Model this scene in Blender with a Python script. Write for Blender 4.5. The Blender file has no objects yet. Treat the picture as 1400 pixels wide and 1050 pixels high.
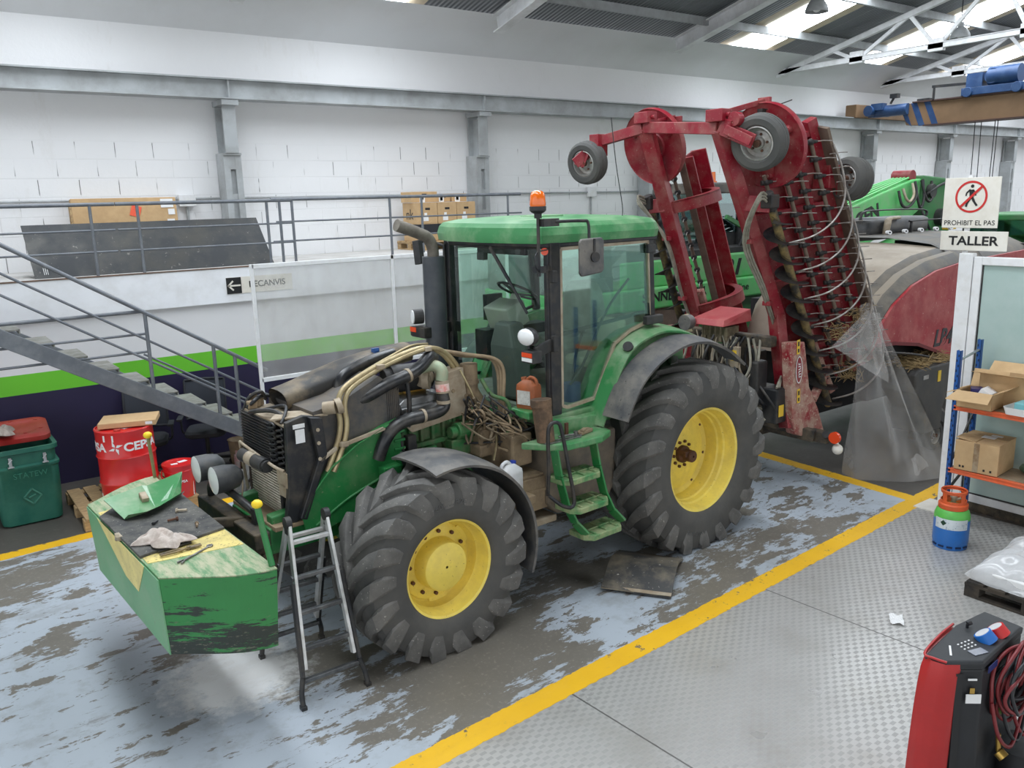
import bpy, bmesh, math, random
from mathutils import Vector, Matrix
random.seed(7)
D = bpy.data
scene = bpy.context.scene
C = scene.collection
PI = math.pi
R = math.radians

# ---------------------------------------------------------------- camera, sky, exposure
def rot3(yaw, pitch, roll):
    return (Matrix.Rotation(yaw, 4, 'Z') @ Matrix.Rotation(pitch, 4, 'X') @ Matrix.Rotation(roll, 4, 'Z'))
cam_data = D.cameras.new('camera')
cam_data.sensor_width = 36.0
cam_data.lens = 1139.8 / 1400 * 36.0
cam_data.clip_end = 200
camera = D.objects.new('camera', cam_data)
C.objects.link(camera)
camera.matrix_world = Matrix.Translation((0, 0, 3.325)) @ rot3(-0.6332, 1.3521, -0.0262)
scene.camera = camera
scene.view_settings.view_transform = 'Standard'
scene.view_settings.look = 'None'
scene.view_settings.gamma = 1.0
scene.view_settings.exposure = 0.40
scene.view_settings.use_curve_mapping = False
world = D.worlds.new('overcast_sky')
scene.world = world
world.use_nodes = True
wn = world.node_tree
for n in list(wn.nodes): wn.nodes.remove(n)
wo = wn.nodes.new('ShaderNodeOutputWorld'); wb = wn.nodes.new('ShaderNodeBackground')
wb.inputs[0].default_value = (0.93, 0.97, 1.0, 1); wb.inputs[1].default_value = 1.15
wn.links.new(wb.outputs[0], wo.inputs[0])
SKYLIGHT = 9.0          # brightness of the daylight coming through the translucent roof sheets

# ---------------------------------------------------------------- materials
def lin(c):
    r = []
    for v in c[:3]:
        v /= 255.0
        r.append(v / 12.92 if v <= 0.04045 else ((v + 0.055) / 1.055) ** 2.4)
    return tuple(r) + (1.0,)

class NT:
    """small helper around a node tree"""
    def __init__(s, m):
        m.use_nodes = True
        s.t = m.node_tree
        for n in list(s.t.nodes): s.t.nodes.remove(n)
        s.out = s.t.nodes.new('ShaderNodeOutputMaterial')
        s.b = s.t.nodes.new('ShaderNodeBsdfPrincipled')
        s.t.links.new(s.b.outputs[0], s.out.inputs[0])
        s.co = s.t.nodes.new('ShaderNodeTexCoord').outputs['Object']
    def n(s, k): return s.t.nodes.new(k)
    def put(s, v, sock):
        if hasattr(v, 'is_linked') or hasattr(v, 'links'): s.t.links.new(v, sock)
        else: sock.default_value = v
    def m(s, op, a, b=0.0, c=0.0, clamp=False):
        x = s.n('ShaderNodeMath'); x.operation = op; x.use_clamp = clamp
        s.put(a, x.inputs[0]); s.put(b, x.inputs[1]); s.put(c, x.inputs[2])
        return x.outputs[0]
    def mix(s, f, a, b):
        x = s.n('ShaderNodeMix'); x.data_type = 'RGBA'
        s.put(f, x.inputs[0]); s.put(a, x.inputs[6]); s.put(b, x.inputs[7])
        return x.outputs[2]
    def noise(s, scale, detail=4, rough=.6, vec=None, col=False, dist=0.0):
        x = s.n('ShaderNodeTexNoise'); x.inputs['Scale'].default_value = scale
        x.inputs['Detail'].default_value = detail; x.inputs['Roughness'].default_value = rough
        x.inputs['Distortion'].default_value = dist
        s.t.links.new(vec if vec is not None else s.co, x.inputs['Vector'])
        return x.outputs['Color' if col else 'Fac']
    def map(s, scale=(1, 1, 1), loc=(0, 0, 0), rot=(0, 0, 0), vec=None):
        x = s.n('ShaderNodeMapping'); x.inputs['Scale'].default_value = scale
        x.inputs['Location'].default_value = loc; x.inputs['Rotation'].default_value = rot
        s.t.links.new(vec if vec is not None else s.co, x.inputs['Vector'])
        return x.outputs[0]
    def step(s, v, a, b):
        x = s.n('ShaderNodeMapRange'); x.clamp = True
        s.put(v, x.inputs[0]); x.inputs[1].default_value = a; x.inputs[2].default_value = b
        return x.outputs[0]
    def xyz(s, vec=None):
        x = s.n('ShaderNodeSeparateXYZ'); s.t.links.new(vec if vec is not None else s.co, x.inputs[0])
        return x.outputs
    def bump(s, h, strength=.3, dist=.01):
        x = s.n('ShaderNodeBump'); x.inputs['Strength'].default_value = strength
        x.inputs['Distance'].default_value = dist
        s.t.links.new(h, x.inputs['Height']); s.t.links.new(x.outputs[0], s.b.inputs['Normal'])

MATS = {}
def mat(name, col, rough=.5, metal=0.0, dust=None, amt=.5, scale=5, bump=0.0, bscale=40, stretch=None,
        fine=None, fine_amt=.5, coat=0.0, var=.06, soft=.12):
    """painted / metal / rubber surface with dirt or wear in patches of its own colour"""
    if name in MATS: return MATS[name]
    m = D.materials.new(name); MATS[name] = m
    t = NT(m)
    vec = t.map(stretch) if stretch else None
    base = lin(col)
    c = base
    if var:
        n0 = t.noise(scale * .6, 3)
        hi = tuple(min(1, v * (1 + var * 2)) for v in base[:3]) + (1,)
        lo = tuple(v * (1 - var * 2) for v in base[:3]) + (1,)
        c = t.mix(t.step(n0, .3, .7), lo, hi)
    rsock = rough
    if dust is not None:
        n1 = t.noise(scale, 7, .65, vec)
        f = t.step(n1, .62 - .3 * amt - soft, .62 - .3 * amt + soft)
        f = t.m('MULTIPLY', f, min(1, .45 + amt * .5))
        c = t.mix(f, c, lin(dust))
        rsock = t.m('ADD', rough, t.m('MULTIPLY', f, .25), clamp=True)
    if fine is not None:
        n2 = t.noise(scale * 7, 5, .7, vec)
        f2 = t.step(n2, .66 - .2 * fine_amt, .70 - .2 * fine_amt)
        c = t.mix(f2, c, lin(fine))
    t.put(c, t.b.inputs['Base Color']); t.put(rsock, t.b.inputs['Roughness'])
    t.b.inputs['Metallic'].default_value = metal
    if coat: t.b.inputs['Coat Weight'].default_value = coat; t.b.inputs['Coat Roughness'].default_value = .15
    if bump: t.bump(t.noise(bscale, 5, .6), bump, .01)
    return m

def glass(name, col, alpha, rough=.03):
    m = D.materials.new(name); MATS[name] = m
    t = NT(m)
    tr = t.n('ShaderNodeBsdfTransparent'); tr.inputs[0].default_value = lin(col)
    gl = t.n('ShaderNodeBsdfGlossy'); gl.inputs['Roughness'].default_value = rough
    gl.inputs[0].default_value = (.9, .95, .95, 1)
    fr = t.n('ShaderNodeFresnel'); fr.inputs[0].default_value = 1.5
    f = t.m('ADD', t.m('MULTIPLY', fr.outputs[0], .32), alpha, clamp=True)
    mx = t.n('ShaderNodeMixShader')
    t.put(f, mx.inputs[0]); t.t.links.new(tr.outputs[0], mx.inputs[1]); t.t.links.new(gl.outputs[0], mx.inputs[2])
    t.t.links.new(mx.outputs[0], t.out.inputs[0])
    return m

def sheet(name, col, opac, rough=.25, dirt=(150, 145, 135)):
    """thin clear plastic film or dirty acrylic: part transparent, part pale scattering with gloss"""
    m = D.materials.new(name); MATS[name] = m
    t = NT(m)
    tr = t.n('ShaderNodeBsdfTransparent'); tr.inputs[0].default_value = (.97, .97, .97, 1)
    t.put(t.mix(t.step(t.noise(4, 6), .4, .7), lin(col), lin(dirt)), t.b.inputs['Base Color'])
    t.b.inputs['Roughness'].default_value = rough
    t.b.inputs['Specular IOR Level'].default_value = .8
    lw = t.n('ShaderNodeLayerWeight'); lw.inputs[0].default_value = .35
    f = t.m('ADD', opac, t.m('MULTIPLY', lw.outputs['Facing'], .35))
    f = t.m('ADD', f, t.m('MULTIPLY', t.m('SUBTRACT', t.noise(3, 5, .6, t.map((1, 1, .4))), .5), .25), clamp=True)
    mx = t.n('ShaderNodeMixShader')
    t.put(f, mx.inputs[0]); t.t.links.new(tr.outputs[0], mx.inputs[1]); t.t.links.new(t.b.outputs[0], mx.inputs[2])
    t.t.links.new(mx.outputs[0], t.out.inputs[0])
    return m

def emit(name, col, strength):
    m = D.materials.new(name); MATS[name] = m
    t = NT(m); t.b.inputs['Base Color'].default_value = lin(col)
    t.b.inputs['Emission Color'].default_value = lin(col); t.b.inputs['Emission Strength'].default_value = strength
    return m

DUST = (176, 160, 135)
M_JD = mat('green_paint', (40, 122, 64), .36, 0, (110, 130, 96), .10, 4, fine=(150, 150, 120), fine_amt=.1)
M_JDCLEAN = mat('green_paint_gloss', (60, 135, 78), .3, 0, (170, 175, 150), .25, 3, coat=.3)
M_ROOFTOP = mat('faded_green_roof', (60, 130, 78), .4, 0, (150, 176, 140), .26, 3)
M_JDENG = mat('engine_green', (42, 122, 64), .5, 0, (120, 112, 90), .4, 8, bump=.3)
M_YEL = mat('wheel_yellow', (240, 216, 98), .42, 0, (214, 190, 100), .25, 6, fine=(120, 95, 50), fine_amt=.05)
M_YELPLAIN = mat('faded_yellow_paint', (242, 226, 146), .5, 0, (205, 190, 140), .3, 6, fine=(95, 90, 60), fine_amt=.12)
M_TYRE = mat('tyre_rubber', (72, 72, 71), .75, 0, (96, 94, 90), .35, 3.2, bump=.15, bscale=30, var=.04)
M_TREAD = mat('tread_rubber', (88, 87, 85), .7, 0, (120, 118, 114), .35, 6, bump=.2, bscale=25, fine=(164, 161, 154), fine_amt=.16)
M_BLACK = mat('black_plastic', (38, 39, 41), .5, 0, (84, 80, 74), .2, 6)
M_BLACKMETAL = mat('black_metal', (32, 34, 38), .42, .1, (92, 84, 72), .14, 7)
M_DARK = mat('dark_dirty_steel', (52, 50, 47), .6, .2, (120, 106, 86), .45, 7, bump=.2)
M_RUBBER = mat('black_hose', (30, 32, 36), .3, 0, (95, 90, 82), .2, 6)
M_MUDGUARD = mat('grey_mudguard', (74, 75, 77), .5, 0, (140, 134, 124), .28, 4, fine=(50, 50, 52), fine_amt=.15)
M_CREAM = mat('dusty_bare_metal', (178, 166, 146), .5, .2, (140, 120, 95), .4, 6)
M_BEIGE = mat('yellow_zinc_tube', (182, 168, 130), .35, .5, (150, 130, 100), .3, 9)
M_ALU = mat('aluminium', (190, 192, 194), .3, .85, (120, 118, 112), .25, 8)
M_BROWN = mat('dusty_brown_part', (128, 110, 88), .7, 0, (165, 145, 115), .4, 9, bump=.3)
M_RUST = mat('rusty_steel', (110, 74, 56), .7, .2, (70, 52, 42), .5, 10)
M_WHITE = mat('white_paint', (225, 226, 228), .5, 0, (190, 188, 180), .2, 4)
M_WHITEM = mat('white_frame', (230, 231, 232), .35, 0, (205, 202, 196), .05, 9, var=.02)
M_RAIL = mat('grey_rail_paint', (104, 109, 116), .45, .1, (135, 138, 140), .2, 8)
M_STEELGREY = mat('grey_steel_paint', (168, 172, 174), .5, .1, (140, 140, 138), .3, 3)
M_RED = mat('implement_red', (136, 20, 38), .42, 0, (150, 105, 95), .22, 5, fine=(170, 150, 135), fine_amt=.1)
M_REDDUST = mat('dusty_red_base', (138, 30, 40), .55, 0, (190, 170, 150), .5, 6, fine=(200, 185, 165), fine_amt=.35)
M_DRUM = mat('drum_red', (212, 32, 34), .3, 0, (190, 40, 40), .2, 4, coat=.3)
M_CARD = mat('cardboard', (198, 166, 124), .8, 0, (182, 150, 110), .35, 5, bump=.05)
M_CARDD = mat('old_cardboard', (168, 140, 104), .85, 0, (140, 116, 86), .4, 5)
M_WOOD = mat('pallet_wood', (190, 160, 118), .8, 0, (130, 108, 80), .4, 7, stretch=(8, 1.2, 8), bump=.2)
M_SIGNW = mat('sign_white', (226, 222, 212), .45, 0, (205, 198, 182), .2, 5, var=.02)
M_INK = mat('sign_black', (28, 28, 30), .5, var=0)
M_SIGNR = mat('sign_red', (196, 42, 40), .45, var=.02)
M_LENS = mat('lamp_glass', (232, 234, 234), .15, 0, var=.02)
M_ORANGE = mat('beacon_orange', (240, 112, 20), .15, 0, var=.05, coat=.6)
M_REFL = mat('red_orange_lens', (226, 76, 38), .2, var=.03)
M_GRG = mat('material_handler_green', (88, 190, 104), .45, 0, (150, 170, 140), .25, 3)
M_GRGD = mat('dark_green_steel', (46, 120, 62), .5, 0, (90, 110, 85), .3, 4)  # darker green for undercarriage, arm, stick and the dark green vehicle
M_BLUE = mat('rack_blue', (28, 84, 158), .4, 0, (60, 90, 130), .2, 8)
M_RORANGE = mat('rack_orange', (226, 104, 62), .4, 0, (200, 110, 80), .2, 8)
M_RAG = mat('rag_cloth', (205, 195, 186), .95, 0, (150, 132, 122), .4, 14, bump=.4)
M_GLASS = glass('tinted_glass', (232, 247, 240), .01)
M_MIRROR = mat('mirror_glass', (200, 205, 210), .05, .9, var=0)

# ---------------------------------------------------------------- mesh helpers
class MB:
    def __init__(s): s.v = []; s.f = []; s.mi = []; s.cur = 0; s.sm = []; s.smooth = False
    def add(s, vs, fs):
        o = len(s.v); s.v += [tuple(v) for v in vs]
        for f in fs:
            s.f.append(tuple(i + o for i in f)); s.mi.append(s.cur)
        return s
    def box(s, c, d, rot=None):
        hx, hy, hz = d[0] / 2, d[1] / 2, d[2] / 2
        vs = [Vector((x, y, z)) for x in (-hx, hx) for y in (-hy, hy) for z in (-hz, hz)]
        if rot is not None:
            rm = rot if isinstance(rot, Matrix) else Matrix.Rotation(rot, 3, 'Z')
            vs = [rm @ v for v in vs]
        cc = Vector(c)
        return s.add([v + cc for v in vs], [(0, 1, 3, 2), (4, 6, 7, 5), (0, 4, 5, 1), (2, 3, 7, 6), (0, 2, 6, 4), (1, 5, 7, 3)])
    def box2(s, a, b):
        return s.box([(a[i] + b[i]) / 2 for i in range(3)], [abs(b[i] - a[i]) for i in range(3)])
    def bar(s, a, b, w, h, up=(0, 0, 1)):
        """rectangular bar from a to b; w across, h along 'up'"""
        a = Vector(a); b = Vector(b); d = (b - a); L = d.length; d.normalize(); u = Vector(up)
        x = d.cross(u)
        if x.length < 1e-4: x = d.cross(Vector((0, 1, 0)))
        x.normalize(); u = x.cross(d).normalized()
        return s.box((a + b) / 2, (L, w, h), Matrix((d, x, u)).transposed())
    def frame(s, d):
        d = Vector(d).normalized(); u = Vector((0, 0, 1)) if abs(d.z) < .95 else Vector((1, 0, 0))
        x = d.cross(u).normalized(); y = d.cross(x).normalized()
        return x, y
    def cyl(s, a, b, r0, r1=None, n=16, caps=True):
        a = Vector(a); b = Vector(b); r1 = r0 if r1 is None else r1
        x, y = s.frame(b - a)
        vs = []
        for k in range(n):
            t = 2 * PI * k / n; q = x * math.cos(t) + y * math.sin(t)
            vs += [a + q * r0, b + q * r1]
        fs = [(2 * k, 2 * k + 1, (2 * k + 3) % (2 * n), (2 * k + 2) % (2 * n)) for k in range(n)]
        if caps: fs += [tuple(range(0, 2 * n, 2)), tuple(range(2 * n - 1, 0, -2))]
        return s.add(vs, fs)
    def tube(s, pts, r, n=8, sm=True, rs=None, seg=5):
        """round tube along a smoothed path"""
        P = [Vector(p) for p in pts]
        rr = rs if rs else [r] * len(P)
        if sm and len(P) > 2:
            Q = []; q = []
            for i in range(len(P) - 1):
                p0 = P[max(i - 1, 0)]; p1 = P[i]; p2 = P[i + 1]; p3 = P[min(i + 2, len(P) - 1)]
                for k in range(seg):
                    t = k / seg
                    Q.append(.5 * ((2 * p1) + (p2 - p0) * t + (2 * p0 - 5 * p1 + 4 * p2 - p3) * t * t + (3 * p1 - p0 - 3 * p2 + p3) * t ** 3))
                    q.append(rr[i] * (1 - t) + rr[i + 1] * t)
            Q.append(P[-1]); q.append(rr[-1]); P, rr = Q, q
        N = len(P); vs = []; x = None
        for i in range(N):
            d = (P[min(i + 1, N - 1)] - P[max(i - 1, 0)])
            if d.length < 1e-7: d = Vector((0, 0, 1))
            d.normalize()
            if x is None: x, _ = s.frame(d)
            x = (x - d * x.dot(d)); x = x.normalized() if x.length > 1e-5 else s.frame(d)[0]
            y = d.cross(x)
            for k in range(n):
                t = 2 * PI * k / n
                vs.append(P[i] + (x * math.cos(t) + y * math.sin(t)) * rr[i])
        fs = [(i * n + k, i * n + (k + 1) % n, (i + 1) * n + (k + 1) % n, (i + 1) * n + k) for i in range(N - 1) for k in range(n)]
        fs += [tuple(range(n - 1, -1, -1)), tuple(range((N - 1) * n, N * n))]
        return s.add(vs, fs)
    def lathe(s, prof, c=(0, 0, 0), axis='z', n=32, arc=(0, 2 * PI)):
        """prof: list of (radius, height along axis)"""
        c = Vector(c); full = abs(arc[1] - arc[0] - 2 * PI) < 1e-6
        m = n if full else n + 1
        vs = []
        for k in range(m):
            t = arc[0] + (arc[1] - arc[0]) * k / n; ct, st = math.cos(t), math.sin(t)
            for r, h in prof:
                if axis == 'z': v = (r * ct, r * st, h)
                elif axis == 'y': v = (r * ct, h, r * st)
                else: v = (h, r * ct, r * st)
                vs.append(c + Vector(v))
        p = len(prof); fs = []
        for k in range(n):
            k2 = (k + 1) % m
            for i in range(p - 1):
                fs.append((k * p + i, k2 * p + i, k2 * p + i + 1, k * p + i + 1))
        return s.add(vs, fs)
    def disc(s, c, r, axis, n=32, r0=0):
        return s.lathe([(r0, 0), (r, 0)], c, axis, n)
    def prism(s, poly, axis, a, b):
        """polygon in the plane normal to axis, extruded from a to b"""
        n = len(poly)
        def P(p, h):
            return (p[0], p[1], h) if axis == 'z' else (p[0], h, p[1]) if axis == 'y' else (h, p[0], p[1])
        vs = [P(p, a) for p in poly] + [P(p, b) for p in poly]
        fs = [tuple(range(n)), tuple(range(2 * n - 1, n - 1, -1))] + [(i, (i + 1) % n, (i + 1) % n + n, i + n) for i in range(n)]
        return s.add(vs, fs)
    def loft(s, rings, closed=True, caps=True):
        n = len(rings[0]); vs = [v for r in rings for v in r]; fs = []
        for i in range(len(rings) - 1):
            for k in range(n if closed else n - 1):
                fs.append((i * n + k, i * n + (k + 1) % n, (i + 1) * n + (k + 1) % n, (i + 1) * n + k))
        if caps and closed: fs += [tuple(range(n - 1, -1, -1)), tuple(range((len(rings) - 1) * n, len(rings) * n))]
        return s.add(vs, fs)
    def grid(s, fn, nu, nv):
        vs = [fn(i / nu, j / nv) for i in range(nu + 1) for j in range(nv + 1)]
        w = nv + 1
        return s.add(vs, [(i * w + j, (i + 1) * w + j, (i + 1) * w + j + 1, i * w + j + 1) for i in range(nu) for j in range(nv)])
    def shell(s, fn, nu, nv, th):
        """curved sheet with thickness: fn(u, v) -> (point, normal)"""
        top = []; bot = []
        for i in range(nu + 1):
            for j in range(nv + 1):
                p, q = fn(i / nu, j / nv); p = Vector(p); q = Vector(q).normalized()
                top.append(p); bot.append(p - q * th)
        w = nv + 1; o = len(top); fs = []
        for i in range(nu):
            for j in range(nv):
                a, b, c2, d = i * w + j, (i + 1) * w + j, (i + 1) * w + j + 1, i * w + j + 1
                fs += [(a, b, c2, d), (a + o, d + o, c2 + o, b + o)]
        for i in range(nu):
            fs += [(i * w, i * w + o, (i + 1) * w + o, (i + 1) * w), (i * w + nv, (i + 1) * w + nv, (i + 1) * w + nv + o, i * w + nv + o)]
        for j in range(nv):
            fs += [(j, j + 1, j + 1 + o, j + o), (nu * w + j, nu * w + j + o, nu * w + j + 1 + o, nu * w + j + 1)]
        return s.add(top + bot, fs)
    def ball(s, c, r, n=12, sc=(1, 1, 1)):
        c = Vector(c); rings = []
        vs = []; m = n // 2
        for i in range(m + 1):
            a = PI * i / m
            for k in range(n):
                t = 2 * PI * k / n
                vs.append(c + Vector((r * sc[0] * math.sin(a) * math.cos(t), r * sc[1] * math.sin(a) * math.sin(t), r * sc[2] * math.cos(a))))
        fs = [(i * n + k, (i + 1) * n + k, (i + 1) * n + (k + 1) % n, i * n + (k + 1) % n) for i in range(m) for k in range(n)]
        return s.add(vs, fs)
    def xf(s, M):
        s.v = [tuple(M @ Vector(v)) for v in s.v]; return s
    def build(s, name, m, parent=None, smooth=None, bevel=0, kind=None, loc=None, rotz=0, label=None, weld=False):
        me = D.meshes.new(name); me.from_pydata(s.v, [], s.f)
        bm = bmesh.new(); bm.from_mesh(me)
        bmesh.ops.remove_doubles(bm, verts=bm.verts, dist=1e-5)
        if not weld: bmesh.ops.recalc_face_normals(bm, faces=bm.faces)
        bm.to_mesh(me); bm.free()
        ms = m if isinstance(m, (list, tuple)) else [m]
        for q in ms: me.materials.append(q)
        if len(ms) > 1 and len(me.polygons) == len(s.mi):
            for p, i in zip(me.polygons, s.mi): p.material_index = i
        if smooth:
            for p in me.polygons: p.use_smooth = True
            me.set_sharp_from_angle(angle=R(smooth))
        o = D.objects.new(name, me); C.objects.link(o)
        if parent is not None: o.parent = parent
        if loc is not None: o.location = loc
        if rotz: o.rotation_euler[2] = rotz
        if bevel:
            b = o.modifiers.new('bevel', 'BEVEL'); b.width = bevel; b.segments = 2; b.limit_method = 'ANGLE'; b.angle_limit = R(35)
        if kind: o['kind'] = kind
        if label: o['label'] = label
        return o

def thing(name, label, cat, loc=(0, 0, 0), rotz=0, group=None, rot=None):
    o = D.objects.new(name, None); C.objects.link(o); o.empty_display_size = .1
    o.location = loc; o.rotation_euler = rot if rot else (0, 0, rotz)
    o['label'] = label; o['category'] = cat
    if group: o['group'] = group
    return o
def tag(o, label, cat, group=None, kind=None):
    o['label'] = label; o['category'] = cat
    if group: o['group'] = group
    if kind: o['kind'] = kind
    return o
def copy_tree(o, parent=None):
    c = o.copy(); C.objects.link(c); c.parent = parent
    for ch in list(o.children): copy_tree(ch, c)
    return c
def text_mesh(name, body, size, m, parent, loc, rot, extrude=.002, align='CENTER', sx=1.0, shear=0.0, bold=0.0, label=None):
    cu = D.curves.new(name, 'FONT'); cu.body = body; cu.size = size; cu.extrude = extrude
    cu.align_x = align; cu.align_y = 'CENTER'; cu.shear = shear; cu.offset = bold
    tmp = D.objects.new(name, cu); C.objects.link(tmp)
    dg = bpy.context.evaluated_depsgraph_get()
    me = D.meshes.new_from_object(tmp.evaluated_get(dg))
    D.objects.remove(tmp); D.curves.remove(cu)
    me.materials.clear(); me.materials.append(m)
    for v in me.vertices: v.co.x *= sx
    o = D.objects.new(name, me); C.objects.link(o)
    if parent is not None: o.parent = parent
    o.location = loc; o.rotation_euler = rot
    if label: o['label'] = label
    return o
# ---------------------------------------------------------------- the setting
YW = 12.9       # block wall
YF = 11.3       # face of the mezzanine
ZD = 2.53       # mezzanine floor

def floor_material():
    m = D.materials.new('workshop_floor'); t = NT(m)
    u, v, _ = t.xyz()
    wob = t.m('MULTIPLY', t.m('SUBTRACT', t.noise(9, 5, .7), .5), .05)
    vv = t.m('ADD', v, wob)
    u2 = t.m('ADD', t.m('SUBTRACT', u, t.m('MULTIPLY', v, .11)), wob)
    def band(x, c, w): return t.m('LESS_THAN', t.m('ABSOLUTE', t.m('SUBTRACT', x, c)), w)
    # concrete
    conc = t.mix(t.noise(1.3, 8, .65), lin((108, 103, 96)), lin((82, 79, 74)))
    conc = t.mix(t.step(t.noise(16, 6, .7), .55, .75), conc, lin((128, 122, 112)))
    back = t.m('MAXIMUM', t.m('GREATER_THAN', v, 5.4), t.m('MULTIPLY', t.m('GREATER_THAN', u2, .0), t.m('GREATER_THAN', v, -.05)))
    conc = t.mix(t.m('MULTIPLY', back, .45), conc, lin((58, 56, 54)))
    # grey-blue floor paint with peeled patches
    st = t.map((.55, 1.25, 1))
    n1 = t.noise(1.15, 10, .66, st, dist=.25)
    n2 = t.noise(4.2, 10, .78, t.map((.5, 1.5, 1)))
    n3 = t.noise(.33, 3, .5)
    def spot(cx, cy, r):
        dx = t.m('SUBTRACT', u, cx); dy = t.m('SUBTRACT', v, cy)
        d = t.m('SQRT', t.m('ADD', t.m('MULTIPLY', dx, dx), t.m('MULTIPLY', dy, dy)))
        return t.m('SUBTRACT', 1.0, t.step(d, 0.0, r))
    wear = t.m('ADD', t.m('MULTIPLY', n1, .50), t.m('MULTIPLY', n2, .50))
    wear = t.m('ADD', wear, t.m('MULTIPLY', t.m('SUBTRACT', n3, .5), .22))
    for cx, cy, r, a in ((-5.4, .55, 1.3, .16), (-6.3, 1.6, 1.2, .06), (-3.0, .35, 1.0, .05), (-8.6, 3.9, 1.6, .05), (-8.2, 5.0, 1.4, .07), (-1.6, .3, 1.2, .05), (-4.0, 1.3, .8, .06)):
        wear = t.m('ADD', wear, t.m('MULTIPLY', spot(cx, cy, r), a))
    for cx, cy, r, a in ((-7.3, .9, 1.0, .07), (-4.4, .35, .7, .05)):
        wear = t.m('SUBTRACT', wear, t.m('MULTIPLY', spot(cx, cy, r), a))
    peel = t.step(wear, .552, .560)
    scr = t.step(t.noise(3.4, 10, .84, t.map((.5, 2.2, 1))), .585, .595)      # fine scratches
    near = t.m('SUBTRACT', 1.0, t.step(u, -3.6, -1.0))
    scr = t.m('MULTIPLY', scr, t.m('SUBTRACT', 1.0, t.m('MULTIPLY', near, .45)))
    fl_n = t.noise(3.0, 8, .68, t.map((.62, 1.35, 1), (3.1, 7.7, 0)), dist=.2)
    th = t.m('ADD', .572, t.m('MULTIPLY', t.m('SUBTRACT', t.noise(.5, 2, .5, t.map((1, 1, 1), (5, 2, 0))), .5), -.30))
    flk = t.step(t.m('SUBTRACT', fl_n, th), 0.0, .008)
    fl_s = t.step(t.noise(8.0, 6, .66, t.map((.55, 1.4, 1))), .625, .63)
    peel = t.m('MAXIMUM', t.m('MAXIMUM', peel, t.m('MULTIPLY', scr, .8)), t.m('MAXIMUM', flk, t.m('MULTIPLY', fl_s, .9)))
    paint = t.mix(t.noise(.9, 4), lin((178, 187, 196)), lin((160, 169, 178)))
    paint = t.mix(t.step(t.noise(2.5, 7, .7), .52, .8), paint, lin((138, 140, 140)))
    bare = t.mix(t.noise(2.2, 8, .7), lin((126, 121, 112)), lin((98, 94, 87)))
    bare = t.mix(t.step(t.noise(30, 5, .7), .55, .75), bare, lin((146, 140, 130)))
    z_paint = t.mix(peel, paint, bare)
    pow_n = t.m('ADD', spot(-6.95, 1.72, .85), t.m('MULTIPLY', t.m('SUBTRACT', t.noise(7, 7, .7), .5), .9))
    z_paint = t.mix(t.m('MULTIPLY', t.step(pow_n, .34, .62), .88), z_paint, lin((232, 232, 230)))
    oil = t.m('ADD', spot(-4.25, 1.5, 1.2), t.m('MULTIPLY', t.m('SUBTRACT', t.noise(4, 6, .7), .5), .8))  # dark patch paints in the shadow under the tractor, not spilt oil
    z_paint = t.mix(t.m('MULTIPLY', t.step(oil, .42, .8), .5), z_paint, lin((52, 53, 55)))
    # checker plate with alternating groups of ribs
    cs = .052
    cx = t.m('DIVIDE', u, cs); cy = t.m('DIVIDE', v, cs * .62)
    chk = t.m('MODULO', t.m('ADD', t.m('FLOOR', t.m('ADD', cx, 1000.0)), t.m('FLOOR', t.m('ADD', cy, 1000.0))), 2.0)
    fx = t.m('FRACT', t.m('ADD', cx, 1000.0)); fy = t.m('FRACT', t.m('ADD', cy, 1000.0))
    rib = t.m('POWER', t.m('ABSOLUTE', t.m('SINE', t.m('MULTIPLY', fx, PI * 5))), .7)
    env = t.m('MULTIPLY', band(fx, .5, .46), band(fy, .5, .40))
    ribs = t.m('MULTIPLY', t.m('MULTIPLY', rib, env), chk)
    plate = t.mix(t.noise(.8, 5, .6), lin((198, 197, 194)), lin((172, 171, 168)))
    plate = t.mix(t.m('MULTIPLY', t.m('MULTIPLY', env, chk), .62), plate, lin((112, 111, 109)))
    plate = t.mix(t.m('MULTIPLY', ribs, .35), plate, lin((206, 205, 202)))
    plate = t.mix(t.m('MULTIPLY', t.step(t.noise(1.6, 7, .7), .5, .75), .35), plate, lin((140, 132, 118)))
    for c0 in (-3.02, -5.32):       # joints between plates
        plate = t.mix(t.m('MULTIPLY', band(t.m('ADD', u, t.m('MULTIPLY', v, .0)), c0, .006), .8), plate, lin((60, 58, 56)))
    # yellow lines
    yel = t.mix(t.noise(2.0, 5), lin((242, 192, 34)), lin((222, 168, 24)))
    worn = t.step(t.m('ADD', t.noise(5, 9, .75), t.m('MULTIPLY', t.m('SUBTRACT', t.noise(.8, 2), .5), .2)), .60, .63)
    specks = t.step(t.noise(24, 6, .75), .62, .66)
    right = t.step(u, -5.0, -1.5)
    worn = t.m('MAXIMUM', worn, t.m('MULTIPLY', specks, t.m('ADD', .15, t.m('MULTIPLY', right, .75))))
    yel = t.mix(worn, yel, conc)
    l_front = t.m('MULTIPLY', band(vv, .0, .095), t.m('LESS_THAN', u, 2.2))
    l_rear = t.m('MULTIPLY', t.m('MULTIPLY', band(u2, -.0, .09), t.m('GREATER_THAN', v, -.09)), t.m('LESS_THAN', v, 5.4))
    l_back = t.m('MULTIPLY', band(vv, 5.36, .09), t.m('LESS_THAN', u2, .09))
    lines = t.m('MAXIMUM', t.m('MAXIMUM', l_front, l_rear), l_back)
    in_plate = t.m('MULTIPLY', t.m('LESS_THAN', vv, -.09), t.m('LESS_THAN', u, .0))
    in_paint = t.m('MULTIPLY', t.m('MULTIPLY', t.m('GREATER_THAN', v, -.02), t.m('LESS_THAN', v, 5.4)), t.m('LESS_THAN', u2, .0))
    c = t.mix(in_paint, conc, z_paint)
    c = t.mix(in_plate, c, plate)
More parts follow.
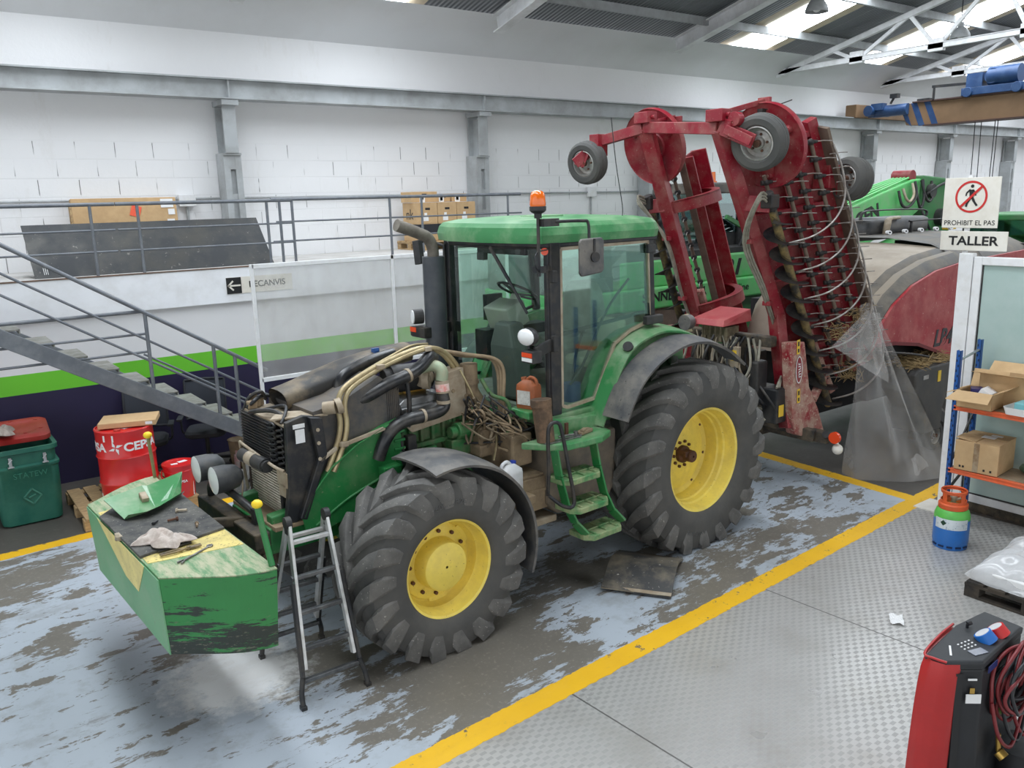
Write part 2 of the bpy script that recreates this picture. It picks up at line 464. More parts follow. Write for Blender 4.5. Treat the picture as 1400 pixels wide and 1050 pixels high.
    c = t.mix(lines, c, yel)
    t.put(c, t.b.inputs['Base Color'])
    t.put(t.m('MULTIPLY', in_plate, .30), t.b.inputs['Metallic'])
    rg = t.m('ADD', t.m('MULTIPLY', t.noise(3, 5), .25), .34)
    rg = t.m('SUBTRACT', rg, t.m('MULTIPLY', in_plate, .15))
    t.put(rg, t.b.inputs['Roughness'])
    h = t.m('ADD', t.m('MULTIPLY', t.m('MULTIPLY', ribs, in_plate), 1.0), t.m('MULTIPLY', t.m('MULTIPLY', t.m('SUBTRACT', 1.0, peel), in_paint), .25))
    t.bump(h, .55, .004)
    return m

mb = MB(); mb.add([(-24, -16, 0), (40, -16, 0), (40, 6.7, 0), (-24, 9.2, 0)], [(0, 1, 2, 3)])
fl_o = mb.build('floor', floor_material(), kind='structure', loc=(8.62, 4.32, 0), rotz=R(3.4))

def block_wall_material():
    m = D.materials.new('painted_block_wall'); t = NT(m)
    x, y, z = t.xyz()
    cb = t.n('ShaderNodeCombineXYZ'); t.put(x, cb.inputs[0]); t.put(z, cb.inputs[1])
    wv = t.n('ShaderNodeVectorMath'); wv.operation = 'ADD'
    t.t.links.new(cb.outputs[0], wv.inputs[0])
    sc = t.n('ShaderNodeVectorMath'); sc.operation = 'SCALE'; sc.inputs['Scale'].default_value = .012
    t.t.links.new(t.noise(6, 4, .6, col=True), sc.inputs[0]); t.t.links.new(sc.outputs[0], wv.inputs[1])
    br = t.n('ShaderNodeTexBrick'); br.offset = .5
    br.inputs['Scale'].default_value = 1.0; br.inputs['Mortar Size'].default_value = .006
    br.inputs['Mortar Smooth'].default_value = .2
    br.inputs['Brick Width'].default_value = .5; br.inputs['Row Height'].default_value = .25
    t.t.links.new(wv.outputs[0], br.inputs['Vector'])
    mortar = br.outputs['Fac']
    zone = t.m('MULTIPLY', t.m('LESS_THAN', z, 4.24), 1.0)
    pat = t.step(t.noise(.9, 3, .5, t.map((.5, 1, 1.6))), .40, .52)
    show = t.m('MULTIPLY', t.m('MULTIPLY', mortar, zone), pat)
    # open vertical joints
    fz = t.m('FRACT', t.m('DIVIDE', z, .25))
    vert = t.m('MULTIPLY', t.m('GREATER_THAN', fz, .1), t.m('LESS_THAN', fz, .9))
    dark = t.m('MULTIPLY', t.m('MULTIPLY', show, vert), t.step(t.noise(2.2, 2), .42, .5))
    base = t.mix(t.noise(.7, 6, .6), lin((238, 238, 239)), lin((226, 226, 227)))
    base = t.mix(t.m('MULTIPLY', t.step(t.noise(1.6, 8, .75, t.map((1, 1, .35))), .58, .75), .4), base, lin((206, 202, 194)))
    c = t.mix(t.m('MULTIPLY', show, .22), base, lin((180, 180, 180)))
    c = t.mix(t.m('MULTIPLY', dark, .85), c, lin((96, 94, 92)))
    t.put(c, t.b.inputs['Base Color']); t.b.inputs['Roughness'].default_value = .75
    hh = t.m('SUBTRACT', t.m('MULTIPLY', t.noise(14, 7, .7), .5), t.m('MULTIPLY', t.m('MULTIPLY', mortar, zone), .8))
    t.bump(hh, .5, .012)
    return m
MB().add([(-8, YW, 0), (42, YW, 0), (42, YW, 5.82), (-8, YW, 5.82)], [(0, 1, 2, 3)]).build('wall_back', block_wall_material(), kind='structure')

def stripe_wall_material():
    m = D.materials.new('striped_wall_paint'); t = NT(m)
    x, y, z = t.xyz()
    w = t.mix(t.noise(.8, 5), lin((232, 232, 234)), lin((220, 220, 222)))
    g = t.mix(t.noise(.8, 5), lin((112, 205, 52)), lin((104, 192, 48)))
    p = t.mix(t.noise(2, 6), lin((40, 34, 72)), lin((34, 30, 58)))
    c = t.mix(t.m('LESS_THAN', z, 1.425), w, g)
    c = t.mix(t.m('LESS_THAN', z, 1.185), c, p)
    t.put(c, t.b.inputs['Base Color']); t.b.inputs['Roughness'].default_value = .55
    return m
MB().box2((-8, YF + .02, 0), (13.4, YF + .12, 2.08)).build('wall_front', stripe_wall_material(), kind='structure')
M_DECK = mat('deck_floor', (205, 203, 200), .8, 0, (180, 176, 170), .4, 3)
M_DECKE = mat('deck_edge', (120, 92, 78), .8, 0, (90, 80, 72), .4, 6)
M_FASC = mat('fascia_paint', (234, 236, 240), .5, 0, (214, 214, 214), .2, 3, var=.02)
mb = MB(); mb.box2((-8, YF - .04, 2.06), (9.0, YF + .06, ZD - .02)); mb.build('trim_1', M_FASC, kind='structure')
mb = MB(); mb.box2((-8, YF - .04, ZD - .02), (9.0, YW - .01, ZD)); mb.build('mezzanine_floor', M_DECK, kind='structure')
MB().box2((-8, YF - .05, ZD - .012), (9.0, YF - .041, ZD + .003)).build('trim_22', M_DECKE, kind='structure')
# coved plaster ledge under the roof
M_COVE = mat('cove_plaster', (224, 225, 227), .7, 0, (212, 212, 212), .2, .6, var=.015)
rings = []
for X in (-8, 17.7, 17.72, 42):
    r = []
    for k in range(9):
        a = k / 8
        r.append((X, YW - .95 * a, 5.80 + .50 * a + .06 * math.sin(PI * a)))
    rings.append(r)
MB().loft(rings, closed=False, caps=False).build('trim_2', M_COVE, kind='structure', smooth=40)
# crane runway beam and its columns
mb = MB()
for sx in (0,):
    mb.box2((-8, 12.40, 4.82), (42, 12.70, 4.84)); mb.box2((-8, 12.40, 5.08), (42, 12.70, 5.10)); mb.box2((-8, 12.50, 4.84), (42, 12.53, 5.08))
for X in (4.25, 8.70, 13.0, 17.2, 21.2, 25.2, 29.3):
    mb.box2((X - .01, 12.42, 4.84), (X + .01, 12.52, 5.08))
mb.build('trim_3', M_STEELGREY, kind='structure')
M_COLSLOT = mat('column_slot', (236, 236, 234), .6)
for i, X in enumerate((4.25, 8.70, 13.0, 17.2, 21.2, 25.2, 29.3)):
    mb = MB()
    zb = ZD if X < 9 else 0
    mb.box2((X - .13, 12.55, zb), (X - .04, 12.88, 4.05)); mb.box2((X + .04, 12.55, zb), (X + .13, 12.88, 4.05))
    mb.box2((X - .04, 12.60, zb), (X + .04, 12.88, 4.05)); mb.box2((X - .04, 12.555, 3.85), (X + .04, 12.6, 4.05)); mb.box2((X - .04, 12.555, zb), (X + .04, 12.6, 3.15))
    for zz in (3.50,): mb.box2((X - .05, 12.56, zz - .08), (X + .05, 12.61, zz))
    mb.box2((X - .13, 12.52, 4.05), (X + .13, 12.88, 4.08))
    mb.box2((X - .10, 12.50, 4.08), (X + .09, 12.52, 4.74)); mb.box2((X - .10, 12.82, 4.08), (X + .09, 12.84, 4.74)); mb.box2((X - .015, 12.52, 4.09), (X + .015, 12.82, 4.70))
    mb.box2((X - .12, 12.42, 4.74), (X + .12, 12.86, 4.815))
    mb.build('trim_%d' % (4 + i), M_STEELGREY, kind='structure', bevel=.006)
mb = MB(); mb.tube([(-8, 12.86, 3.46), (5, 12.86, 3.44), (15, 12.86, 3.40), (28, 12.86, 3.36)], .018, 6, sm=False)
mb.build('trim_11', M_STEELGREY, kind='structure')
MB().box2((42, -9, 0), (42.1, YW, 9)).build('wall_right', mat('end_wall', (205, 206, 208), .7), kind='structure')

# roof: corrugated sheets, daylight strips, purlins, rafters, trusses
RS = .25
def rz(Y): return 6.36 + RS * (12.0 - Y)
YR = 0.0
def roof_material():
    m = D.materials.new('corrugated_roof_sheet'); t = NT(m)
    x, y, z = t.xyz()
    seam = t.m('LESS_THAN', t.m('FRACT', t.m('DIVIDE', t.m('ADD', x, 50.0), .9)), .02)
    c = t.mix(t.noise(.5, 4), lin((112, 116, 120)), lin((92, 96, 100)))
    c = t.mix(t.m('MULTIPLY', seam, .5), c, lin((160, 162, 164)))
    t.put(c, t.b.inputs['Base Color']); t.b.inputs['Roughness'].default_value = .5; t.b.inputs['Metallic'].default_value = .2
    t.bump(t.m('SINE', t.m('MULTIPLY', x, 2 * PI / .09)), .6, .012)
    return m
M_ROOF = roof_material()
strips = [(1.2, 2.6), (5.6, 7.0), (14.75, 15.85), (19.2, 20.4), (23.6, 24.8), (28.0, 29.2), (32.4, 33.6), (36.8, 38)]
M_SKY = emit('skylight_sheet', (236, 243, 250), SKYLIGHT)
xs = [-8.0]
mb = MB(); ms = MB(); M_TAN = mat('aged_translucent_sheet', (205, 190, 165), .6)
mt = MB()
cur = -8.0
E_ = 12.25
def rq(b, x0, x1, y0=YR, y1=E_, dz=0.0):
    b.add([(x0, y0, rz(y0) + dz), (x1, y0, rz(y0) + dz), (x1, y1, rz(y1) + dz), (x0, y1, rz(y1) + dz)], [(0, 1, 2, 3)])
for a, b in strips:
    rq(mb, cur, a - .35); rq(mt, a - .35, a); rq(ms, a, b, YR + .3, E_ - .1); rq(mt, b, b + .35)
    rq(mb, a, b, YR, YR + .3); rq(mb, a, b, E_ - .1, E_)
    cur = b + .35
rq(mb, cur, 42)
# other slope of the roof beyond the ridge
mb.add([(-8, YR, rz(YR)), (42, YR, rz(YR)), (42, -9, rz(YR) - 9 * RS), (-8, -9, rz(YR) - 9 * RS)], [(0, 1, 2, 3)])
mb.build('ceiling', M_ROOF, kind='structure')
mt.build('trim_12', M_TAN, kind='structure')
for i, (a, b) in enumerate(strips):
    q = MB(); rq(q, a, b, YR + .3, E_ - .1, -.02); q.build('window_%d' % (i + 1), M_SKY, kind='structure')
M_TRUSS = mat('white_steelwork', (224, 225, 227), .45, 0, (190, 190, 188), .25, 4)
mb = MB()
for Y in (11.2, 9.7, 8.2, 6.7, 5.2, 3.7, 2.2, .7):
    z = rz(Y) - .09
    mb.bar((-8, Y, z), (42, Y, z), .06, .14)
mb.build('trim_13', M_STEELGREY, kind='structure')
for i, X in enumerate((-.1, 4.3, 8.7, 13.0)):
    mb = MB(); a = (X, 11.98, rz(11.98) - .21); b = (X, YR, rz(YR) - .21)
    mb.bar(a, b, .02, .26); 
    for d in (-.13, .13): mb.bar((a[0], a[1], a[2] + d), (b[0], b[1], b[2] + d), .20, .018)
    mb.build('trim_%d' % (14 + i), M_TRUSS, kind='structure')
for i, X in enumerate((17.2, 21.6, 26.0, 30.4)):
    mb = MB()
    top = lambda Y: rz(Y) - .24
    bz = 6.02
    mb.bar((X, 12.7, bz), (X, YR, bz + .1), .11, .10); mb.bar((X, 12.7, top(12.7)), (X, YR, top(YR)), .11, .10)
    mb.bar((X, 12.5, bz + .05), (X, YR, bz + .15), .14, .012); mb.bar((X, 12.5, top(12.5) + .05), (X, YR, top(YR) + .05), .14, .012)
    nodes_b = [10.7, 9.0, 7.3, 5.6, 3.9, 2.2, .5]; nodes_t = [11.3, 9.6, 7.9, 6.2, 4.5, 2.8, 1.1]
    for k, Yb in enumerate(nodes_b):
        Yt = nodes_t[k]
        mb.bar((X, Yb, bz), (X, Yt, top(Yt)), .07, .05, (1, 0, 0))
        if k + 1 < len(nodes_t): mb.bar((X, Yb, bz), (X, nodes_t[k + 1], top(nodes_t[k + 1])), .07, .05, (1, 0, 0))
        mb.box((X, Yb, bz + .05), (.11, .30, .24))
    mb.build('trim_%d' % (18 + i), M_TRUSS, kind='structure')
# ---------------------------------------------------------------- the tractor (x forward, y to its left, z up)
def make_tyre(Rt, W, rim, lug, nl):
    """rubber carcass and its chevron lugs, axle along y"""
    b = MB(); g = MB(); h = W / 2; Rc = Rt - lug
    mid = rim * 1.28 if rim * 1.28 < Rc - .1 else Rc - .12
    half = [(rim * .97, h * .62), (rim * 1.0, h * .80), (rim * 1.04, h * .88), (rim * 1.10, h * .95), (mid, h), (Rc - .14, h * .995), (Rc - .085, h * .955), (Rc - .03, h * .88), (Rc - .008, h * .6)]
    b.lathe([(r, -y) for r, y in half] + [(Rc, 0)] + [(r, y) for r, y in half[::-1]], (0, 0, 0), 'y', 72)
    path = [(-.05, Rc, 1.0), (.25, Rc - .001, 1.0), (.50, Rc - .004, 1.0), (.72, Rc - .012, 1.0), (.90, Rc - .03, 1.0), (.985, Rc - .075, .62), (1.01, Rc - .13, .28), (1.0, Rc - .19, .04)]
    for side in (-1, 1):
        for k in range(nl):
            a0 = 2 * PI * (k + (.5 if side < 0 else 0)) / nl
            rings = []
            for i, (s, r, q) in enumerate(path):
                a = a0 + (.34 / Rt) * (max(s, 0) ** .80 if s > 0 else s) + (0 if i < 5 else .01 * (i - 4))
                wd = .057 + .023 * max(0, s) + (.004 if i == 4 else 0) - .012 * max(0, i - 5)
                y = side * s * h
                hh = lug * q
                out = .022 * q if i >= 4 else 0.0
                r_in = r - .014; r_out = r + hh * (1 if i < 5 else .6)
                yo = y + side * out
                ring = []
                for da, rr, yy in ((-wd * 1.12, r_in, y - side * .004), (-wd * .84, r_out - .004, yo), (-wd * .7, r_out, yo), (wd * .7, r_out, yo), (wd * .84, r_out - .004, yo), (wd * 1.12, r_in, y - side * .004)):
                    t = a + da / Rt
                    ring.append((rr * math.cos(t), yy, rr * math.sin(t)))
                rings.append(ring)
            g.loft(rings)
    return b, g

def sidewall_text(body, t, r, y, a0, size, sg):
    o = text_mesh('tyre_marking', body, size, MATS.get('tyre_print') or mat('tyre_print', (84, 84, 83), .7, var=.02), t, (0, 0, 0), (0, 0, 0), .002, sx=1.1)
    for v in o.data.vertices:
        x, h, e = v.co; a = a0 + x / r; rr = r + h
        v.co = (rr * math.cos(a), sg * (y + .002 + e), rr * math.sin(a))
    return o

def rim_mesh(rim, W, depth, n=64):
    h = W / 2; o = h * .80
    b = MB()
    b.lathe([(rim * 1.0, o - .03), (rim * 1.035, o), (rim * 1.02, o + .014), (rim * .975, o + .004), (rim * .955, o - .05), (rim * .93, o - .10),
             (rim * .90, o - .115), (rim * .885, o - .16), (rim * .86, o - .175), (rim * .845, o - depth), (rim * .80, o - depth - .015), (rim * .62, o - depth - .03), (0.02, o - depth - .03)], (0, 0, 0), 'y', n)
    b.lathe([(rim * .97, -h * .7), (rim * .9, -h * .5), (rim * .845, o - depth)], (0, 0, 0), 'y', n)
    return b

def wheel(parent, c, Rt, W, rim, lug, nl, depth, front, name, mirror=False):
    yaw = PI if mirror else 0
    # tyre geometry, flattened against the floor
    b, g = make_tyre(Rt, W, rim, lug, nl)
    for q in (b, g):
        if mirror: q.v = [(v[0], -v[1], v[2]) for v in q.v]
        q.v = [(v[0], v[1] * (1 + .06 * max(0, (-c[2] + .12 - v[2]) / .2)), max(v[2], -c[2] + .001)) for v in q.v]
    t = b.build(name, M_TYRE, parent, smooth=40, loc=c)
    g.build('tread', M_TREAD, t, smooth=38)
    if not mirror:
        sidewall_text('600/65R28' if front else '650/75R38', t, (rim * 1.42), W / 2, PI / 2 if front else -PI * .42, .058, 1)
    r = rim_mesh(rim, W, depth)
    sg = -1 if mirror else 1
    def fl_(mb):
        if mirror: mb.v = [(v[0], -v[1], v[2]) for v in mb.v]
        return mb
    fl_(r).build('rim', M_YEL, t, smooth=28)
    o = W / 2 * .80 - depth - .03
    if front:
        hb = MB(); hb.lathe([(.30, 0), (.30, .03), (.27, .045), (.20, .05), (.192, .16), (.185, .18), (.17, .188), (0.01, .19)], (0, o, 0), 'y', 40)
        for k in range(3):   # lobed disc
            a = 2 * PI * k / 3 + .5
            hb.box((math.cos(a) * .29, o + .022, math.sin(a) * .29), (.10, .03, .16), Matrix.Rotation(-a, 3, 'Y'))
        fl_(hb).build('hub', M_YEL, t, smooth=30)
        bolts = [(.245, 2 * PI * k / 12 + .1, .05) for k in range(12)]
    else:
        hb = MB(); hb.lathe([(.36, 0), (.355, .03), (.24, .05), (.19, .055), (.18, .06), (.01, .06)], (0, o, 0), 'y', 40)
        fl_(hb).build('wheel_disc', M_YEL, t, smooth=30)
        ax = MB(); ax.lathe([(.085, .05), (.085, .10), (.06, .12), (.058, .20), (.05, .21), (.01, .21)], (0, o, 0), 'y', 20)
        ax.box((.05, o + .12, .03), (.07, .12, .05))
        fl_(ax).build('axle_end', M_RUST, t, smooth=30)
        bolts = [(.125, 2 * PI * k / 10, .06) for k in range(10)] + [(.40, 2 * PI * k / 8 + .2, .0) for k in range(8)]
    proto = None
    for rr, a, dy in bolts:
        p = (rr * math.cos(a), sg * (o + dy), rr * math.sin(a))
        if proto is None:
            proto = MB().cyl((0, 0, 0), (0, sg * .022, 0), .015, .015, 6).build('wheel_bolt', M_RUST, t); q = proto
        else:
            q = proto.copy(); C.objects.link(q)
        q.location = p
    return t

TRX, TRY, TRT = 5.854, 6.218, R(183.0)
tr = thing('tractor', 'big green and yellow tractor with its bonnet off and engine showing', 'tractor', (TRX, TRY, 0), TRT)
RW = dict(Rt=.94, W=.66, rim=.495, lug=.05, nl=20, depth=.30, front=False, name='rear_wheel')
FW = dict(Rt=.735, W=.57, rim=.372, lug=.046, nl=18, depth=.19, front=True, name='front_wheel')
wheel(tr, (0, .935, .865), **RW)
wheel(tr, (2.93, .925, .665), **FW)
wheel(tr, (0, -.935, .865), mirror=True, **RW)
wheel(tr, (2.93, -.925, .665), mirror=True, **FW)
def TP(name, mb, m, parent=None, **k): return mb.build(name, m, parent or tr, **k)

# chassis, gearbox, axles
b = MB(); b.box2((-.55, -.32, .62), (1.35, .32, 1.25)); b.box2((1.2, -.26, .72), (2.3, .26, 1.2)); b.box2((-.75, -.24, .75), (-.5, .24, 1.3))
TP('gearbox_housing', b, M_DARK, bevel=.03)
b = MB(); b.cyl((0, -.75, .865), (0, .75, .865), .14, n=20); b.cyl((0, -.45, .865), (0, .45, .865), .26, n=20)
TP('rear_axle', b, M_DARK, smooth=30)
b = MB(); b.bar((2.93, -.72, .665), (2.93, .72, .665), .2, .2); b.cyl((2.93, .5, .665), (2.93, .84, .665), .17, n=20); b.cyl((2.93, -.5, .665), (2.93, -.84, .665), .17, n=20)
b.box((2.93, 0, .7), (.4, .5, .32)); b.tube([(3.18, -.5, .7), (3.2, 0, .72), (3.18, .5, .7)], .03)
TP('front_axle', b, M_JDENG, bevel=.02)
b = MB()
for s in (-1, 1):
    b.prism([(3.92, .98), (3.6, .86), (2.3, .92), (2.3, 1.22), (3.0, 1.24), (3.7, 1.12), (3.92, 1.1)], 'y', s * .24, s * .34)
b.box2((3.4, -.36, .82), (3.95, .36, 1.02))
TP('front_frame', b, M_JD, bevel=.012)
b = MB(); b.box2((3.35, -.38, 1.01), (3.93, .42, 1.045))
TP('frame_deck', b, M_BROWN, bevel=.005)

# green side panels that arch up behind the radiator
arc = [(3.72, 1.08), (3.63, 1.25), (3.47, 1.41), (3.25, 1.54), (3.02, 1.625), (2.86, 1.66), (2.835, 1.50), (2.79, 1.29), (2.98, 1.20), (3.16, 1.06), (3.32, .98), (3.55, .92), (3.70, .96)]
for s in (1, -1):
    b = MB(); b.prism(arc, 'y', s * .40, s * .43)
    rimpts = [(p[0], s * .435, p[1]) for p in arc[:6]]
    for i in range(5): b.bar(rimpts[i], rimpts[i + 1], .07, .014, (0, 0, 1))
    for k in range(4): b.box((2.86, s * .437, 1.35 + .07 * k), (.10, .012, .022))
    b.tube([(3.62, s * .432, .98), (3.35, s * .434, 1.12), (3.05, s * .434, 1.22), (2.85, s * .434, 1.27)], .012, 6)
    TP('side_panel', b, M_JD, bevel=.004)
b = MB(); b.box2((2.90, .36, 1.2), (3.06, .52, 1.32)); TP('mounting_bracket', b, M_JD, bevel=.01)

# radiator pack
b = MB(); b.box2((3.66, -.40, 1.44), (3.79, .16, 1.76))
for k in range(14): b.box((3.797, -.12, 1.455 + k * .0225), (.012, .55, .008))
TP('condenser', b, M_BLACKMETAL, bevel=.004)
b = MB()
for k in range(7):
    z = 1.47 + k * .042
    b.tube([(3.80, .15, z), (3.80, .20, z + .004), (3.79, .25, z + .02), (3.79, .20, z + .036), (3.79, .15, z + .03)], .011, 6, seg=3)
    b.tube([(3.78, .24, z - .01), (3.79, .29, z), (3.78, .345, z + .015), (3.77, .30, z + .032), (3.76, .24, z + .028)], .011, 6, seg=3)
TP('condenser_pipe', b, M_BLACKMETAL, smooth=60)
b = MB(); b.box2((3.64, -.36, 1.03), (3.74, .26, 1.43)); 
TP('oil_cooler', b, M_BLACKMETAL)
b = MB()
for k in range(17): b.box((3.764, -.06, 1.05 + k * .0215), (.022, .54, .012))
TP('cooler_grille', b, mat('cooler_fins', (214, 208, 194), .45, .1, (160, 148, 126), .25, 8))
b = MB(); b.box2((3.72, -.40, 1.02), (3.77, -.34, 1.46)); b.box2((3.72, .22, 1.02), (3.79, .26, 1.46)); b.box2((3.70, -.38, 1.42), (3.78, .34, 1.445)); b.box2((3.62, .28, 1.02), (3.76, .40, 1.42))
TP('radiator_frame', b, M_BLACKMETAL, bevel=.006)
b = MB(); b.box2((3.76, .22, 1.30), (3.80, .40, 1.42)); b.box2((3.78, .24, 1.22), (3.80, .36, 1.32)); TP('bracket_plate', b, M_CREAM, bevel=.004)
b = MB(); b.cyl((3.84, -.30, 1.42), (3.84, .14, 1.43), .055, n=20); b.cyl((3.84, .14, 1.43), (3.84, .17, 1.43), .045, n=20)
d = TP('receiver_drier', b, M_BLACK, smooth=40)
b = MB(); b.cyl((3.84, -.17, 1.423), (3.84, -.05, 1.426), .0565, n=20); b.build('label_band', M_CREAM, d, smooth=40)
b = MB(); b.tube([(3.82, -.40, 1.50), (3.83, -.1, 1.48), (3.83, .25, 1.45), (3.80, .36, 1.43)], .012, 6); b.tube([(3.82, -.40, 1.50), (3.80, -.42, 1.3), (3.79, -.40, 1.1)], .012, 6)
TP('refrigerant_line', b, M_CREAM, smooth=60)
# shroud and side plate
b = MB(); b.prism([(3.78, 1.80), (3.64, 1.83), (3.52, 1.80), (3.52, 1.50), (3.66, 1.14), (3.76, 1.04), (3.84, 1.06), (3.80, 1.3)], 'y', .37, .42)
b.prism([(3.62, 1.82), (3.52, 1.80), (3.50, 1.52), (3.70, 1.06), (3.75, 1.08), (3.57, 1.5)], 'y', .42, .47)
s_ = TP('radiator_side_plate', b, M_BLACKMETAL, bevel=.006)
b = MB(); b.box((3.705, .4725, 1.70), (.07, .005, .10)); b.box((3.71, .4725, 1.775), (.09, .005, .03)); b.build('sticker', M_WHITE, s_)
for zz in (1.72, 1.62, 1.5):
    MB().cyl((3.565, .47, zz), (3.565, .478, zz), .014, n=10).build('screw', M_CREAM, s_)
shp = [(3.56, 1.30), (3.56, 1.84), (3.31, 1.88), (2.99, 2.02), (2.83, 1.88), (2.83, 1.60), (2.95, 1.35)]
b = MB(); b.prism(shp, 'y', -.38, .40)
for k in range(7): b.box((2.93 - .017 * k, .403, 1.80 - .01 * k), (.006, .012, .32))
TP('fan_shroud', b, mat('shroud_grey', (66, 66, 67), .55, 0, (120, 108, 92), .3, 5), bevel=.012)
b = MB(); b.box2((3.46, -.36, 1.755), (3.78, .38, 1.775)); b.prism([(3.84, .28), (3.46, .44), (3.40, .30), (3.70, .10)], 'z', 1.80, 1.815)
TP('radiator_top_plate', b, M_CREAM, bevel=.004)
b = MB(); b.cyl((3.47, .40, 1.85), (3.40, .46, 1.86), .05, n=16); b.cyl((3.40, .46, 1.86), (3.36, .47, 1.87), .06, n=16)
TP('filler_neck', b, M_CREAM, smooth=40)
rnd = random.Random(3)
b = MB()
for pts, r_ in (([(3.79, -.20, 1.77), (3.80, -.05, 1.81), (3.74, .12, 1.83), (3.70, .22, 1.79)], .018), ([(3.77, -.30, 1.79), (3.74, -.24, 1.84), (3.66, -.30, 1.86), (3.56, -.34, 1.84)], .016), ([(3.74, -.05, 1.81), (3.66, .14, 1.86), (3.72, .28, 1.83), (3.78, .33, 1.78)], .013), ([(3.60, -.34, 1.82), (3.66, -.28, 1.90), (3.74, -.32, 1.86), (3.78, -.36, 1.76)], .014)):
    b = MB(); b.tube(pts, r_, 8); TP('cooler_hose', b, M_BLACKMETAL, smooth=60)
b = MB(); 
for k in range(3): b.box((3.66 + .04 * k, -.34 + .03 * k, 1.81), (.07, .06, .06))
b.cyl((3.70, -.34, 1.80), (3.70, -.34, 1.88), .03, n=12)
TP('pipe_fitting', b, M_BROWN, bevel=.008)

# air intake duct lying on top
def ell(c, d, w, h, n=18, tilt=0):
    d = Vector(d).normalized(); x = Vector((0, 1, 0)); z = x.cross(d).normalized() * -1
    if z.z < 0: z = -z
    out = []
    for k in range(n):
        a = 2 * PI * k / n; ca, sa = math.cos(a), math.sin(a)
        e = .72
        px = (abs(ca) ** e) * (1 if ca > 0 else -1); pz = (abs(sa) ** e) * (1 if sa > 0 else -1)
        out.append(tuple(Vector(c) + x * px * w + z * pz * h))
    return out
b = MB()
rings = [ell((3.60, -.10, 1.86), (1, 0, -.2), .16, .078), ell((3.42, -.10, 1.88), (1, 0, -.3), .165, .10), ell((3.20, -.10, 1.92), (1, 0, -.35), .175, .12),
         ell((3.0, -.11, 1.97), (1, 0, -.3), .17, .115), ell((2.78, -.14, 2.02), (1, 0, -.2), .14, .095), ell((2.55, -.2, 2.04), (1, .2, -.1), .12, .085), ell((2.3, -.3, 2.03), (1, .2, 0), .12, .085)]
b.loft(rings, caps=False)
inn = [ell((3.60, -.10, 1.86), (1, 0, -.2), .148, .068), ell((3.40, -.10, 1.875), (1, 0, -.3), .13, .07)]
b.loft(inn, caps=False); b.add(inn[-1], [tuple(range(18))])
for k in range(18): pass
TP('air_intake_duct', b, mat('intake_plastic', (44, 43, 42), .45, 0, (160, 142, 114), .26, 3.2), smooth=50)
b = MB(); b.cyl((2.72, -.1, 2.10), (2.72, -.1, 2.13), .035, n=16); b.box((2.72, -.1, 2.135), (.06, .03, .014))
TP('filler_cap', b, mat('blue_cap', (44, 84, 140), .4))
b = MB(); b.tube([(2.62, .02, 2.10), (2.90, .06, 2.07), (3.12, .08, 2.0), (3.18, .1, 1.90), (3.16, .12, 1.78)], .045, 10)
TP('intercooler_hose', b, M_RUBBER, smooth=60)
# twin metal tubes running back over the engine
tb = [(3.50, .44, 1.38), (3.40, .44, 1.58), (3.365, .44, 1.72), (3.365, .43, 1.88), (3.27, .40, 1.99), (2.95, .36, 2.10), (2.58, .33, 2.17), (2.38, .30, 2.13), (2.22, .28, 1.98), (2.16, .28, 1.80)]
for k, dy in enumerate((0, .052)):
    b = MB(); b.tube([(p[0] - .05 * k, p[1] - dy * .3 + .02 * k, p[2] - .012 * k) for p in tb], .021, 10); TP('coolant_tube', b, M_BEIGE, smooth=60)
b = MB(); b.tube([(3.55, .36, 1.80), (3.30, .30, 1.84), (3.12, .26, 1.92), (2.80, .22, 2.06), (2.45, .18, 2.14)], .013, 8); TP('thin_tube', b, M_BEIGE, smooth=60)
b = MB(); b.tube([(3.2, .2, 1.93), (3.0, .2, 2.03), (2.7, .16, 2.12), (2.5, .12, 2.16), (2.3, .05, 2.14)], .011, 8); TP('thin_tube', b, M_BEIGE, smooth=60)
for p in ((3.365, .455, 1.57), (2.97, .38, 2.09), (2.5, .33, 2.16)):
    b = MB(); b.box(p, (.06, .08, .035)); TP('tube_clamp', b, M_CREAM, bevel=.004)
b = MB(); b.bar((3.365, .46, 1.56), (3.0, .46, 1.62), .02, .03); TP('tube_bracket', b, M_CREAM, bevel=.004)
b = MB(); b.bar((3.56, .46, 1.48), (3.42, .46, 1.55), .02, .03); TP('tube_bracket', b, M_CREAM, bevel=.004)
# big black hoses
b = MB(); b.tube([(3.36, .28, 1.78), (3.12, .36, 1.86), (2.90, .40, 1.95), (2.70, .38, 1.985), (2.58, .36, 2.03), (2.48, .34, 2.09), (2.43, .32, 2.07)], .052, 14); TP('radiator_hose', b, M_RUBBER, smooth=60)
b = MB(); b.tube([(2.44, .44, 1.80), (2.43, .45, 1.70), (2.50, .46, 1.66), (2.68, .48, 1.655), (2.82, .48, 1.65), (2.94, .47, 1.60), (3.02, .46, 1.50), (3.06, .44, 1.38)], .052, 14); TP('radiator_hose', b, M_RUBBER, smooth=60)
for p, d in (((2.72, .38, 1.98), (.3, .03, -.06)), ((2.66, .475, 1.656), (1, 0, 0)), ((2.435, .45, 1.73), (0, 0, 1))):
    d = Vector(d).normalized(); p = Vector(p); b = MB(); b.cyl(p - d * .012, p + d * .012, .058, n=16); TP('hose_clamp', b, M_CREAM, smooth=40)
b = MB(); b.cyl((2.43, .44, 1.80), (2.43, .43, 1.90), .056, n=16); d = TP('hose_coupling', b, M_CREAM, smooth=40)
b = MB(); b.cyl((2.43, .4385, 1.815), (2.43, .432, 1.875), .0575, n=16); b.build('red_band', mat('red_band', (214, 70, 60), .5, 0, (225, 220, 210), .6, 14), d, smooth=40)
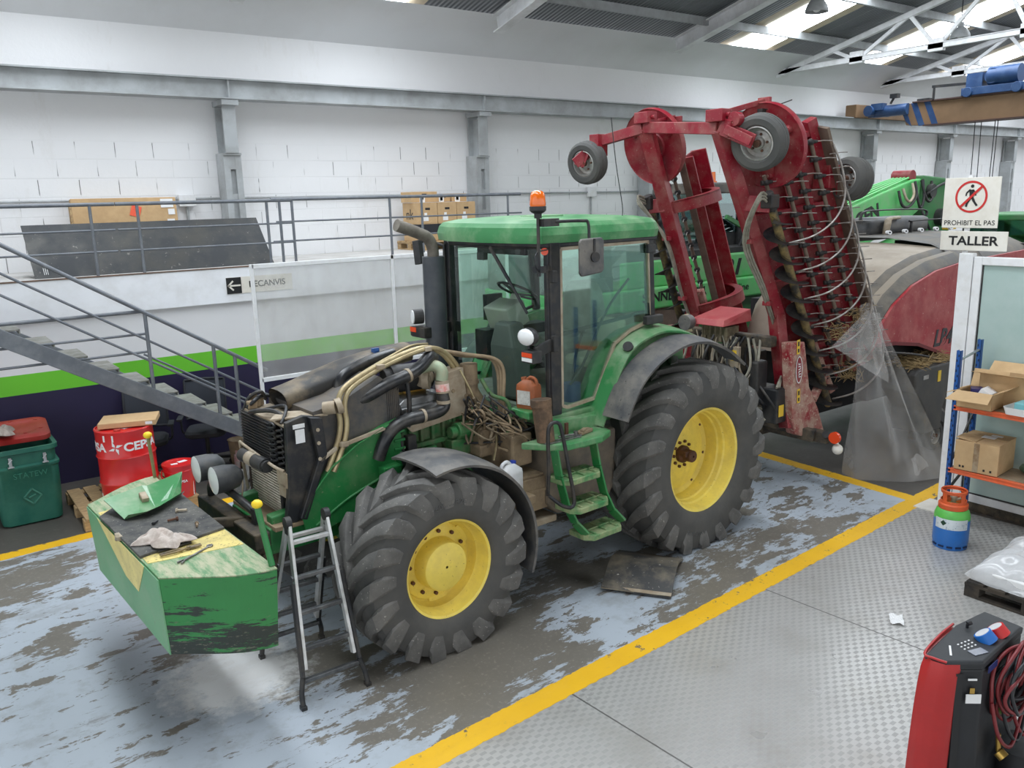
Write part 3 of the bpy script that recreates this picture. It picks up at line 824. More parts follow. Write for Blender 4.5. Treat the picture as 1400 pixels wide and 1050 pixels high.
b = MB(); b.tube([(2.43, .43, 1.90), (2.42, .42, 1.98), (2.46, .36, 2.02), (2.54, .3, 2.0)], .05, 12); TP('thermostat_elbow', b, mat('pale_green_metal', (150, 168, 140), .5, .2, (170, 160, 135), .4, 9), smooth=60)
b = MB(); b.cyl((2.36, .14, 1.90), (2.70, .08, 1.90), .115, n=24); b.cyl((2.70, .08, 1.90), (2.76, .07, 1.90), .09, n=24); TP('air_canister', b, M_BLACK, smooth=35)
b = MB(); b.cyl((2.36, .14, 1.90), (2.50, .25, 1.90), .075, n=18); b.cyl((2.50, .26, 1.90), (2.46, .3, 1.90), .085, n=18); TP('turbo_flange', b, M_CREAM, smooth=35)
# engine block
b = MB(); b.box2((2.0, -.27, 1.1), (2.86, .27, 1.56))
for k in range(7): b.box((2.12 + .11 * k, .285, 1.42), (.03, .04, .22))
for k in range(6): b.cyl((2.16 + .12 * k, .30, 1.50), (2.16 + .12 * k, .30, 1.57), .022, n=10)
b.box2((2.05, .27, 1.35), (2.8, .33, 1.39)); b.cyl((2.05, .38, 1.42), (2.28, .38, 1.43), .075, n=18); b.cyl((2.28, .38, 1.43), (2.34, .38, 1.43), .05, n=18)
b.box((2.2, .34, 1.3), (.3, .16, .14)); b.cyl((2.5, .33, 1.22), (2.5, .33, 1.34), .05, n=14); b.box2((2.05, -.3, .92), (2.8, .3, 1.12))
TP('engine_block', b, M_JDENG, bevel=.012)
b = MB(); b.box2((2.25, .05, 1.60), (2.78, .33, 1.70)); b.prism([(2.25, 1.70), (2.78, 1.70), (2.70, 1.76), (2.30, 1.76)], 'y', .08, .28); b.box2((2.2, .02, 1.56), (2.82, .36, 1.60))
TP('valve_cover', b, M_ALU, bevel=.008)
b = MB(); b.tube([(2.84, .34, 1.82), (2.80, .36, 1.72), (2.78, .37, 1.6), (2.84, .38, 1.5)], .016, 8); b.tube([(2.72, .36, 1.95), (2.71, .37, 1.75), (2.74, .38, 1.56)], .02, 8)
b.tube([(2.84, .42, 1.50), (2.82, .44, 1.36), (2.74, .44, 1.30), (2.70, .42, 1.42)], .012, 8); TP('fuel_line', b, M_BLACKMETAL, smooth=60)
b = MB(); b.box((2.74, .40, 1.40), (.08, .07, .2)); b.cyl((2.745, .40, 1.3), (2.745, .40, 1.1), .02); TP('injector_module', b, M_BLACK, bevel=.006)
b = MB(); b.cyl((2.58, .02, 1.74), (2.36, .02, 1.78), .07, n=16); b.box2((2.3, -.2, 1.72), (2.5, 0, 1.82)); TP('yellow_engine_cover', b, mat('engine_yellow', (206, 160, 60), .5, 0, (150, 125, 85), .4, 6), smooth=40)
b = MB(); b.prism([(2.37, 1.93), (2.17, 1.96), (2.14, 1.69), (2.08, 1.57), (2.70, 1.505), (2.75, 1.56), (2.42, 1.62), (2.385, 1.70)], 'y', .36, .372); b.prism([(2.37, 1.93), (2.17, 1.96), (2.17, 1.90), (2.37, 1.88)], 'y', .20, .372)
s_ = TP('heat_shield', b, M_CREAM, bevel=.004)
for p in ((2.28, 1.78), (2.15, 1.72), (2.12, 1.6)): MB().cyl((p[0], .372, p[1]), (p[0], .38, p[1]), .016, n=10).build('screw', M_BROWN, s_)

# wiring, pipes and boxes in front of the cab
b = MB(); b.cyl((2.06, .30, 1.72), (2.06, .30, 1.97), .075, n=18); b.cyl((2.06, .30, 1.80), (2.06, .30, 1.83), .085, n=18); b.tube([(2.06, .3, 1.75), (2.0, .3, 1.65), (1.9, .28, 1.55)], .07, 12)
TP('air_duct', b, M_BROWN, smooth=40)
b = MB()
for k in range(3): b.tube([(2.35, .12 + .05 * k, 2.12), (2.10, .26 + .05 * k, 2.04 + .01 * k), (1.93, .40 + .04 * k, 2.02), (1.88 - .01 * k, .46 + .03 * k, 1.92), (1.88, .48 + .03 * k, 1.7), (1.90, .5 + .03 * k, 1.45)], .016, 8)
TP('cab_pipe', b, M_BROWN, smooth=60)
for gi in range(3):
    b = MB(); rr = random.Random(20 + gi)
    for k in range(14):
        pts = [(rr.uniform(1.72, 2.25), rr.uniform(.30, .80), rr.uniform(1.28, 1.62)) for _ in range(2)]
        x0 = rr.uniform(2.0, 2.25); y0 = rr.uniform(.32, .6); z0 = rr.uniform(1.5, 1.75)
        x1 = rr.uniform(1.70, 2.0); y1 = rr.uniform(.4, .78); z1 = rr.uniform(1.25, 1.5)
        b.tube([(x0, y0, z0), pts[0], pts[1], (x1, y1, z1)], rr.uniform(.005, .012), 6)
    TP('wiring_loom', b, (M_BROWN, mat('loom_tan', (136, 122, 98), .7, 0, (92, 80, 64), .5, 9), M_BLACKMETAL)[gi], smooth=60)
b = MB(); b.tube([(2.02, .42, 1.85), (1.98, .5, 1.72), (1.88, .58, 1.66), (1.86, .6, 1.52), (1.92, .62, 1.38)], .018, 8); TP('brake_pipe', b, M_JDENG, smooth=60)
b = MB(); b.tube([(2.22, .40, 1.95), (2.13, .46, 1.7), (2.08, .5, 1.45), (2.06, .52, 1.22)], .010, 6); b.tube([(1.95, .52, 1.48), (2.02, .6, 1.32), (2.1, .66, 1.2)], .010, 6); TP('breather_hose', b, M_BEIGE, smooth=60)
b = MB(); b.box((2.05, .44, 1.38), (.16, .16, .16)); b.box((2.06, .46, 1.26), (.2, .2, .1)); b.cyl((2.1, .5, 1.4), (2.1, .56, 1.4), .05, n=14); TP('brake_valve', b, M_BROWN, bevel=.015)
b = MB(); b.box((1.86, .62, 1.26), (.22, .26, .28)); b.box((1.97, .48, 1.2), (.14, .2, .3)); TP('battery_cover', b, M_BROWN, bevel=.02)
b = MB(); b.box2((1.84, .3, .98), (2.3, .42, 1.2)); TP('green_bracket', b, M_JDENG, bevel=.02)
b = MB(); b.box2((1.69, .60, .74), (1.96, .86, 1.03)); b.box2((1.71, .58, 1.03), (1.94, .84, 1.05)); b.box2((1.70, .86, .90), (1.95, .87, .93)); TP('battery_box', b, M_BROWN, bevel=.012)

# fuel tank between the wheels
b = MB(); b.prism([(1.70, 1.30), (1.72, .78), (1.60, .66), (1.0, .62), (.88, .8), (.88, 1.30)], 'y', .42, .90); TP('fuel_tank', b, mat('tank_plastic', (96, 90, 82), .6, 0, (140, 126, 108), .5, 4), bevel=.03)
b = MB(); b.box2((1.60, .40, .60), (1.98, .88, .66)); TP('tank_strap', b, M_CREAM, bevel=.01)

# ---- cab
YL, YRr = .83, -.76
b = MB()   # sill and lower body
b.prism([(1.66, .86), (1.74, .40), (1.74, -.40), (1.60, -.78), (1.0, -.78), (1.0, .86)], 'z', 1.42, 1.535)
b.box2((-.1, -.70, 1.30), (1.1, .70, 1.47)); b.box2((-.3, -.60, 1.3), (-.1, .60, 1.95))
TP('cab_base', b, M_JDCLEAN, bevel=.015)
b = MB(); b.add([(1.70, .90, 1.50), (1.10, .90, 1.50), (1.10, .96, 1.24), (1.72, .96, 1.30)], [(0, 1, 2, 3)]); b.prism([(1.72, 1.52), (1.05, 1.46), (1.09, 1.20), (1.30, 1.20), (1.70, 1.28)], 'y', .80, .93)
TP('door_step_panel', b, M_JDCLEAN, bevel=.01)
b = MB(); b.box2((.0, -.66, 1.46), (1.65, .74, 1.56)); TP('cab_floor', b, mat('cab_mat', (140, 140, 134), .8, 0, (130, 124, 112), .4, 6))
# posts
b = MB()
b.bar((1.57, .83, 1.53), (1.57, .83, 2.97), .09, .11, (1, 0, 0)); b.bar((1.62, .835, 1.53), (1.62, .835, 2.97), .03, .03, (1, 0, 0)); TP('door_post', b, M_BLACKMETAL, bevel=.01)
b = MB(); b.bar((1.44, YRr, 1.53), (1.44, YRr, 2.97), .09, .11, (1, 0, 0)); TP('door_post', b, M_BLACKMETAL, bevel=.01)
for y in (.83, YRr):
    b = MB(); b.bar((.36, y, 2.17), (.40, y, 2.96), .07, .07, (1, 0, 0)); TP('rear_post', b, M_BLACKMETAL, bevel=.01)
b = MB(); b.prism([(1.66, .87), (1.74, .3), (1.72, -.4), (1.46, -.80), (.32, -.80), (.32, .87)], 'z', 2.93, 2.97); TP('roof_frame', b, M_BLACKMETAL, bevel=.01)
dg = [(1.50, 2.915), (.43, 2.925), (.38, 2.21), (.66, 2.145), (.86, 2.05), (1.11, 1.60), (1.44, 1.575), (1.50, 1.60)]
for y, s in ((.85, 1), (YRr - .02, -1)):
    b = MB(); b.prism(dg, 'y', y - .004, y + .004); g = TP('door_glass', b, M_GLASS)
    b = MB(); n = len(dg)
    for i in range(n):
        p, q = dg[i], dg[(i + 1) % n]; b.bar((p[0], y, p[1]), (q[0], y, q[1]), .028, .028, (0, 1, 0))
    b.build('door_seal', M_CREAM if s > 0 else M_BLACK, g)
# bowed windscreen
ws = []
for k in range(13):
    a = k / 12; y = .80 + (YRr + .03 - .80) * a
    x = 1.60 - .14 * a + .19 * math.sin(PI * a) ** .8
    ws.append((x, y))
b = MB(); b.loft([[(p[0], p[1], z) for p in ws] for z in (1.535, 2.0, 2.5, 2.945)], closed=False, caps=False); w_ = TP('windscreen', b, M_GLASS, smooth=60)
b = MB()
for z in (1.545, 2.93):
    q = MB(); q.tube([(p[0] + .005, p[1], z) for p in ws], .016, 6, sm=False); q.build('windscreen_seal', M_BLACK, w_, smooth=40)
b = MB(); b.add([(.36, -.70, 2.0), (.36, .78, 2.0), (.38, .78, 2.93), (.38, -.70, 2.93)], [(0, 1, 2, 3)]); TP('rear_window', b, M_GLASS)
# roof
def roofring(z, ins):
    pl = [(1.70, .86), (1.76, .60), (1.80, .15), (1.76, -.35), (1.62, -.70), (1.50, -.78), (.9, -.82), (.42, -.84), (.30, -.80), (.24, -.5), (.22, 0), (.24, .5), (.29, .84), (.40, .90), (.9, .90), (1.3, .885)]
    cx, cy = 1.0, .03
    return [(cx + (x - cx) * (1 - ins), cy + (y - cy) * (1 - ins), z) for x, y in pl]
b = MB(); b.loft([roofring(2.965, .05), roofring(2.965, .0), roofring(3.03, -.012), roofring(3.09, .01), roofring(3.125, .05), roofring(3.15, .2), roofring(3.17, .6)])
TP('roof', b, M_ROOFTOP, smooth=25)
b = MB(); b.box((1.2, .3, 3.165), (.25, .3, .03)); TP('roof_hatch', b, M_ROOFTOP, bevel=.01)
b = MB(); b.cyl((.5, .62, 3.13), (.5, .62, 3.155), .04); TP('roof_plug', b, M_ROOFTOP, bevel=.01)
# rear fenders: green inner shell and black extension
cx0, cz0 = 0.0, .9
grn = [(1.22, 1.40), (1.13, 1.60), (.99, 1.86), (.84, 2.04), (.64, 2.13), (.37, 2.17), (.06, 2.12), (-.27, 2.0)]
def arcfn(poly, y0, y1, drop=0.0, lift=0.0):
    n = len(poly) - 1
    def fn(u, v):
        t = u * n; i = min(int(t), n - 1); f = t - i
        p0 = poly[max(i - 1, 0)]; p1 = poly[i]; p2 = poly[i + 1]; p3 = poly[min(i + 2, n)]
        def cr(k): return .5 * (2 * p1[k] + (p2[k] - p0[k]) * f + (2 * p0[k] - 5 * p1[k] + 4 * p2[k] - p3[k]) * f * f + (p1[k] * 3 - p0[k] - 3 * p2[k] + p3[k]) * f ** 3)
        x, z = cr(0), cr(1)
        dx, dz = x - cx0, z - cz0; L = math.hypot(dx, dz)
        k = -drop * v * v
        x += dx / L * k; z += dz / L * k
        return (x, y0 + (y1 - y0) * v, z), (dx / L, .3 * (1 if y1 > y0 else -1) * v, dz / L)
    return fn
for s in (1, -1):
    b = MB(); b.shell(arcfn(grn, s * .70, s * 1.02, .05), 28, 6, .02)
    b.prism([(1.22, 1.40)] + grn[1:] + [(-.3, 1.4)], 'y', s * .66, s * .70)
    f_ = TP('rear_fender', b, M_JDCLEAN, smooth=35)
    blk = [(1.165, 1.46), (1.07, 1.63), (.93, 1.80), (.68, 1.955), (.36, 2.045), (0.02, 2.03), (-.30, 1.91), (-.56, 1.74)]
    b = MB(); b.shell(arcfn([(x + .0, z + .02) for x, z in blk], s * 1.0, s * 1.26, .045), 30, 5, .025)
    b.build('fender_extension', M_MUDGUARD, f_, smooth=35)
    b = MB(); b.cyl((.80, s * .97, 2.02), (.83, s * .985, 2.04), .045, n=16); b.build('fender_plug', M_BLACK, f_)
# front mudguards
for s in (1, -1):
    def ff(u, v):
        a = R(80) + R(118) * u
        r = .82 + .03 * math.sin(PI * u) - .035 * (abs(2 * v - 1) ** 3)
        ins = .12 * max(0, .25 - u) * 4 * (v - .3)
        return (2.93 + r * math.cos(a), s * (.64 + .60 * v), .665 + r * math.sin(a)), (math.cos(a), s * (v - .5) * .5, math.sin(a))
    b = MB(); b.shell(ff, 24, 8, .02)
    b2 = MB()
    g_ = TP('front_mudguard', b, M_MUDGUARD, smooth=40)
    b = MB(); b.bar((2.93, s * .60, 1.42), (2.75, s * .40, 1.2), .06, .05); b.bar((2.6, s * .64, 1.38), (2.75, s * .40, 1.2), .06, .05); b.build('mudguard_bracket', M_BLACKMETAL, g_)

# exhaust stack on the right
b = MB(); b.cyl((1.76, -.60, 1.75), (1.76, -.60, 2.82), .103, n=28); b.cyl((1.76, -.60, 1.55), (1.76, -.60, 1.75), .06, n=20)
e_ = TP('exhaust_stack', b, mat('exhaust_grey', (70, 74, 80), .45, .2, (96, 98, 100), .3, 5), smooth=35)
b = MB(); b.tube([(1.76, -.60, 2.80), (1.762, -.60, 2.90), (1.81, -.60, 2.99), (1.90, -.60, 3.035), (2.02, -.60, 3.08), (2.14, -.60, 3.12)], .055, 16)
b.build('exhaust_pipe', mat('exhaust_pipe', (128, 122, 112), .6, .3, (98, 92, 84), .5, 8), e_, smooth=50)
b = MB(); b.bar((1.84, -.60, 2.12), (1.40, -.80, 2.12), .03, .10); b.box((1.86, -.66, 2.12), (.14, .22, .10)); b.build('exhaust_bracket', M_BLACKMETAL, e_, bevel=.006)
b = MB(); b.box((1.90, -.74, 2.12), (.05, .12, .09)); b.cyl((1.84, -.70, 2.26), (1.93, -.73, 2.26), .07, n=18)
m_ = TP('marker_lamp', b, M_BLACK, bevel=.006)
b = MB(); b.box((1.928, -.74, 2.14), (.008, .10, .045)); b.build('orange_lens', M_REFL, m_)
b = MB(); b.cyl((1.93, -.73, 2.26), (1.938, -.733, 2.26), .063, n=18); b.build('lamp_glass', M_LENS, m_)
b = MB(); b.tube([(1.5, -.80, 2.9), (1.6, -.95, 2.95), (1.66, -1.0, 2.9)], .014, 8); b.box((1.67, -.98, 2.84), (.05, .11, .23), Matrix.Rotation(R(8), 3, 'X')); TP('side_mirror', b, M_BLACK, bevel=.02)
# left mirror
b = MB(); b.box((1.70, .95, 3.135), (.16, .06, .06)); b.tube([(1.66, .97, 3.14), (1.45, 1.06, 3.14), (1.40, 1.08, 3.12), (1.40, 1.09, 2.99)], .013, 8)
a_ = TP('mirror_arm', b, M_BLACKMETAL, bevel=.004)
b = MB(); b.loft([[(x * 1.35 + (1.40), 1.10 + dy, 2.855 + z) for x, z in ((-.085, -.13), (.085, -.15), (.10, -.12), (.10, .12), (.085, .145), (-.085, .15), (-.10, .12), (-.10, -.10))] for dy in (0, .05)])
b.v = [(v[0] + (v[1] - 1.1) * .5, v[1], v[2]) for v in b.v]
m_ = TP('side_mirror', b, M_MUDGUARD, bevel=.012)
b = MB(); b.cyl((1.405, 1.15, 2.855), (1.41, 1.175, 2.855), .04, n=16); b.cyl((1.405, 1.155, 2.90), (1.405, 1.155, 3.0), .010); b.build('mirror_pivot', M_BLACKMETAL, m_, smooth=40)
b = MB(); b.box((1.395, 1.096, 2.855), (.16, .004, .22)); b.build('mirror_face', M_MIRROR, m_)
# beacon pole
b = MB(); b.cyl((1.79, .92, 2.72), (1.79, .92, 3.17), .014, n=10); b.box((1.77, .90, 2.77), (.06, .10, .05)); b.bar((1.77, .9, 2.77), (1.62, .85, 2.77), .03, .04); b.tube([(1.79, .93, 2.75), (1.84, .94, 2.80), (1.82, .93, 2.9), (1.66, .88, 2.92)], .006, 6)
p_ = TP('beacon_pole', b, M_BLACKMETAL, smooth=40)
b = MB(); b.cyl((1.79, .92, 3.17), (1.79, .92, 3.21), .03, n=16); b.lathe([(.02, 0), (.05, .015), (.066, .03), (.066, .06), (.06, .062)], (1.79, .92, 3.20), 'z', 20); b.build('beacon_base', M_BLACK, p_, smooth=40)
b = MB(); b.lathe([(.06, 0), (.064, .02), (.058, .085), (.048, .11), (.03, .122), (.002, .124)], (1.79, .92, 3.258), 'z', 24); b.build('beacon_dome', M_ORANGE, p_, smooth=50)
b = MB(); b.cyl((1.68, .865, 2.905), (1.685, .872, 2.905), .03, n=16); TP('red_reflector', b, M_REFL)
# front work lamp and marker on the left door post
b = MB(); b.bar((1.62, .86, 2.14), (1.86, .93, 2.11), .03, .10); b.box((1.90, .94, 2.09), (.10, .14, .10))
m_ = TP('marker_lamp', b, M_BLACK, bevel=.008)
b = MB(); b.box((1.953, .94, 2.108), (.008, .12, .035)); b.build('orange_lens', M_REFL, m_)
b = MB(); b.box((1.953, .94, 2.07), (.008, .12, .03)); b.build('white_lens', M_LENS, m_)
b = MB(); b.ball((1.89, .90, 2.245), .088, 16, (.7, 1.15, .85)); b.cyl((1.90, .9, 2.15), (1.90, .9, 2.2), .012)
m_ = TP('work_lamp', b, M_BLACK, smooth=50)
b = MB(); b.ball((1.925, .90, 2.245), .084, 16, (.45, 1.12, .82)); b.build('lamp_glass', M_LENS, m_, smooth=50)
# door hinge blocks, handle, wiper, antenna
b = MB(); b.box((.40, .90, 2.22), (.22, .06, .08)); TP('door_hinge', b, M_BLACK, bevel=.012)
b = MB(); b.box((.42, .88, 2.86), (.10, .04, .08)); TP('door_hinge', b, M_BLACK, bevel=.008)
b = MB(); b.box((1.60, .88, 2.15), (.05, .05, .14)); TP('door_latch', b, M_BLACK, bevel=.008)
b = MB(); b.box((1.60, .88, 2.70), (.05, .05, .10)); TP('door_latch', b, M_BLACK, bevel=.008)
b = MB(); b.bar((1.79, .30, 2.93), (1.80, .56, 2.66), .012, .03); b.bar((1.80, .56, 2.66), (1.75, .72, 2.40), .012, .02); TP('wiper', b, M_BLACKMETAL)
b = MB(); b.tube([(.60, .70, 3.14), (.60, .70, 3.25), (.68, .70, 3.6), (.74, .70, 3.98)], .004, 6); b.cyl((.60, .70, 3.05), (.60, .70, 3.15), .02, .008); TP('antenna', b, M_BLACK)
# interior
M_SEAT = mat('seat_fabric', (158, 158, 152), .9, 0, (120, 116, 106), .3, 6)
b = MB(); b.loft([[(x + .0, y * w, z) for x, y in ((.62, -.24), (.66, 0), (.62, .24), (.48, .25), (.44, 0), (.48, -.25))] for z, w in ((2.02, 1), (2.25, 1.02), (2.42, .85), (2.52, .55))]); b.box((.78, 0, 1.97), (.52, .5, .13)); b.box((.75, 0, 1.75), (.35, .35, .35))
b.xf(Matrix.Translation((-.12, .02, 0))); TP('driver_seat', b, M_SEAT, bevel=.03)
b = MB(); b.box((.80, .46, 1.86), (.34, .3, .10)); b.box((.55, .52, 2.05), (.10, .32, .34)); TP('passenger_seat', b, mat('tan_seat', (186, 178, 156), .9), bevel=.04)
b = MB(); b.lathe([(.17, 0)] * 1 + [(.19, .012), (.205, 0), (.19, -.012), (.175, 0)], (0, 0, 0), 'z', 28)
for k in range(3): b.bar((0, 0, -.03), (.19 * math.cos(2 * PI * k / 3), .19 * math.sin(2 * PI * k / 3), 0), .03, .015)
b.xf(Matrix.Translation((1.28, .04, 2.50)) @ Matrix.Rotation(R(-28), 4, 'Y')); TP('steering_wheel', b, M_BLACK, smooth=50)
b = MB(); b.tube([(1.30, .04, 2.47), (1.38, .04, 2.25), (1.45, .04, 1.9), (1.50, .04, 1.56)], .05, 10); b.box((1.42, .04, 2.3), (.22, .34, .22), Matrix.Rotation(R(20), 3, 'Y')); TP('steering_column', b, mat('grey_plastic', (168, 166, 158), .6), bevel=.02)
b = MB(); b.loft([[(1.60 - i, y, z) for i, y, z in ((0, .02, 1.56), (0, .40, 1.58), (.16, .40, 1.58), (.16, .02, 1.56))], [(1.62 - i, y, 2.05) for i, y in ((0, .03), (0, .37), (.2, .37), (.2, .03))], [(1.60 - i, y, 2.26) for i, y in ((0, .09), (0, .30), (.16, .30), (.16, .09))]]); TP('instrument_console', b, mat('console_grey', (96, 98, 96), .6), bevel=.03)
b = MB(); b.box((1.66, .30, 2.90), (.04, .66, .07)); b.box((1.66, .02, 2.84), (.05, .10, .07)); TP('sun_visor', b, M_BLACK, bevel=.008)
b = MB(); b.tube([(1.05, .50, 1.57), (1.02, .52, 1.9), (.95, .54, 2.12)], .014, 8); b.ball((.95, .54, 2.14), .03); b.box((.95, -.45, 1.95), (.8, .18, .3)); b.box((1.15, -.5, 2.3), (.2, .06, .25)); b.tube([(1.05, -.48, 2.1), (1.12, -.5, 2.25)], .02); TP('side_console', b, M_BLACK, bevel=.02)
b = MB(); b.cyl((1.2, .66, 1.56), (1.2, .66, 1.72), .08, n=16); TP('blue_bottle', b, mat('blue_plastic', (38, 70, 130), .4), smooth=40)
b = MB(); b.tube([(.62, .80, 2.6), (.9, .80, 2.35), (1.2, .80, 1.9), (1.35, .80, 1.75)], .012, 8); b.bar((1.45, .80, 2.2), (.42, .80, 2.28), .02, .03); TP('door_bar', b, M_BLACK)

# step ladder to the cab
b = MB(); b.prism([(1.97, .86), (1.80, 1.10), (1.70, 1.16), (1.34, 1.18), (1.16, 1.10), (1.10, .86)], 'z', 1.31, 1.37); TP('step_platform', b, M_JDCLEAN, bevel=.012)
sp = []
for s, off in ((1, 0), (0, 0)):
    x = 1.80 if s else 1.36
    b = MB()
    pts = [(x, 1.08, 1.32), (x - .01, 1.12, 1.1), (x - .06, 1.15, .85), (x - .13, 1.18, .68), (x - .20, 1.24, .575)]
    for i in range(4): b.bar(pts[i], pts[i + 1], .09, .02, (1, 0, 0))
    TP('step_rail', b, M_JD, bevel=.005)
for z, y, xc in ((1.08, 1.10, 1.575), (.83, 1.14, 1.52), (.575, 1.18, 1.40)):
    b = MB(); w = .44
    b.prism([(xc + w / 2, y - .13), (xc + w / 2, y + .05), (xc + w / 2 - .06, y + .12), (xc - w / 2 + .06, y + .12), (xc - w / 2, y + .05), (xc - w / 2, y - .13)], 'z', z - .05, z)
    for k in (-1, 0, 1): b.box((xc + k * .13, y, z + .006), (.02, .2, .012))
    b.box((xc, y, z + .006), (.4, .02, .012))
    TP('step_tread', b, mat('step_green', (58, 128, 74), .5, 0, (170, 170, 130), .5, 9), bevel=.006)
b = MB(); b.tube([(1.95, 1.16, .99), (1.955, 1.18, 1.2), (1.955, 1.18, 1.50), (1.93, 1.19, 1.585), (1.87, 1.21, 1.585), (1.84, 1.22, 1.50), (1.80, 1.25, 1.2), (1.765, 1.27, .95), (1.79, 1.27, .88), (1.88, 1.25, .91), (1.97, 1.2, 1.0)], .016, 8); TP('grab_rail', b, M_BLACKMETAL, smooth=60)
b = MB(); b.cyl((1.80, .98, 1.37), (1.80, .93, 1.68), .075, .082, n=20); b.cyl((1.80, .93, 1.66), (1.80, .925, 1.72), .088, n=20); c_ = TP('filler_tube', b, mat('brown_cylinder', (124, 98, 74), .7, .1, (60, 52, 46), .5, 9), smooth=40)

# front linkage
b = MB()
for s in (-.42, .42):
    b.bar((3.85, s * .6, .80), (4.25, s, .72), .09, .16); b.bar((3.90, s * .5, 1.0), (3.95, s * .6, .62), .10, .18)
b.box2((3.90, -.34, .70), (4.06, .34, 1.0)); b.bar((4.03, -.74, .97), (4.03, .42, .97), .12, .12); b.bar((3.9, 0, .98), (4.26, 0, 1.05), .06, .07)
TP('front_linkage', b, M_DARK, bevel=.012)
b = MB(); b.bar((3.98, .20, 1.02), (3.98, .20, 1.15), .05, .05, (1, 0, 0)); b.tube([(4.0, -.66, 1.02), (4.0, -.62, 1.14), (3.98, -.3, 1.15), (3.98, .05, 1.13), (3.97, .2, 1.10)], .03, 8); TP('lamp_bar', b, M_BLACKMETAL, smooth=50)
for y in (-.66, -.28):
    b = MB(); b.loft([[(4.02 + dx, y + math.cos(a) * .115 * w, 1.27 + math.sin(a) * .105 * w) for a in [2 * PI * k / 20 for k in range(20)]] for dx, w in ((-.14, .45), (-.10, .85), (-.02, 1.0), (.08, 1.02))]); b.cyl((3.98, y, 1.12), (3.98, y, 1.2), .02)
    l_ = TP('head_lamp', b, mat('lamp_shell', (66, 68, 71), .5, 0, (110, 108, 102), .3, 5), smooth=40)
    b = MB(); b.lathe([(.001, .012), (.06, .01), (.108, .0)], (4.10, y, 1.27), 'x', 20); b.build('lamp_glass', M_LENS, l_, smooth=50)
b = MB(); b.tube([(3.95, -.28, 1.35), (3.90, -.22, 1.25), (3.92, -.2, 1.12)], .006, 6); b.tube([(3.95, -.66, 1.35), (3.92, -.58, 1.25), (3.95, -.5, 1.15)], .006, 6); TP('lamp_cable', b, M_CREAM)
# rear linkage stubs
b = MB()
for s in (-.4, .4): b.bar((-.5, s * .8, .75), (-1.45, s, .62), .07, .1); b.bar((-.55, s * .8, 1.3), (-1.1, s * .95, .7), .05, .05)
b.bar((-.7, 0, 1.25), (-1.5, 0, 1.2), .07, .07); TP('rear_linkage', b, M_DARK, bevel=.01)
# ---------------------------------------------------------------- front weight and what lies on it
def TL(x, y, z):
    c, s = math.cos(TRT), math.sin(TRT)
    return (TRX + x * c - y * s, TRY + x * s + y * c, z)
def worn_material(name, base, worn, dark, top):
    m = D.materials.new(name); t = NT(m)
    c = t.mix(t.noise(3, 4), lin(base), lin([v * .86 for v in base]))
    st = t.map((1.0, 1.0, 7.0) if not top else (5, 1.0, 1))
    n1 = t.noise(2.6 if top else 1.9, 9, .74, st)
    n2 = t.noise(11, 6, .75, t.map((1, 1.6, 5) if not top else (3, 1.2, 1)))
    if top:
        c = t.mix(t.m('MULTIPLY', t.step(n1, .40, .56), .85), c, lin(worn))
        c = t.mix(t.step(n2, .60, .66), c, lin((170, 176, 140)))
        c = t.mix(t.step(t.noise(20, 6, .7), .64, .70), c, lin(dark))
    else:
        x, y, z = t.xyz()
        low = t.m('SUBTRACT', 1.0, t.step(z, .0, .34))
        k = t.m('ADD', n1, t.m('MULTIPLY', low, .16))
        c = t.mix(t.step(k, .565, .59), c, lin(dark))
        c = t.mix(t.m('MULTIPLY', t.step(t.m('ADD', n2, t.m('MULTIPLY', low, .12)), .66, .72), .8), c, lin(worn))
    t.put(c, t.b.inputs['Base Color']); t.b.inputs['Roughness'].default_value = .5
    return m
M_WSIDE = worn_material('weight_side_paint', (58, 142, 78), (120, 120, 104), (48, 56, 52), False)
M_WFRONT = mat('weight_front_paint', (104, 166, 120), .45, 0, (150, 180, 150), .35, 3, fine=(130, 130, 115), fine_amt=.08)
M_WTOP = worn_material('weight_top_paint', (96, 150, 100), (186, 182, 152), (84, 82, 72), True)
wt = thing('counterweight', 'green and yellow steel weight block carried on the nose of the tractor', 'weight', TL(4.55, 0, .58), TRT)
H_ = .54
side = []
for k in range(9):      # curved near end, seen from above
    a = k / 8
    side.append((.32 - .60 * a, .865 + .36 * math.sin(a * PI / 2) ** 1.15))
plan = [(.325, -.86)] + [(.325, .86)] + side[1:] + [(x, -y) for x, y in side[::-1][:-1]]
b = MB(); b.cur = 0; b.prism(plan, 'z', .0, H_ - .01)
bot = [(x * .92 + (.0), y * .97) for x, y in plan]
n = len(plan)
b.v = [(bot[i % n][0], bot[i % n][1], 0) if i < n else b.v[i] for i in range(2 * n)]
body = b.build('weight_body', M_WSIDE, wt, bevel=.006)
b = MB(); b.prism(plan, 'z', H_ - .01, H_); b.build('top_plate', M_WTOP, wt, bevel=.003)
b = MB(); b.loft([[(.325, -.86, H_ - .015), (.325, .86, H_ - .015), (.299, .834, .002), (.299, -.834, .002)], [(.333, -.86, H_ - .015), (.333, .86, H_ - .015), (.307, .834, .002), (.307, -.834, .002)]])
b.build('front_plate', M_WFRONT, wt)
def fx_(z): return .335 - .026 * (1 - z / H_)
b = MB(); yv = [(-.54, H_ - .012), (.60, H_ - .012), (.335, .255), (.05, .27)]
b.loft([[(fx_(z), y, z) for y, z in yv], [(fx_(z) + .002, y, z) for y, z in yv]]); b.build('yellow_chevron', M_YELPLAIN, wt)
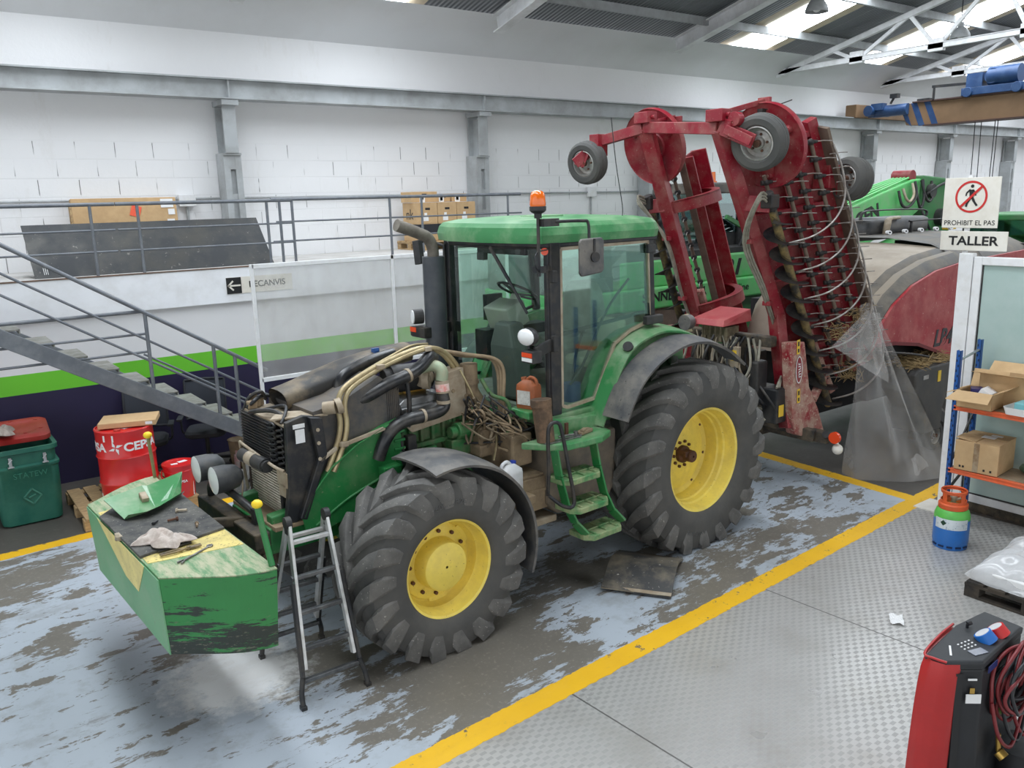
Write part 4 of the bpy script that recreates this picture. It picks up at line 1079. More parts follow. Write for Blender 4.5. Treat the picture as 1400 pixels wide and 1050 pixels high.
for s in (1, -1):
    b = MB(); b.prism([(.31, s * .47), (-.27, s * .37), (-.27, s * .72), (.31, s * .60)], 'z', H_, H_ + .003); b.build('yellow_stripe', mat('worn_yellow_top', (226, 206, 126), .5, 0, (150, 140, 100), .3, 6, fine=(120, 105, 70), fine_amt=.35), wt)
M_PAD = mat('dirty_rubber_mat', (52, 53, 54), .7, 0, (116, 114, 108), .4, 7, fine=(140, 138, 130), fine_amt=.2)
b = MB(); b.prism([(.335, -.46), (.325, .49), (-.27, .38), (-.285, -.74), (-.12, -.50), (.20, -.60)], 'z', H_ + .003, H_ + .022); b.build('rubber_mat', M_PAD, wt, bevel=.003)
b = MB(); b.cyl((.335, -.02, H_ - .02), (.345, .05, H_ + .03), .014, n=8); b.box((.33, .02, H_ + .01), (.03, .09, .03)); b.build('latch', M_CREAM, wt)
for s, tip in ((1, (.02, -.10)), (-1, (.03, .05))):
    y = 1.17 * s if s > 0 else -1.17
    x0 = -.27
    b = MB(); b.tube([(x0, y, H_), (x0 + tip[0] * .5, y + tip[1] * .55, H_ + .19), (x0 + tip[0], y + tip[1], H_ + .37)], .021 if s > 0 else .014, 8, sm=False)
    r_ = b.build('guide_rod', M_JD if s > 0 else mat('worn_rod', (112, 112, 72), .6, 0, (150, 140, 100), .5, 9), wt, smooth=50)
    b = MB(); b.ball((x0 + tip[0], y + tip[1], H_ + .385), .036, 12, (1, 1, .8)); b.build('yellow_knob', mat('knob_yellow', (240, 205, 40), .5), r_, smooth=60)
ZT = .58 + H_ + .022
# bent green plate
sh = tag(MB().build('bent_plate', M_JDCLEAN), 'loose bent green metal plate lying on the weight block', 'plate') if False else None
b = MB()
pts = [(.26, -.42), (.02, -.62), (-.20, -.66), (-.33, -.75), (-.30, -.60), (-.28, -.52), (-.10, -.28), (.08, -.14), (.25, -.10)]
b = MB()
A = [(.28, -.55, .02), (.04, -.70, .06), (-.30, -.84, .07), (-.36, -.74, .09), (-.30, -.70, .08)]
def plate(uv):
    return uv
top = [(.28, -.52, .10), (-.02, -.62, .11), (-.05, -.60, .105), (-.36, -.72, .12), (-.30, -.60, .10)]
mid = [(.22, -.24, .012), (.12, -.26, .012), (-.02, -.32, .012), (-.16, -.40, .012), (-.26, -.48, .012)]
low = [(.20, -.20, .05), (.08, -.16, .055), (-.02, -.20, .06), (-.14, -.30, .06), (-.28, -.44, .05)]
b.loft([top, mid, low], closed=False, caps=False); vs = list(b.v); nv = len(vs)
b.add([(v[0], v[1], v[2] - .006) for v in vs], [tuple(i for i in f[::-1]) for f in b.f[:]])
o = b.build('green_shield', M_JDCLEAN, loc=TL(4.55, 0, ZT), rotz=TRT); tag(o, 'bent green metal shield lying loose on the rubber mat of the weight', 'metal shield')
b = MB(); b.box((.02, -.44, .075), (.05, .09, .035), Matrix.Rotation(R(-20), 3, 'X')); b.build('shield_bracket', M_CREAM, o, bevel=.005)
# rag
rr = random.Random(5)
def rag(name, loc, sx, sy, sz, label, m, seed, parent=None):
    rr = random.Random(seed); ph = [rr.uniform(0, 6.28) for _ in range(8)]
    def fn(u, v):
        x = (u - .5) * 2; y = (v - .5) * 2
        e = 1 - max(abs(x), abs(y)) ** 4
        w = .5 + .5 * math.sin(5.2 * x + ph[0] + 2 * math.sin(2.3 * y + ph[1])) * math.cos(4.1 * y + ph[2] + 1.7 * math.sin(3 * x + ph[3]))
        q = 1 + .18 * math.sin(4 * math.atan2(y, x) + ph[4]) + .1 * math.sin(7 * math.atan2(y, x) + ph[5])
        z = (.30 * (1 - .6 * (x * x + y * y)) + .75 * w * max(0, e)) * sz + .004
        return (x * sx * q * .5, y * sy * q * .5, max(.003, z))
    b = MB(); b.grid(fn, 26, 22)
    n0 = len(b.v); b.add([(v[0] * .96, v[1] * .96, max(0.0, v[2] - .006)) for v in b.v[:n0]], [f[::-1] for f in b.f[:]])
    o = b.build(name, m, smooth=70, loc=loc, rotz=rr.uniform(0, 3)); tag(o, label, 'rag'); return o
rag('rag', TL(4.68, .36, ZT + .004), .34, .22, .085, 'crumpled off-white rag on the weight block at the tractor nose', M_RAG, 4)
M_STEEL = mat('tool_steel', (150, 150, 150), .3, .9, (90, 85, 78), .4, 20)
def wrench(name, a, c, label, group=None, w=.013):
    a = Vector(a); c = Vector(c); d = c - a; L = d.length; ang = math.atan2(d.y, d.x)
    b = MB(); b.box((L / 2, 0, .006), (L * .82, w, .009))
    b.lathe([(.010, 0), (.021, 0), (.021, .012), (.010, .012), (.010, 0)], (L - .02, 0, 0), 'z', 14)
    for s in (1, -1): b.prism([(.03, s * .006), (.012, s * .02), (-.012, s * .022), (-.014, s * .012), (.004, s * .008)], 'z', 0, .012)
    o = b.build(name, M_STEEL, loc=a, rotz=ang, bevel=.002)
    tag(o, label, 'wrench', group); return o
wrench('combination_wrench', TL(4.70, .74, .58 + H_ + .003), TL(4.45, .60, .58 + H_ + .003), 'steel combination wrench lying on the worn green top of the weight')
b = MB(); 
for s in (1, -1): b.tube([(0, s * .012, .012), (.10, s * .016, .012), (.17, -s * .004, .012), (.26, -s * .010, .012)], .008, 8)
b.cyl((.18, 0, .0), (.18, 0, .024), .014, n=10)
o = b.build('pliers', mat('dark_pliers', (92, 86, 76), .5, .5, (160, 140, 100), .4, 12), loc=TL(4.77, .56, .58 + H_ + .006), rotz=TRT + R(178), smooth=50); tag(o, 'long worn pliers beside the rubber mat on the weight', 'pliers')
b = MB(); b.box((.11, .03, .01), (.22, .012, .014)); o = b.build('screwdriver', M_BLACK, loc=TL(4.76, .52, .58 + H_ + .006), rotz=TRT + R(183), bevel=.003); tag(o, 'thin dark bar lying against the pliers on the weight', 'tool')
for k, (x, y, sc_, lab) in enumerate(((4.52, .02, 1.0, 'rusty bolt nearest the middle of the rubber mat'), (4.42, .24, .9, 'short upright bolt on the mat at its tractor side'), (4.40, -.12, 1.1, 'pale bolt on the mat just behind the rusty one'), (4.62, -.02, .8, 'small clip on the mat beside the rag'))):
    b = MB(); b.cyl((-.03, 0, .011), (.03, 0, .011), .009, n=8); b.cyl((.03, 0, .011), (.042, 0, .011), .016, n=6)
    o = b.build('bolt', (M_RUST, M_BROWN, M_CREAM, M_BLACKMETAL)[k], loc=TL(x, y, ZT + .003), rotz=1.3 * k); o.scale = (sc_,) * 3; tag(o, lab, 'bolt', 'loose bolts on the weight')

# ---------------------------------------------------------------- ladder
M_ALU2 = mat('ladder_aluminium', (205, 206, 206), .35, .5, (170, 168, 160), .3, 8)
ld = thing('step_ladder', 'folding aluminium and black ladder standing beside the front wheel', 'ladder', (2.03, 5.27, 0), R(-1))
topz = 1.19
def lad(sgn):
    y0 = -.36 if sgn < 0 else .47           # foot
    f = lambda z: y0 + (0 - y0) * (z / topz) * .97
    wz = lambda z: .195 - .055 * z / topz
    fr = lambda s, z: (s * wz(z) + .03 * z, f(z), z)
    for s in (-1, 1):
        b = MB(); b.bar(fr(s * .97, .24), fr(s * .97, topz), .024, .055, (0, 1, 0)); b.build('upper_rail', M_ALU2, ld, bevel=.004)
        p = [fr(s * 1.02, z) for z in (.80, .5, .30, .20)]
        q = [(p[i][0] + s * .018, p[i][1] + sgn * .012, p[i][2]) for i in range(4)]
        foot = (q[3][0] + s * .030, q[3][1] + sgn * .05, .02)
        b = MB()
        for i in range(3): b.bar(q[i], q[i + 1], .024, .045, (0, 1, 0))
        b.tube([q[3], ((q[3][0] + foot[0]) / 2 + s * .010, (q[3][1] + foot[1]) / 2, .10), foot], .019, 8); b.box((foot[0], foot[1], .014), (.04, .05, .028))
        b.build('lower_leg', M_BLACKMETAL, ld, bevel=.003)
    for i, z in enumerate((1.06, .83, .60, .37, .17)):
        a, c = fr(-1, z), fr(1, z)
        ex = .0 if i == 0 else .02
        b = MB(); b.bar((a[0] - ex, a[1], a[2]), (c[0] + ex, c[1], c[2]), .035, .028, (0, 0, 1)); b.build('rung', M_ALU2 if i == 0 else mat('rung_grey', (120, 122, 124), .35, .6, (60, 60, 62), .5, 5), ld, bevel=.004)
lad(-1); lad(1)
for s in (-1, 1):
    b = MB(); b.cyl((s * .14 + .036 - .02, 0, topz), (s * .14 + .036 + .02, 0, topz), .045, n=16); b.box((s * .14 + .036, 0, topz - .03), (.03, .06, .1)); b.build('hinge', M_BLACK, ld, smooth=40)

# black rubber flap left on the floor
def flap(u, v):
    x = (u - .5) * .80; y = (v - .5) * .60
    z = .025 + .11 * math.sin(PI * min(1, max(0, u))) ** 1.2 * (1 - .25 * v) + .02 * v
    nx = -.35 * math.cos(PI * u)
    return (x, y, z), (nx, 0, 1)
b = MB(); b.shell(flap, 16, 8, .018)
o = b.build('rubber_flap', mat('flap_rubber', (64, 64, 64), .5, 0, (150, 138, 116), .25, 4, fine=(180, 175, 165), fine_amt=.1), loc=(5.00, 4.90, 0), rotz=R(35), smooth=40); tag(o, 'curved black rubber flap lying on the floor between the wheels', 'mud flap')
b = MB(); b.shell(lambda u, v: ((-.40 + .035 * u, (v - .5) * .60, .036 + .012 * u), (-.3, 0, 1)), 2, 4, .006); b.build('worn_edge', M_CREAM, o)

# jug, oil can, tools on the tractor
def jug(name, loc, rz_, w, d, h, m, capm, label, cat):
    b = MB()
    b.loft([[(sx * (w / 2) * k, sy * (d / 2) * k, z) for sx, sy in ((-1, -.8), (-.8, -1), (.8, -1), (1, -.8), (1, .8), (.8, 1), (-.8, 1), (-1, .8))] for z, k in ((0, .96), (.01, 1), (h * .62, 1), (h * .74, .95), (h * .86, .55), (h * .90, .40))])
    o = b.build(name, m, loc=loc, rotz=rz_, smooth=40); tag(o, label, cat)
    b = MB(); b.tube([(-w * .42, 0, h * .70), (-w * .40, 0, h * .90), (-w * .15, 0, h * .98), (w * .05, 0, h * .90)], w * .075, 8); b.build('handle', m, o, smooth=60)
    b = MB(); b.cyl((w * .22, 0, h * .84), (w * .24, 0, h * .96), w * .13, n=14); b.build('cap', capm, o, smooth=40)
    return o
MB_ = MB(); MB_.box2((1.92, .60, .86), (2.22, .98, .94)); MB_.build('side_shelf', M_BROWN, tr, bevel=.01)
j = jug('plastic_jug', TL(2.07, .82, .942), TRT + R(185), .20, .15, .29, mat('white_plastic', (226, 228, 230), .35, 0, (200, 198, 190), .2, 9), mat('cap_blue', (36, 66, 170), .35), 'white plastic jug with a blue cap behind the front mudguard', 'jug')
MB_ = MB(); MB_.box2((1.60, .58, 1.535), (1.86, .84, 1.60)); MB_.build('can_ledge', M_JDCLEAN, tr, bevel=.01)
M_OIL = mat('dirty_orange_plastic', (176, 98, 58), .5, 0, (140, 84, 54), .5, 10)
j = jug('oil_can', TL(1.745, .71, 1.602), TRT + R(-75), .19, .12, .27, M_OIL, M_OIL, 'grimy orange plastic oil can against the windscreen of the tractor', 'can')
b = MB(); b.box((.01, -.0625, .095), (.13, .003, .12)); b.build('paper_label', mat('oil_label', (214, 214, 208), .6, 0, (170, 160, 150), .3, 14, fine=(120, 130, 140), fine_amt=.3), j)
b = MB(); b.box((.01, .0625, .095), (.13, .003, .12)); b.build('paper_label', MATS['oil_label'], j)
ZP = 1.372
wrench('spanner', TL(1.86, 1.06, ZP), TL(1.50, 1.08, ZP), 'chrome spanner nearest the edge of the cab step', 'tools on the cab step', .018)
wrench('spanner', TL(1.82, 1.01, ZP), TL(1.46, 1.05, ZP + .012), 'chrome spanner lying behind the outer one on the cab step', 'tools on the cab step', .016)
b = MB(); b.tube([(0, 0, .012), (.08, 0, .014), (.16, .01, .014)], .009, 8); b.cyl((.16, .01, .0), (.16, .01, .04), .02, n=12); o = b.build('ratchet', M_STEEL, loc=TL(1.66, .98, ZP), rotz=TRT + R(160), smooth=40); tag(o, 'dark ratchet handle among the tools on the cab step', 'ratchet')
b = MB(); b.box((0, 0, .016), (.17, .07, .032), .2); b.box((.03, .02, .04), (.08, .04, .02), .5); o = b.build('pipe_fitting', M_BROWN, loc=TL(1.40, 1.02, ZP), rotz=TRT, bevel=.012); tag(o, 'dusty brown fitting at the rear end of the cab step', 'fitting')
b = MB(); b.bar((0, 0, .0), (.0, 0, .11), .02, .03, (1, 0, 0)); o = b.build('metal_tab', M_RUST, loc=TL(1.56, .97, ZP), rotz=TRT); tag(o, 'upright rusty metal tab among tools on the cab step', 'bracket')

# ---------------------------------------------------------------- left side: bin, drum, pail, chairs
M_BIN = mat('bin_green', (26, 94, 80), .38, 0, (60, 120, 100), .3, 3, var=.05)
bn = thing('waste_container', 'tall green plastic waste container standing at the wall with open lid', 'container', (.85, 10.28, 0))
def rrect(w, d, r, z, n=5, cx=0, cy=0):
    out = []
    for qx, qy, a0 in ((1, 1, 0), (-1, 1, 90), (-1, -1, 180), (1, -1, 270)):
        for k in range(n + 1):
            a = R(a0 + 90 * k / n); out.append((cx + qx * (w / 2 - r) + r * math.cos(a), cy + qy * (d / 2 - r) + r * math.sin(a), z))
    return out
b = MB()
b.loft([rrect(.50, .48, .06, .0), rrect(.58, .54, .09, .02), rrect(.62, .57, .09, .30), rrect(.635, .575, .09, .62), rrect(.66, .60, .09, .635), rrect(.66, .60, .09, .66), rrect(.60, .54, .08, .675), rrect(.61, .55, .08, .80), rrect(.66, .60, .09, .81), rrect(.66, .60, .09, .855), rrect(.58, .52, .07, .855), rrect(.56, .50, .07, .55)], caps=False)
b.add(rrect(.50, .48, .06, .0), [tuple(range(24))]); b.add(rrect(.56, .50, .07, .55), [tuple(range(24))])
b.build('body', M_BIN, bn, smooth=40)
for x in (-.14, .185):
    b = MB(); b.box((x, -.30, .73), (.03, .02, .10)); b.box((x, -.315, .68), (.06, .03, .015)); b.cyl((x - .02, -.305, .72), (x + .02, -.305, .76), .008, n=8); b.build('latch', M_ALU, bn, bevel=.003)
b = MB()
for k in range(4):
    a0, a1 = PI / 2 * k, PI / 2 * (k + 1); b.bar((.02 + .085 * math.cos(a0), -.292, .32 + .085 * math.sin(a0)), (.02 + .085 * math.cos(a1), -.292, .32 + .085 * math.sin(a1)), .014, .012, (0, 1, 0))
b.bar((-.02, -.292, .31), (.05, -.292, .335), .012, .012, (0, 1, 0)); b.build('diamond_emblem', mat('emblem_green', (62, 124, 106), .4), bn)
text_mesh('embossed_letters', 'STATEW', .085, mat('emboss_green', (44, 112, 92), .4), bn, (.03, -.289, .56), (R(90), 0, 0), .003, sx=1.0)
lidm = mat('lid_red', (168, 44, 40), .4, 0, (190, 90, 80), .25, 4)
ld2 = thing('container_lid', 'red plastic lid pushed back off the green container', 'lid', (.82, 10.62, .915), 0, rot=(R(7), 0, R(-3)))
b = MB(); b.loft([rrect(.68, .60, .10, -.03), rrect(.72, .64, .10, -.03), rrect(.72, .64, .10, .02), rrect(.68, .60, .10, .035), rrect(.5, .42, .10, .04), rrect(.46, .38, .10, .03), rrect(.3, .25, .08, .03)]); b.build('lid_panel', lidm, ld2, smooth=35)
for x, y in ((-.25, .22), (.0, .24), (.25, .2), (.28, -.1), (.12, -.2)):
    MB().cyl((x, y, .03), (x, y, .045), .02, n=12).build('stud', lidm, ld2, smooth=40)
rag('rag', (.70, 10.40, .955), .30, .24, .10, 'white stained rag on the red container lid', M_RAG, 9)

def pallet(name, w, d, loc, rz_, label, m=M_WOOD, boards=7, group=None):
    p = thing(name, label, 'pallet', loc, rz_, group)
    for k in range(boards):
        y = -d / 2 + (k + .5) * d / boards
        b = MB(); b.box((0, y, .133), (w, d / boards * .80, .022)); b.build('top_board', m, p, bevel=.003)
    for x in (-w / 2 + .07, 0, w / 2 - .07):
        b = MB(); b.box((x, 0, .111), (.13, d, .022)); b.build('stringer_board', m, p, bevel=.003)
        b = MB(); b.box((x, 0, .011), (.12, d, .022)); b.build('bottom_board', m, p, bevel=.003)
        for y in (-d / 2 + .06, 0, d / 2 - .06):
            b = MB(); b.box((x, y, .061), (.12, .12, .078)); b.build('block', m, p, bevel=.004)
    return p
pallet('wooden_pallet', 1.18, 1.2, (1.84, 9.94, 0), R(90), 'pale wooden pallet under the red drum at the wall')
def wrap_text(name, body, size, m, parent, r, z, ang, sx=1.0, bold=.0):
    o = text_mesh(name, body, size, m, parent, (0, 0, 0), (0, 0, 0), .001, sx=sx, bold=bold)
    for v in o.data.vertices:
        x, y, h = v.co; a = ang + x / r; rr_ = r + .002 + h
        v.co = (rr_ * math.cos(a), rr_ * math.sin(a), z + y)
    return o
def wrap_poly(name, polys, m, parent, r, z, ang, off=.0035):
    b = MB()
    for poly in polys:
        b.add([((r + off) * math.cos(ang + x / r), (r + off) * math.sin(ang + x / r), z + y) for x, y in poly], [tuple(range(len(poly)))])
    return b.build(name, m, parent)
def star(s):
    out = []
    for k in range(4):
        a = PI / 2 * k + .25
        c, q = math.cos(a), math.sin(a)
        P = [(.07, .02), (.34, .34), (1.05, .12), (.36, -.06)]
        out.append([(s * (x * c - y * q), s * (x * q + y * c)) for x, y in P])
    return out
view = lambda x, y: math.atan2(-y, -x)
dr = thing('oil_drum', 'large red steel oil drum standing on the wooden pallet', 'drum', (1.78, 9.60, .145))
r = .292
prof = [(r - .03, .015), (r, .0), (r + .006, .012), (r, .03), (r, .27), (r + .012, .29), (r, .31), (r, .56), (r + .012, .58), (r, .60), (r, .85), (r + .006, .868), (r, .88), (r - .012, .88), (r - .015, .865), (.05, .868), (.001, .868)]
b = MB(); b.lathe(prof, (0, 0, 0), 'z', 48); b.build('drum_body', M_DRUM, dr, smooth=35)
va = view(1.78, 9.60)
M_PW = mat('printed_white', (232, 232, 232), .5, var=.02)
wrap_text('maker_name', 'CEPSA', .125, M_PW, dr, r, .70, va + .60, 1.12, .004)
wrap_text('maker_name', 'CEPSA', .125, M_PW, dr, r, .70, va - 1.42, 1.12, .004)
wrap_poly('star_emblem', star(.078), M_PW, dr, r, .705, va - .36)
wrap_poly('white_sticker', [[(-.06, -.035), (.06, -.035), (.06, .035), (-.06, .035)]], M_PW, dr, r, .805, va - .60)
wrap_poly('white_label', [[(-.10, -.11), (.10, -.11), (.10, .11), (-.02, .06)]], M_PW, dr, r, .13, va + 1.05)
wrap_poly('white_label', [[(-.12, -.10), (.06, -.10), (-.12, .06)]], M_PW, dr, r, .12, va - .95)
b = MB(); b.cyl((-.10, -.17, .868), (-.10, -.17, .885), .035, n=16); b.build('bung', lidm, dr, smooth=40)
b = MB(); b.box((.05, -.02, .8695), (.22, .15, .002), .4); b.build('lid_paper', M_PW, dr)
ty = thing('cardboard_tray', 'flat brown cardboard tray lying on top of the red drum', 'box', (1.86, 9.66, 1.0255), R(-20))
b = MB(); b.box2((-.29, -.20, 0), (.29, .20, .06)); b.build('tray', M_CARD, ty, bevel=.006)
b = MB(); b.box((.22, -.2015, .03), (.07, .002, .03)); b.build('white_label', M_PW, ty)
pl = thing('oil_pail', 'small red oil pail with a lid beside the big red drum', 'pail', (2.27, 9.47, .145))
b = MB(); b.lathe([(.001, .0), (.145, .0), (.15, .01), (.162, .30), (.172, .302), (.172, .315), (.166, .32), (.168, .36), (.178, .362), (.178, .385), (.155, .388), (.150, .378), (.001, .378)], (0, 0, 0), 'z', 36); b.build('pail_body', M_DRUM, pl, smooth=35)
b = MB(); b.tube([(-.172, .05, .31), (-.20, -.06, .26), (-.13, -.16, .25), (-.02, -.185, .24)], .008, 8); b.build('bail_handle', M_DRUM, pl, smooth=60)
va = view(2.27, 9.47)
wrap_text('maker_name', 'CEPSA', .04, M_PW, pl, .158, .20, va + .10, 1.1, .001); wrap_poly('star_emblem', star(.024), M_PW, pl, .158, .20, va - .42)
wrap_poly('data_label', [[(-.13, -.09), (.13, -.09), (.13, .07), (-.13, .02)]], mat('print_label', (224, 224, 220), .5, fine=(110, 110, 112), fine_amt=.3, scale=6), pl, .154, .10, va + .2)
b = MB(); b.box((-.05, -.02, .3795), (.07, .05, .002)); b.box((.05, .03, .3795), (.10, .06, .002), .3); b.build('lid_sticker', M_PW, pl)

M_CHAIR = mat('chair_black', (34, 36, 42), .7, 0, (60, 62, 66), .2, 5); M_MESH = mat('chair_mesh', (46, 50, 58), .85)
def chair(name, loc, rz_, label):
    c = thing(name, label, 'chair', loc, rz_, 'office chairs behind the stairs')
    b = MB(); b.loft([rrect(.44, .44, .10, .44), rrect(.50, .50, .12, .46), rrect(.50, .50, .12, .50), rrect(.44, .44, .10, .53)]); b.build('seat', M_CHAIR, c, smooth=40)
    def bk(u, v): x = (u - .5) * .50; return (x, .24 + .06 * (1 - (2 * u - 1) ** 2) + .10 * v * v, .60 + .50 * v), (0, -1, .15)
    b = MB(); b.shell(bk, 10, 8, .02); k_ = b.build('backrest', M_MESH, c, smooth=50)
    b = MB(); b.tube([bk(0, 0)[0], bk(0, .5)[0], bk(0, 1)[0]], .015, 8); b.tube([bk(0, 1)[0], bk(.5, 1)[0], bk(1, 1)[0]], .015, 8); b.tube([bk(1, 0)[0], bk(1, .5)[0], bk(1, 1)[0]], .015, 8); b.tube([bk(0, 0)[0], bk(.5, 0)[0], bk(1, 0)[0]], .015, 8); b.build('back_rim', M_CHAIR, k_, smooth=60)
    b = MB(); b.bar((0, .1, .44), (0, .30, .62), .07, .03); b.build('back_bracket', M_CHAIR, c)
    for s in (-1, 1):
        b = MB(); b.tube([(s * .2, .05, .46), (s * .29, .05, .48), (s * .30, .05, .66)], .016, 8); b.box((s * .30, .0, .675), (.07, .25, .03)); b.build('armrest', M_CHAIR, c, bevel=.01)
    b = MB(); b.cyl((0, 0, .12), (0, 0, .45), .028, n=12); b.build('gas_post', M_BLACK, c, smooth=40)
    for k in range(5):
        a = 2 * PI * k / 5 + .3; b = MB(); b.bar((0, 0, .13), (.28 * math.cos(a), .28 * math.sin(a), .09), .05, .035); b.build('base_leg', M_BLACK, c, bevel=.006)
        b = MB(); b.cyl((.28 * math.cos(a), .28 * math.sin(a) - .02, .032), (.28 * math.cos(a), .28 * math.sin(a) + .02, .032), .031, n=14); b.build('caster', M_BLACK, c, smooth=40)
    return c
chair('office_chair', (2.98, 10.80, 0), R(-22), 'black swivel office chair under the stairs, the one nearer the tractor')
chair('office_chair', (2.26, 10.84, 0), R(-18), 'black swivel office chair under the stairs, behind the red drum')
wb_ = thing('waste_basket', 'small dark waste basket with bottles beside the office chairs', 'bin', (3.32, 10.62, 0))
b = MB(); b.lathe([(.001, .01), (.10, .0), (.13, .34), (.14, .345), (.13, .35), (.12, .33), (.001, .30)], (0, 0, 0), 'z', 24); b.build('basket', M_BROWN, wb_, smooth=40)
o = MB().cyl((0, 0, 0), (0, 0, .2), .035, n=14).cyl((0, 0, .2), (0, 0, .25), .015, n=10).build('bottle', mat('pale_bottle', (200, 190, 190), .2, 0, (190, 90, 90), .4, 14), loc=(3.22, 10.42, 0), smooth=40); tag(o, 'pale plastic bottle on the floor beside the waste basket', 'bottle')
o = MB().cyl((0, 0, 0), (.12, -.05, .62), .015, n=10).build('red_rod', M_RED, loc=(2.80, 9.05, 0), smooth=40); tag(o, 'thin red rod standing on the floor beside the radiator', 'rod')

# ---------------------------------------------------------------- staircase
st = thing('staircase', 'grey steel staircase with rails rising along the striped wall', 'stairs', (0, 0, 0))
SY0, SY1 = 9.95, 10.62
sz = lambda X: 2.06 - .599 * (X - .80)
for y in (SY0, SY1):
    b = MB(); b.bar((-.02, y, sz(-.02)), (4.18, y, sz(4.18) + .0), .05, .17); b.build('stringer', M_RAIL, st, bevel=.006)
X = .10; k = 0
M_TREAD2 = mat('tread_plate', (150, 150, 144), .5, .3, (120, 118, 108), .5, 7)
while X < 4.0:
    z = sz(X + .12) + .075
    b = MB(); b.box((X + .15, (SY0 + SY1) / 2, z), (.27, SY1 - SY0 - .04, .014)); b.box((X + .28, (SY0 + SY1) / 2, z - .02), (.012, SY1 - SY0 - .04, .045)); b.build('tread', M_TREAD2, st)
    X += .30
hz = lambda X: 3.0 - .637 * (X - .93)
b = MB(); b.tube([(-.4, SY0, 3.38), (.3, SY0, hz(.3)), (3.55, SY0, hz(3.55))], .024, 10, sm=False); b.build('handrail', M_RAIL, st, smooth=50)
for d in (.31, .545):
    b = MB(); b.tube([(-.3, SY0, hz(-.3) - d), (3.55, SY0, hz(3.55) - d * 1.02)], .014, 8, sm=False); b.build('guard_rail', M_RAIL, st, smooth=50)
b = MB(); b.tube([(2.3, SY1, hz(2.3) - .52), (3.6, SY1, hz(3.6) - .52)], .013, 8, sm=False); b.build('guard_rail', M_RAIL, st, smooth=50)
for X in (2.215, 2.93, 3.17, .6):
    b = MB(); b.cyl((X, SY0, sz(X) + .02), (X, SY0, hz(X)), .021, n=10); b.build('rail_post', M_RAIL, st, smooth=50)
for z, rr_ in ((2.195, .02), (1.94, .014), (1.735, .014)):
    b = MB(); b.cyl((-3, SY0 + .03, z), (2.215, SY0 + .03, z), rr_, n=10); b.build('level_rail', M_RAIL, st, smooth=50)
b = MB(); b.box2((-1.4, SY0, 2.49), (.12, YF - .06, 2.53)); b.build('landing', M_TREAD2, st)

# ---------------------------------------------------------------- mezzanine guard rail and the things up there
rl = thing('mezzanine_railing', 'grey tube railing along the edge of the mezzanine', 'railing', (0, YF + .02, ZD))
T_ = .855
def rail_run(x0, x1, zz, rr_):
    b = MB(); b.cyl((x0, 0, zz), (x1, 0, zz), rr_, n=10); return b.build('rail', M_RAIL, rl, smooth=50)
rail_run(-7, 2.32, T_, .024); rail_run(2.33, 4.60, T_, .024); rail_run(4.30, 8.58, T_ + .012, .024)
rail_run(-7, 2.30, .545, .013); rail_run(2.33, 4.58, .545, .013); rail_run(-7, 2.30, .285, .013); rail_run(2.33, 4.60, .285, .013)
rail_run(4.36, 8.60, .565, .013); rail_run(4.30, 8.0, .30, .013)
for X in (-.6, .7, 2.04, 2.58, 4.24, 4.42, 4.60, 6.13, 6.68, 8.32):
    b = MB(); b.cyl((X, 0, 0), (X, 0, T_), .019, n=10); b.build('post', M_RAIL, rl, smooth=50)
b = MB(); b.add([(-1.47, 0, 0), (1.47, 0, 0), (1.48, .52, .62), (-1.47, .52, .62)], [(0, 1, 2, 3)]); b.add([(-1.47, .012, 0), (1.47, .012, 0), (1.48, .532, .62), (-1.47, .532, .62)], [(3, 2, 1, 0)])
b = MB(); b.box((0, .26, .31), (2.95, .012, .81), Matrix.Rotation(R(-40), 3, 'X'))
b.v = [(x - .02 * (z - .3), y, z) for x, y, z in b.v]
M_PLATE = mat('raw_steel_sheet', (74, 73, 69), .5, .3, (54, 58, 64), .5, 2.2, fine=(120, 118, 112), fine_amt=.1)
o = b.build('steel_sheet', M_PLATE, loc=(2.84, 11.44, ZD + .001)); tag(o, 'long dark steel sheet leaning behind the mezzanine railing', 'sheet')
b = MB()
for k in range(3): b.box((-1.36 + .02 * k, .045 + .008, .05 + .03), (.005, .006, .10), Matrix.Rotation(R(-40), 3, 'X'))
b.build('chalk_mark', M_PW, o)
fb = thing('flat_box', 'long flat brown cardboard box standing against the block wall', 'box', (2.75, 12.72, ZD), 0)
b = MB(); b.box((0, 0, .47), (1.36, .11, .94), Matrix.Rotation(R(-6), 3, 'X')); b.build('carton', M_CARD, fb, bevel=.008)
for x, z, w, h in ((.55, .86, .17, .12), (.60, .74, .09, .08), (.58, .58, .10, .12)):
    b = MB(); b.box((x, -.062 + (z - .47) * .105, z), (w, .004, h), Matrix.Rotation(R(-6), 3, 'X')); b.build('paper_label', M_PW, fb)
b = MB(); b.box((.12, -.066 + (.74 - .47) * .105, .76), (.13, .004, .15), Matrix.Rotation(R(18), 3, 'Y')); b.build('orange_tag', mat('tag_orange', (255, 104, 74), .5, fine=(120, 50, 40), fine_amt=.2, scale=9), fb)
fb2 = thing('narrow_box', 'narrow brown carton peeping out behind the flat cardboard box', 'box', (2.01, 12.55, ZD), 0)
b = MB(); b.box((-.06, 0, .30), (.16, .16, .60)); b.build('carton', M_CARDD, fb2, bevel=.006)
b = MB(); b.box2((.0, -.08, .60), (.02, .02, .85)); b.build('wood_batten', M_WOOD, fb2)
jb = thing('junction_box', 'white electrical box on the block wall beside the column', 'box', (3.62, 12.84, 3.42))
b = MB(); b.box((0, 0, 0), (.24, .10, .17)); b.build('box_cover', M_WHITE, jb, bevel=.008)
b = MB(); b.cyl((.0, .02, -.085), (.0, .02, -.88), .02, n=10); b.build('conduit', M_STEELGREY, jb, smooth=50)
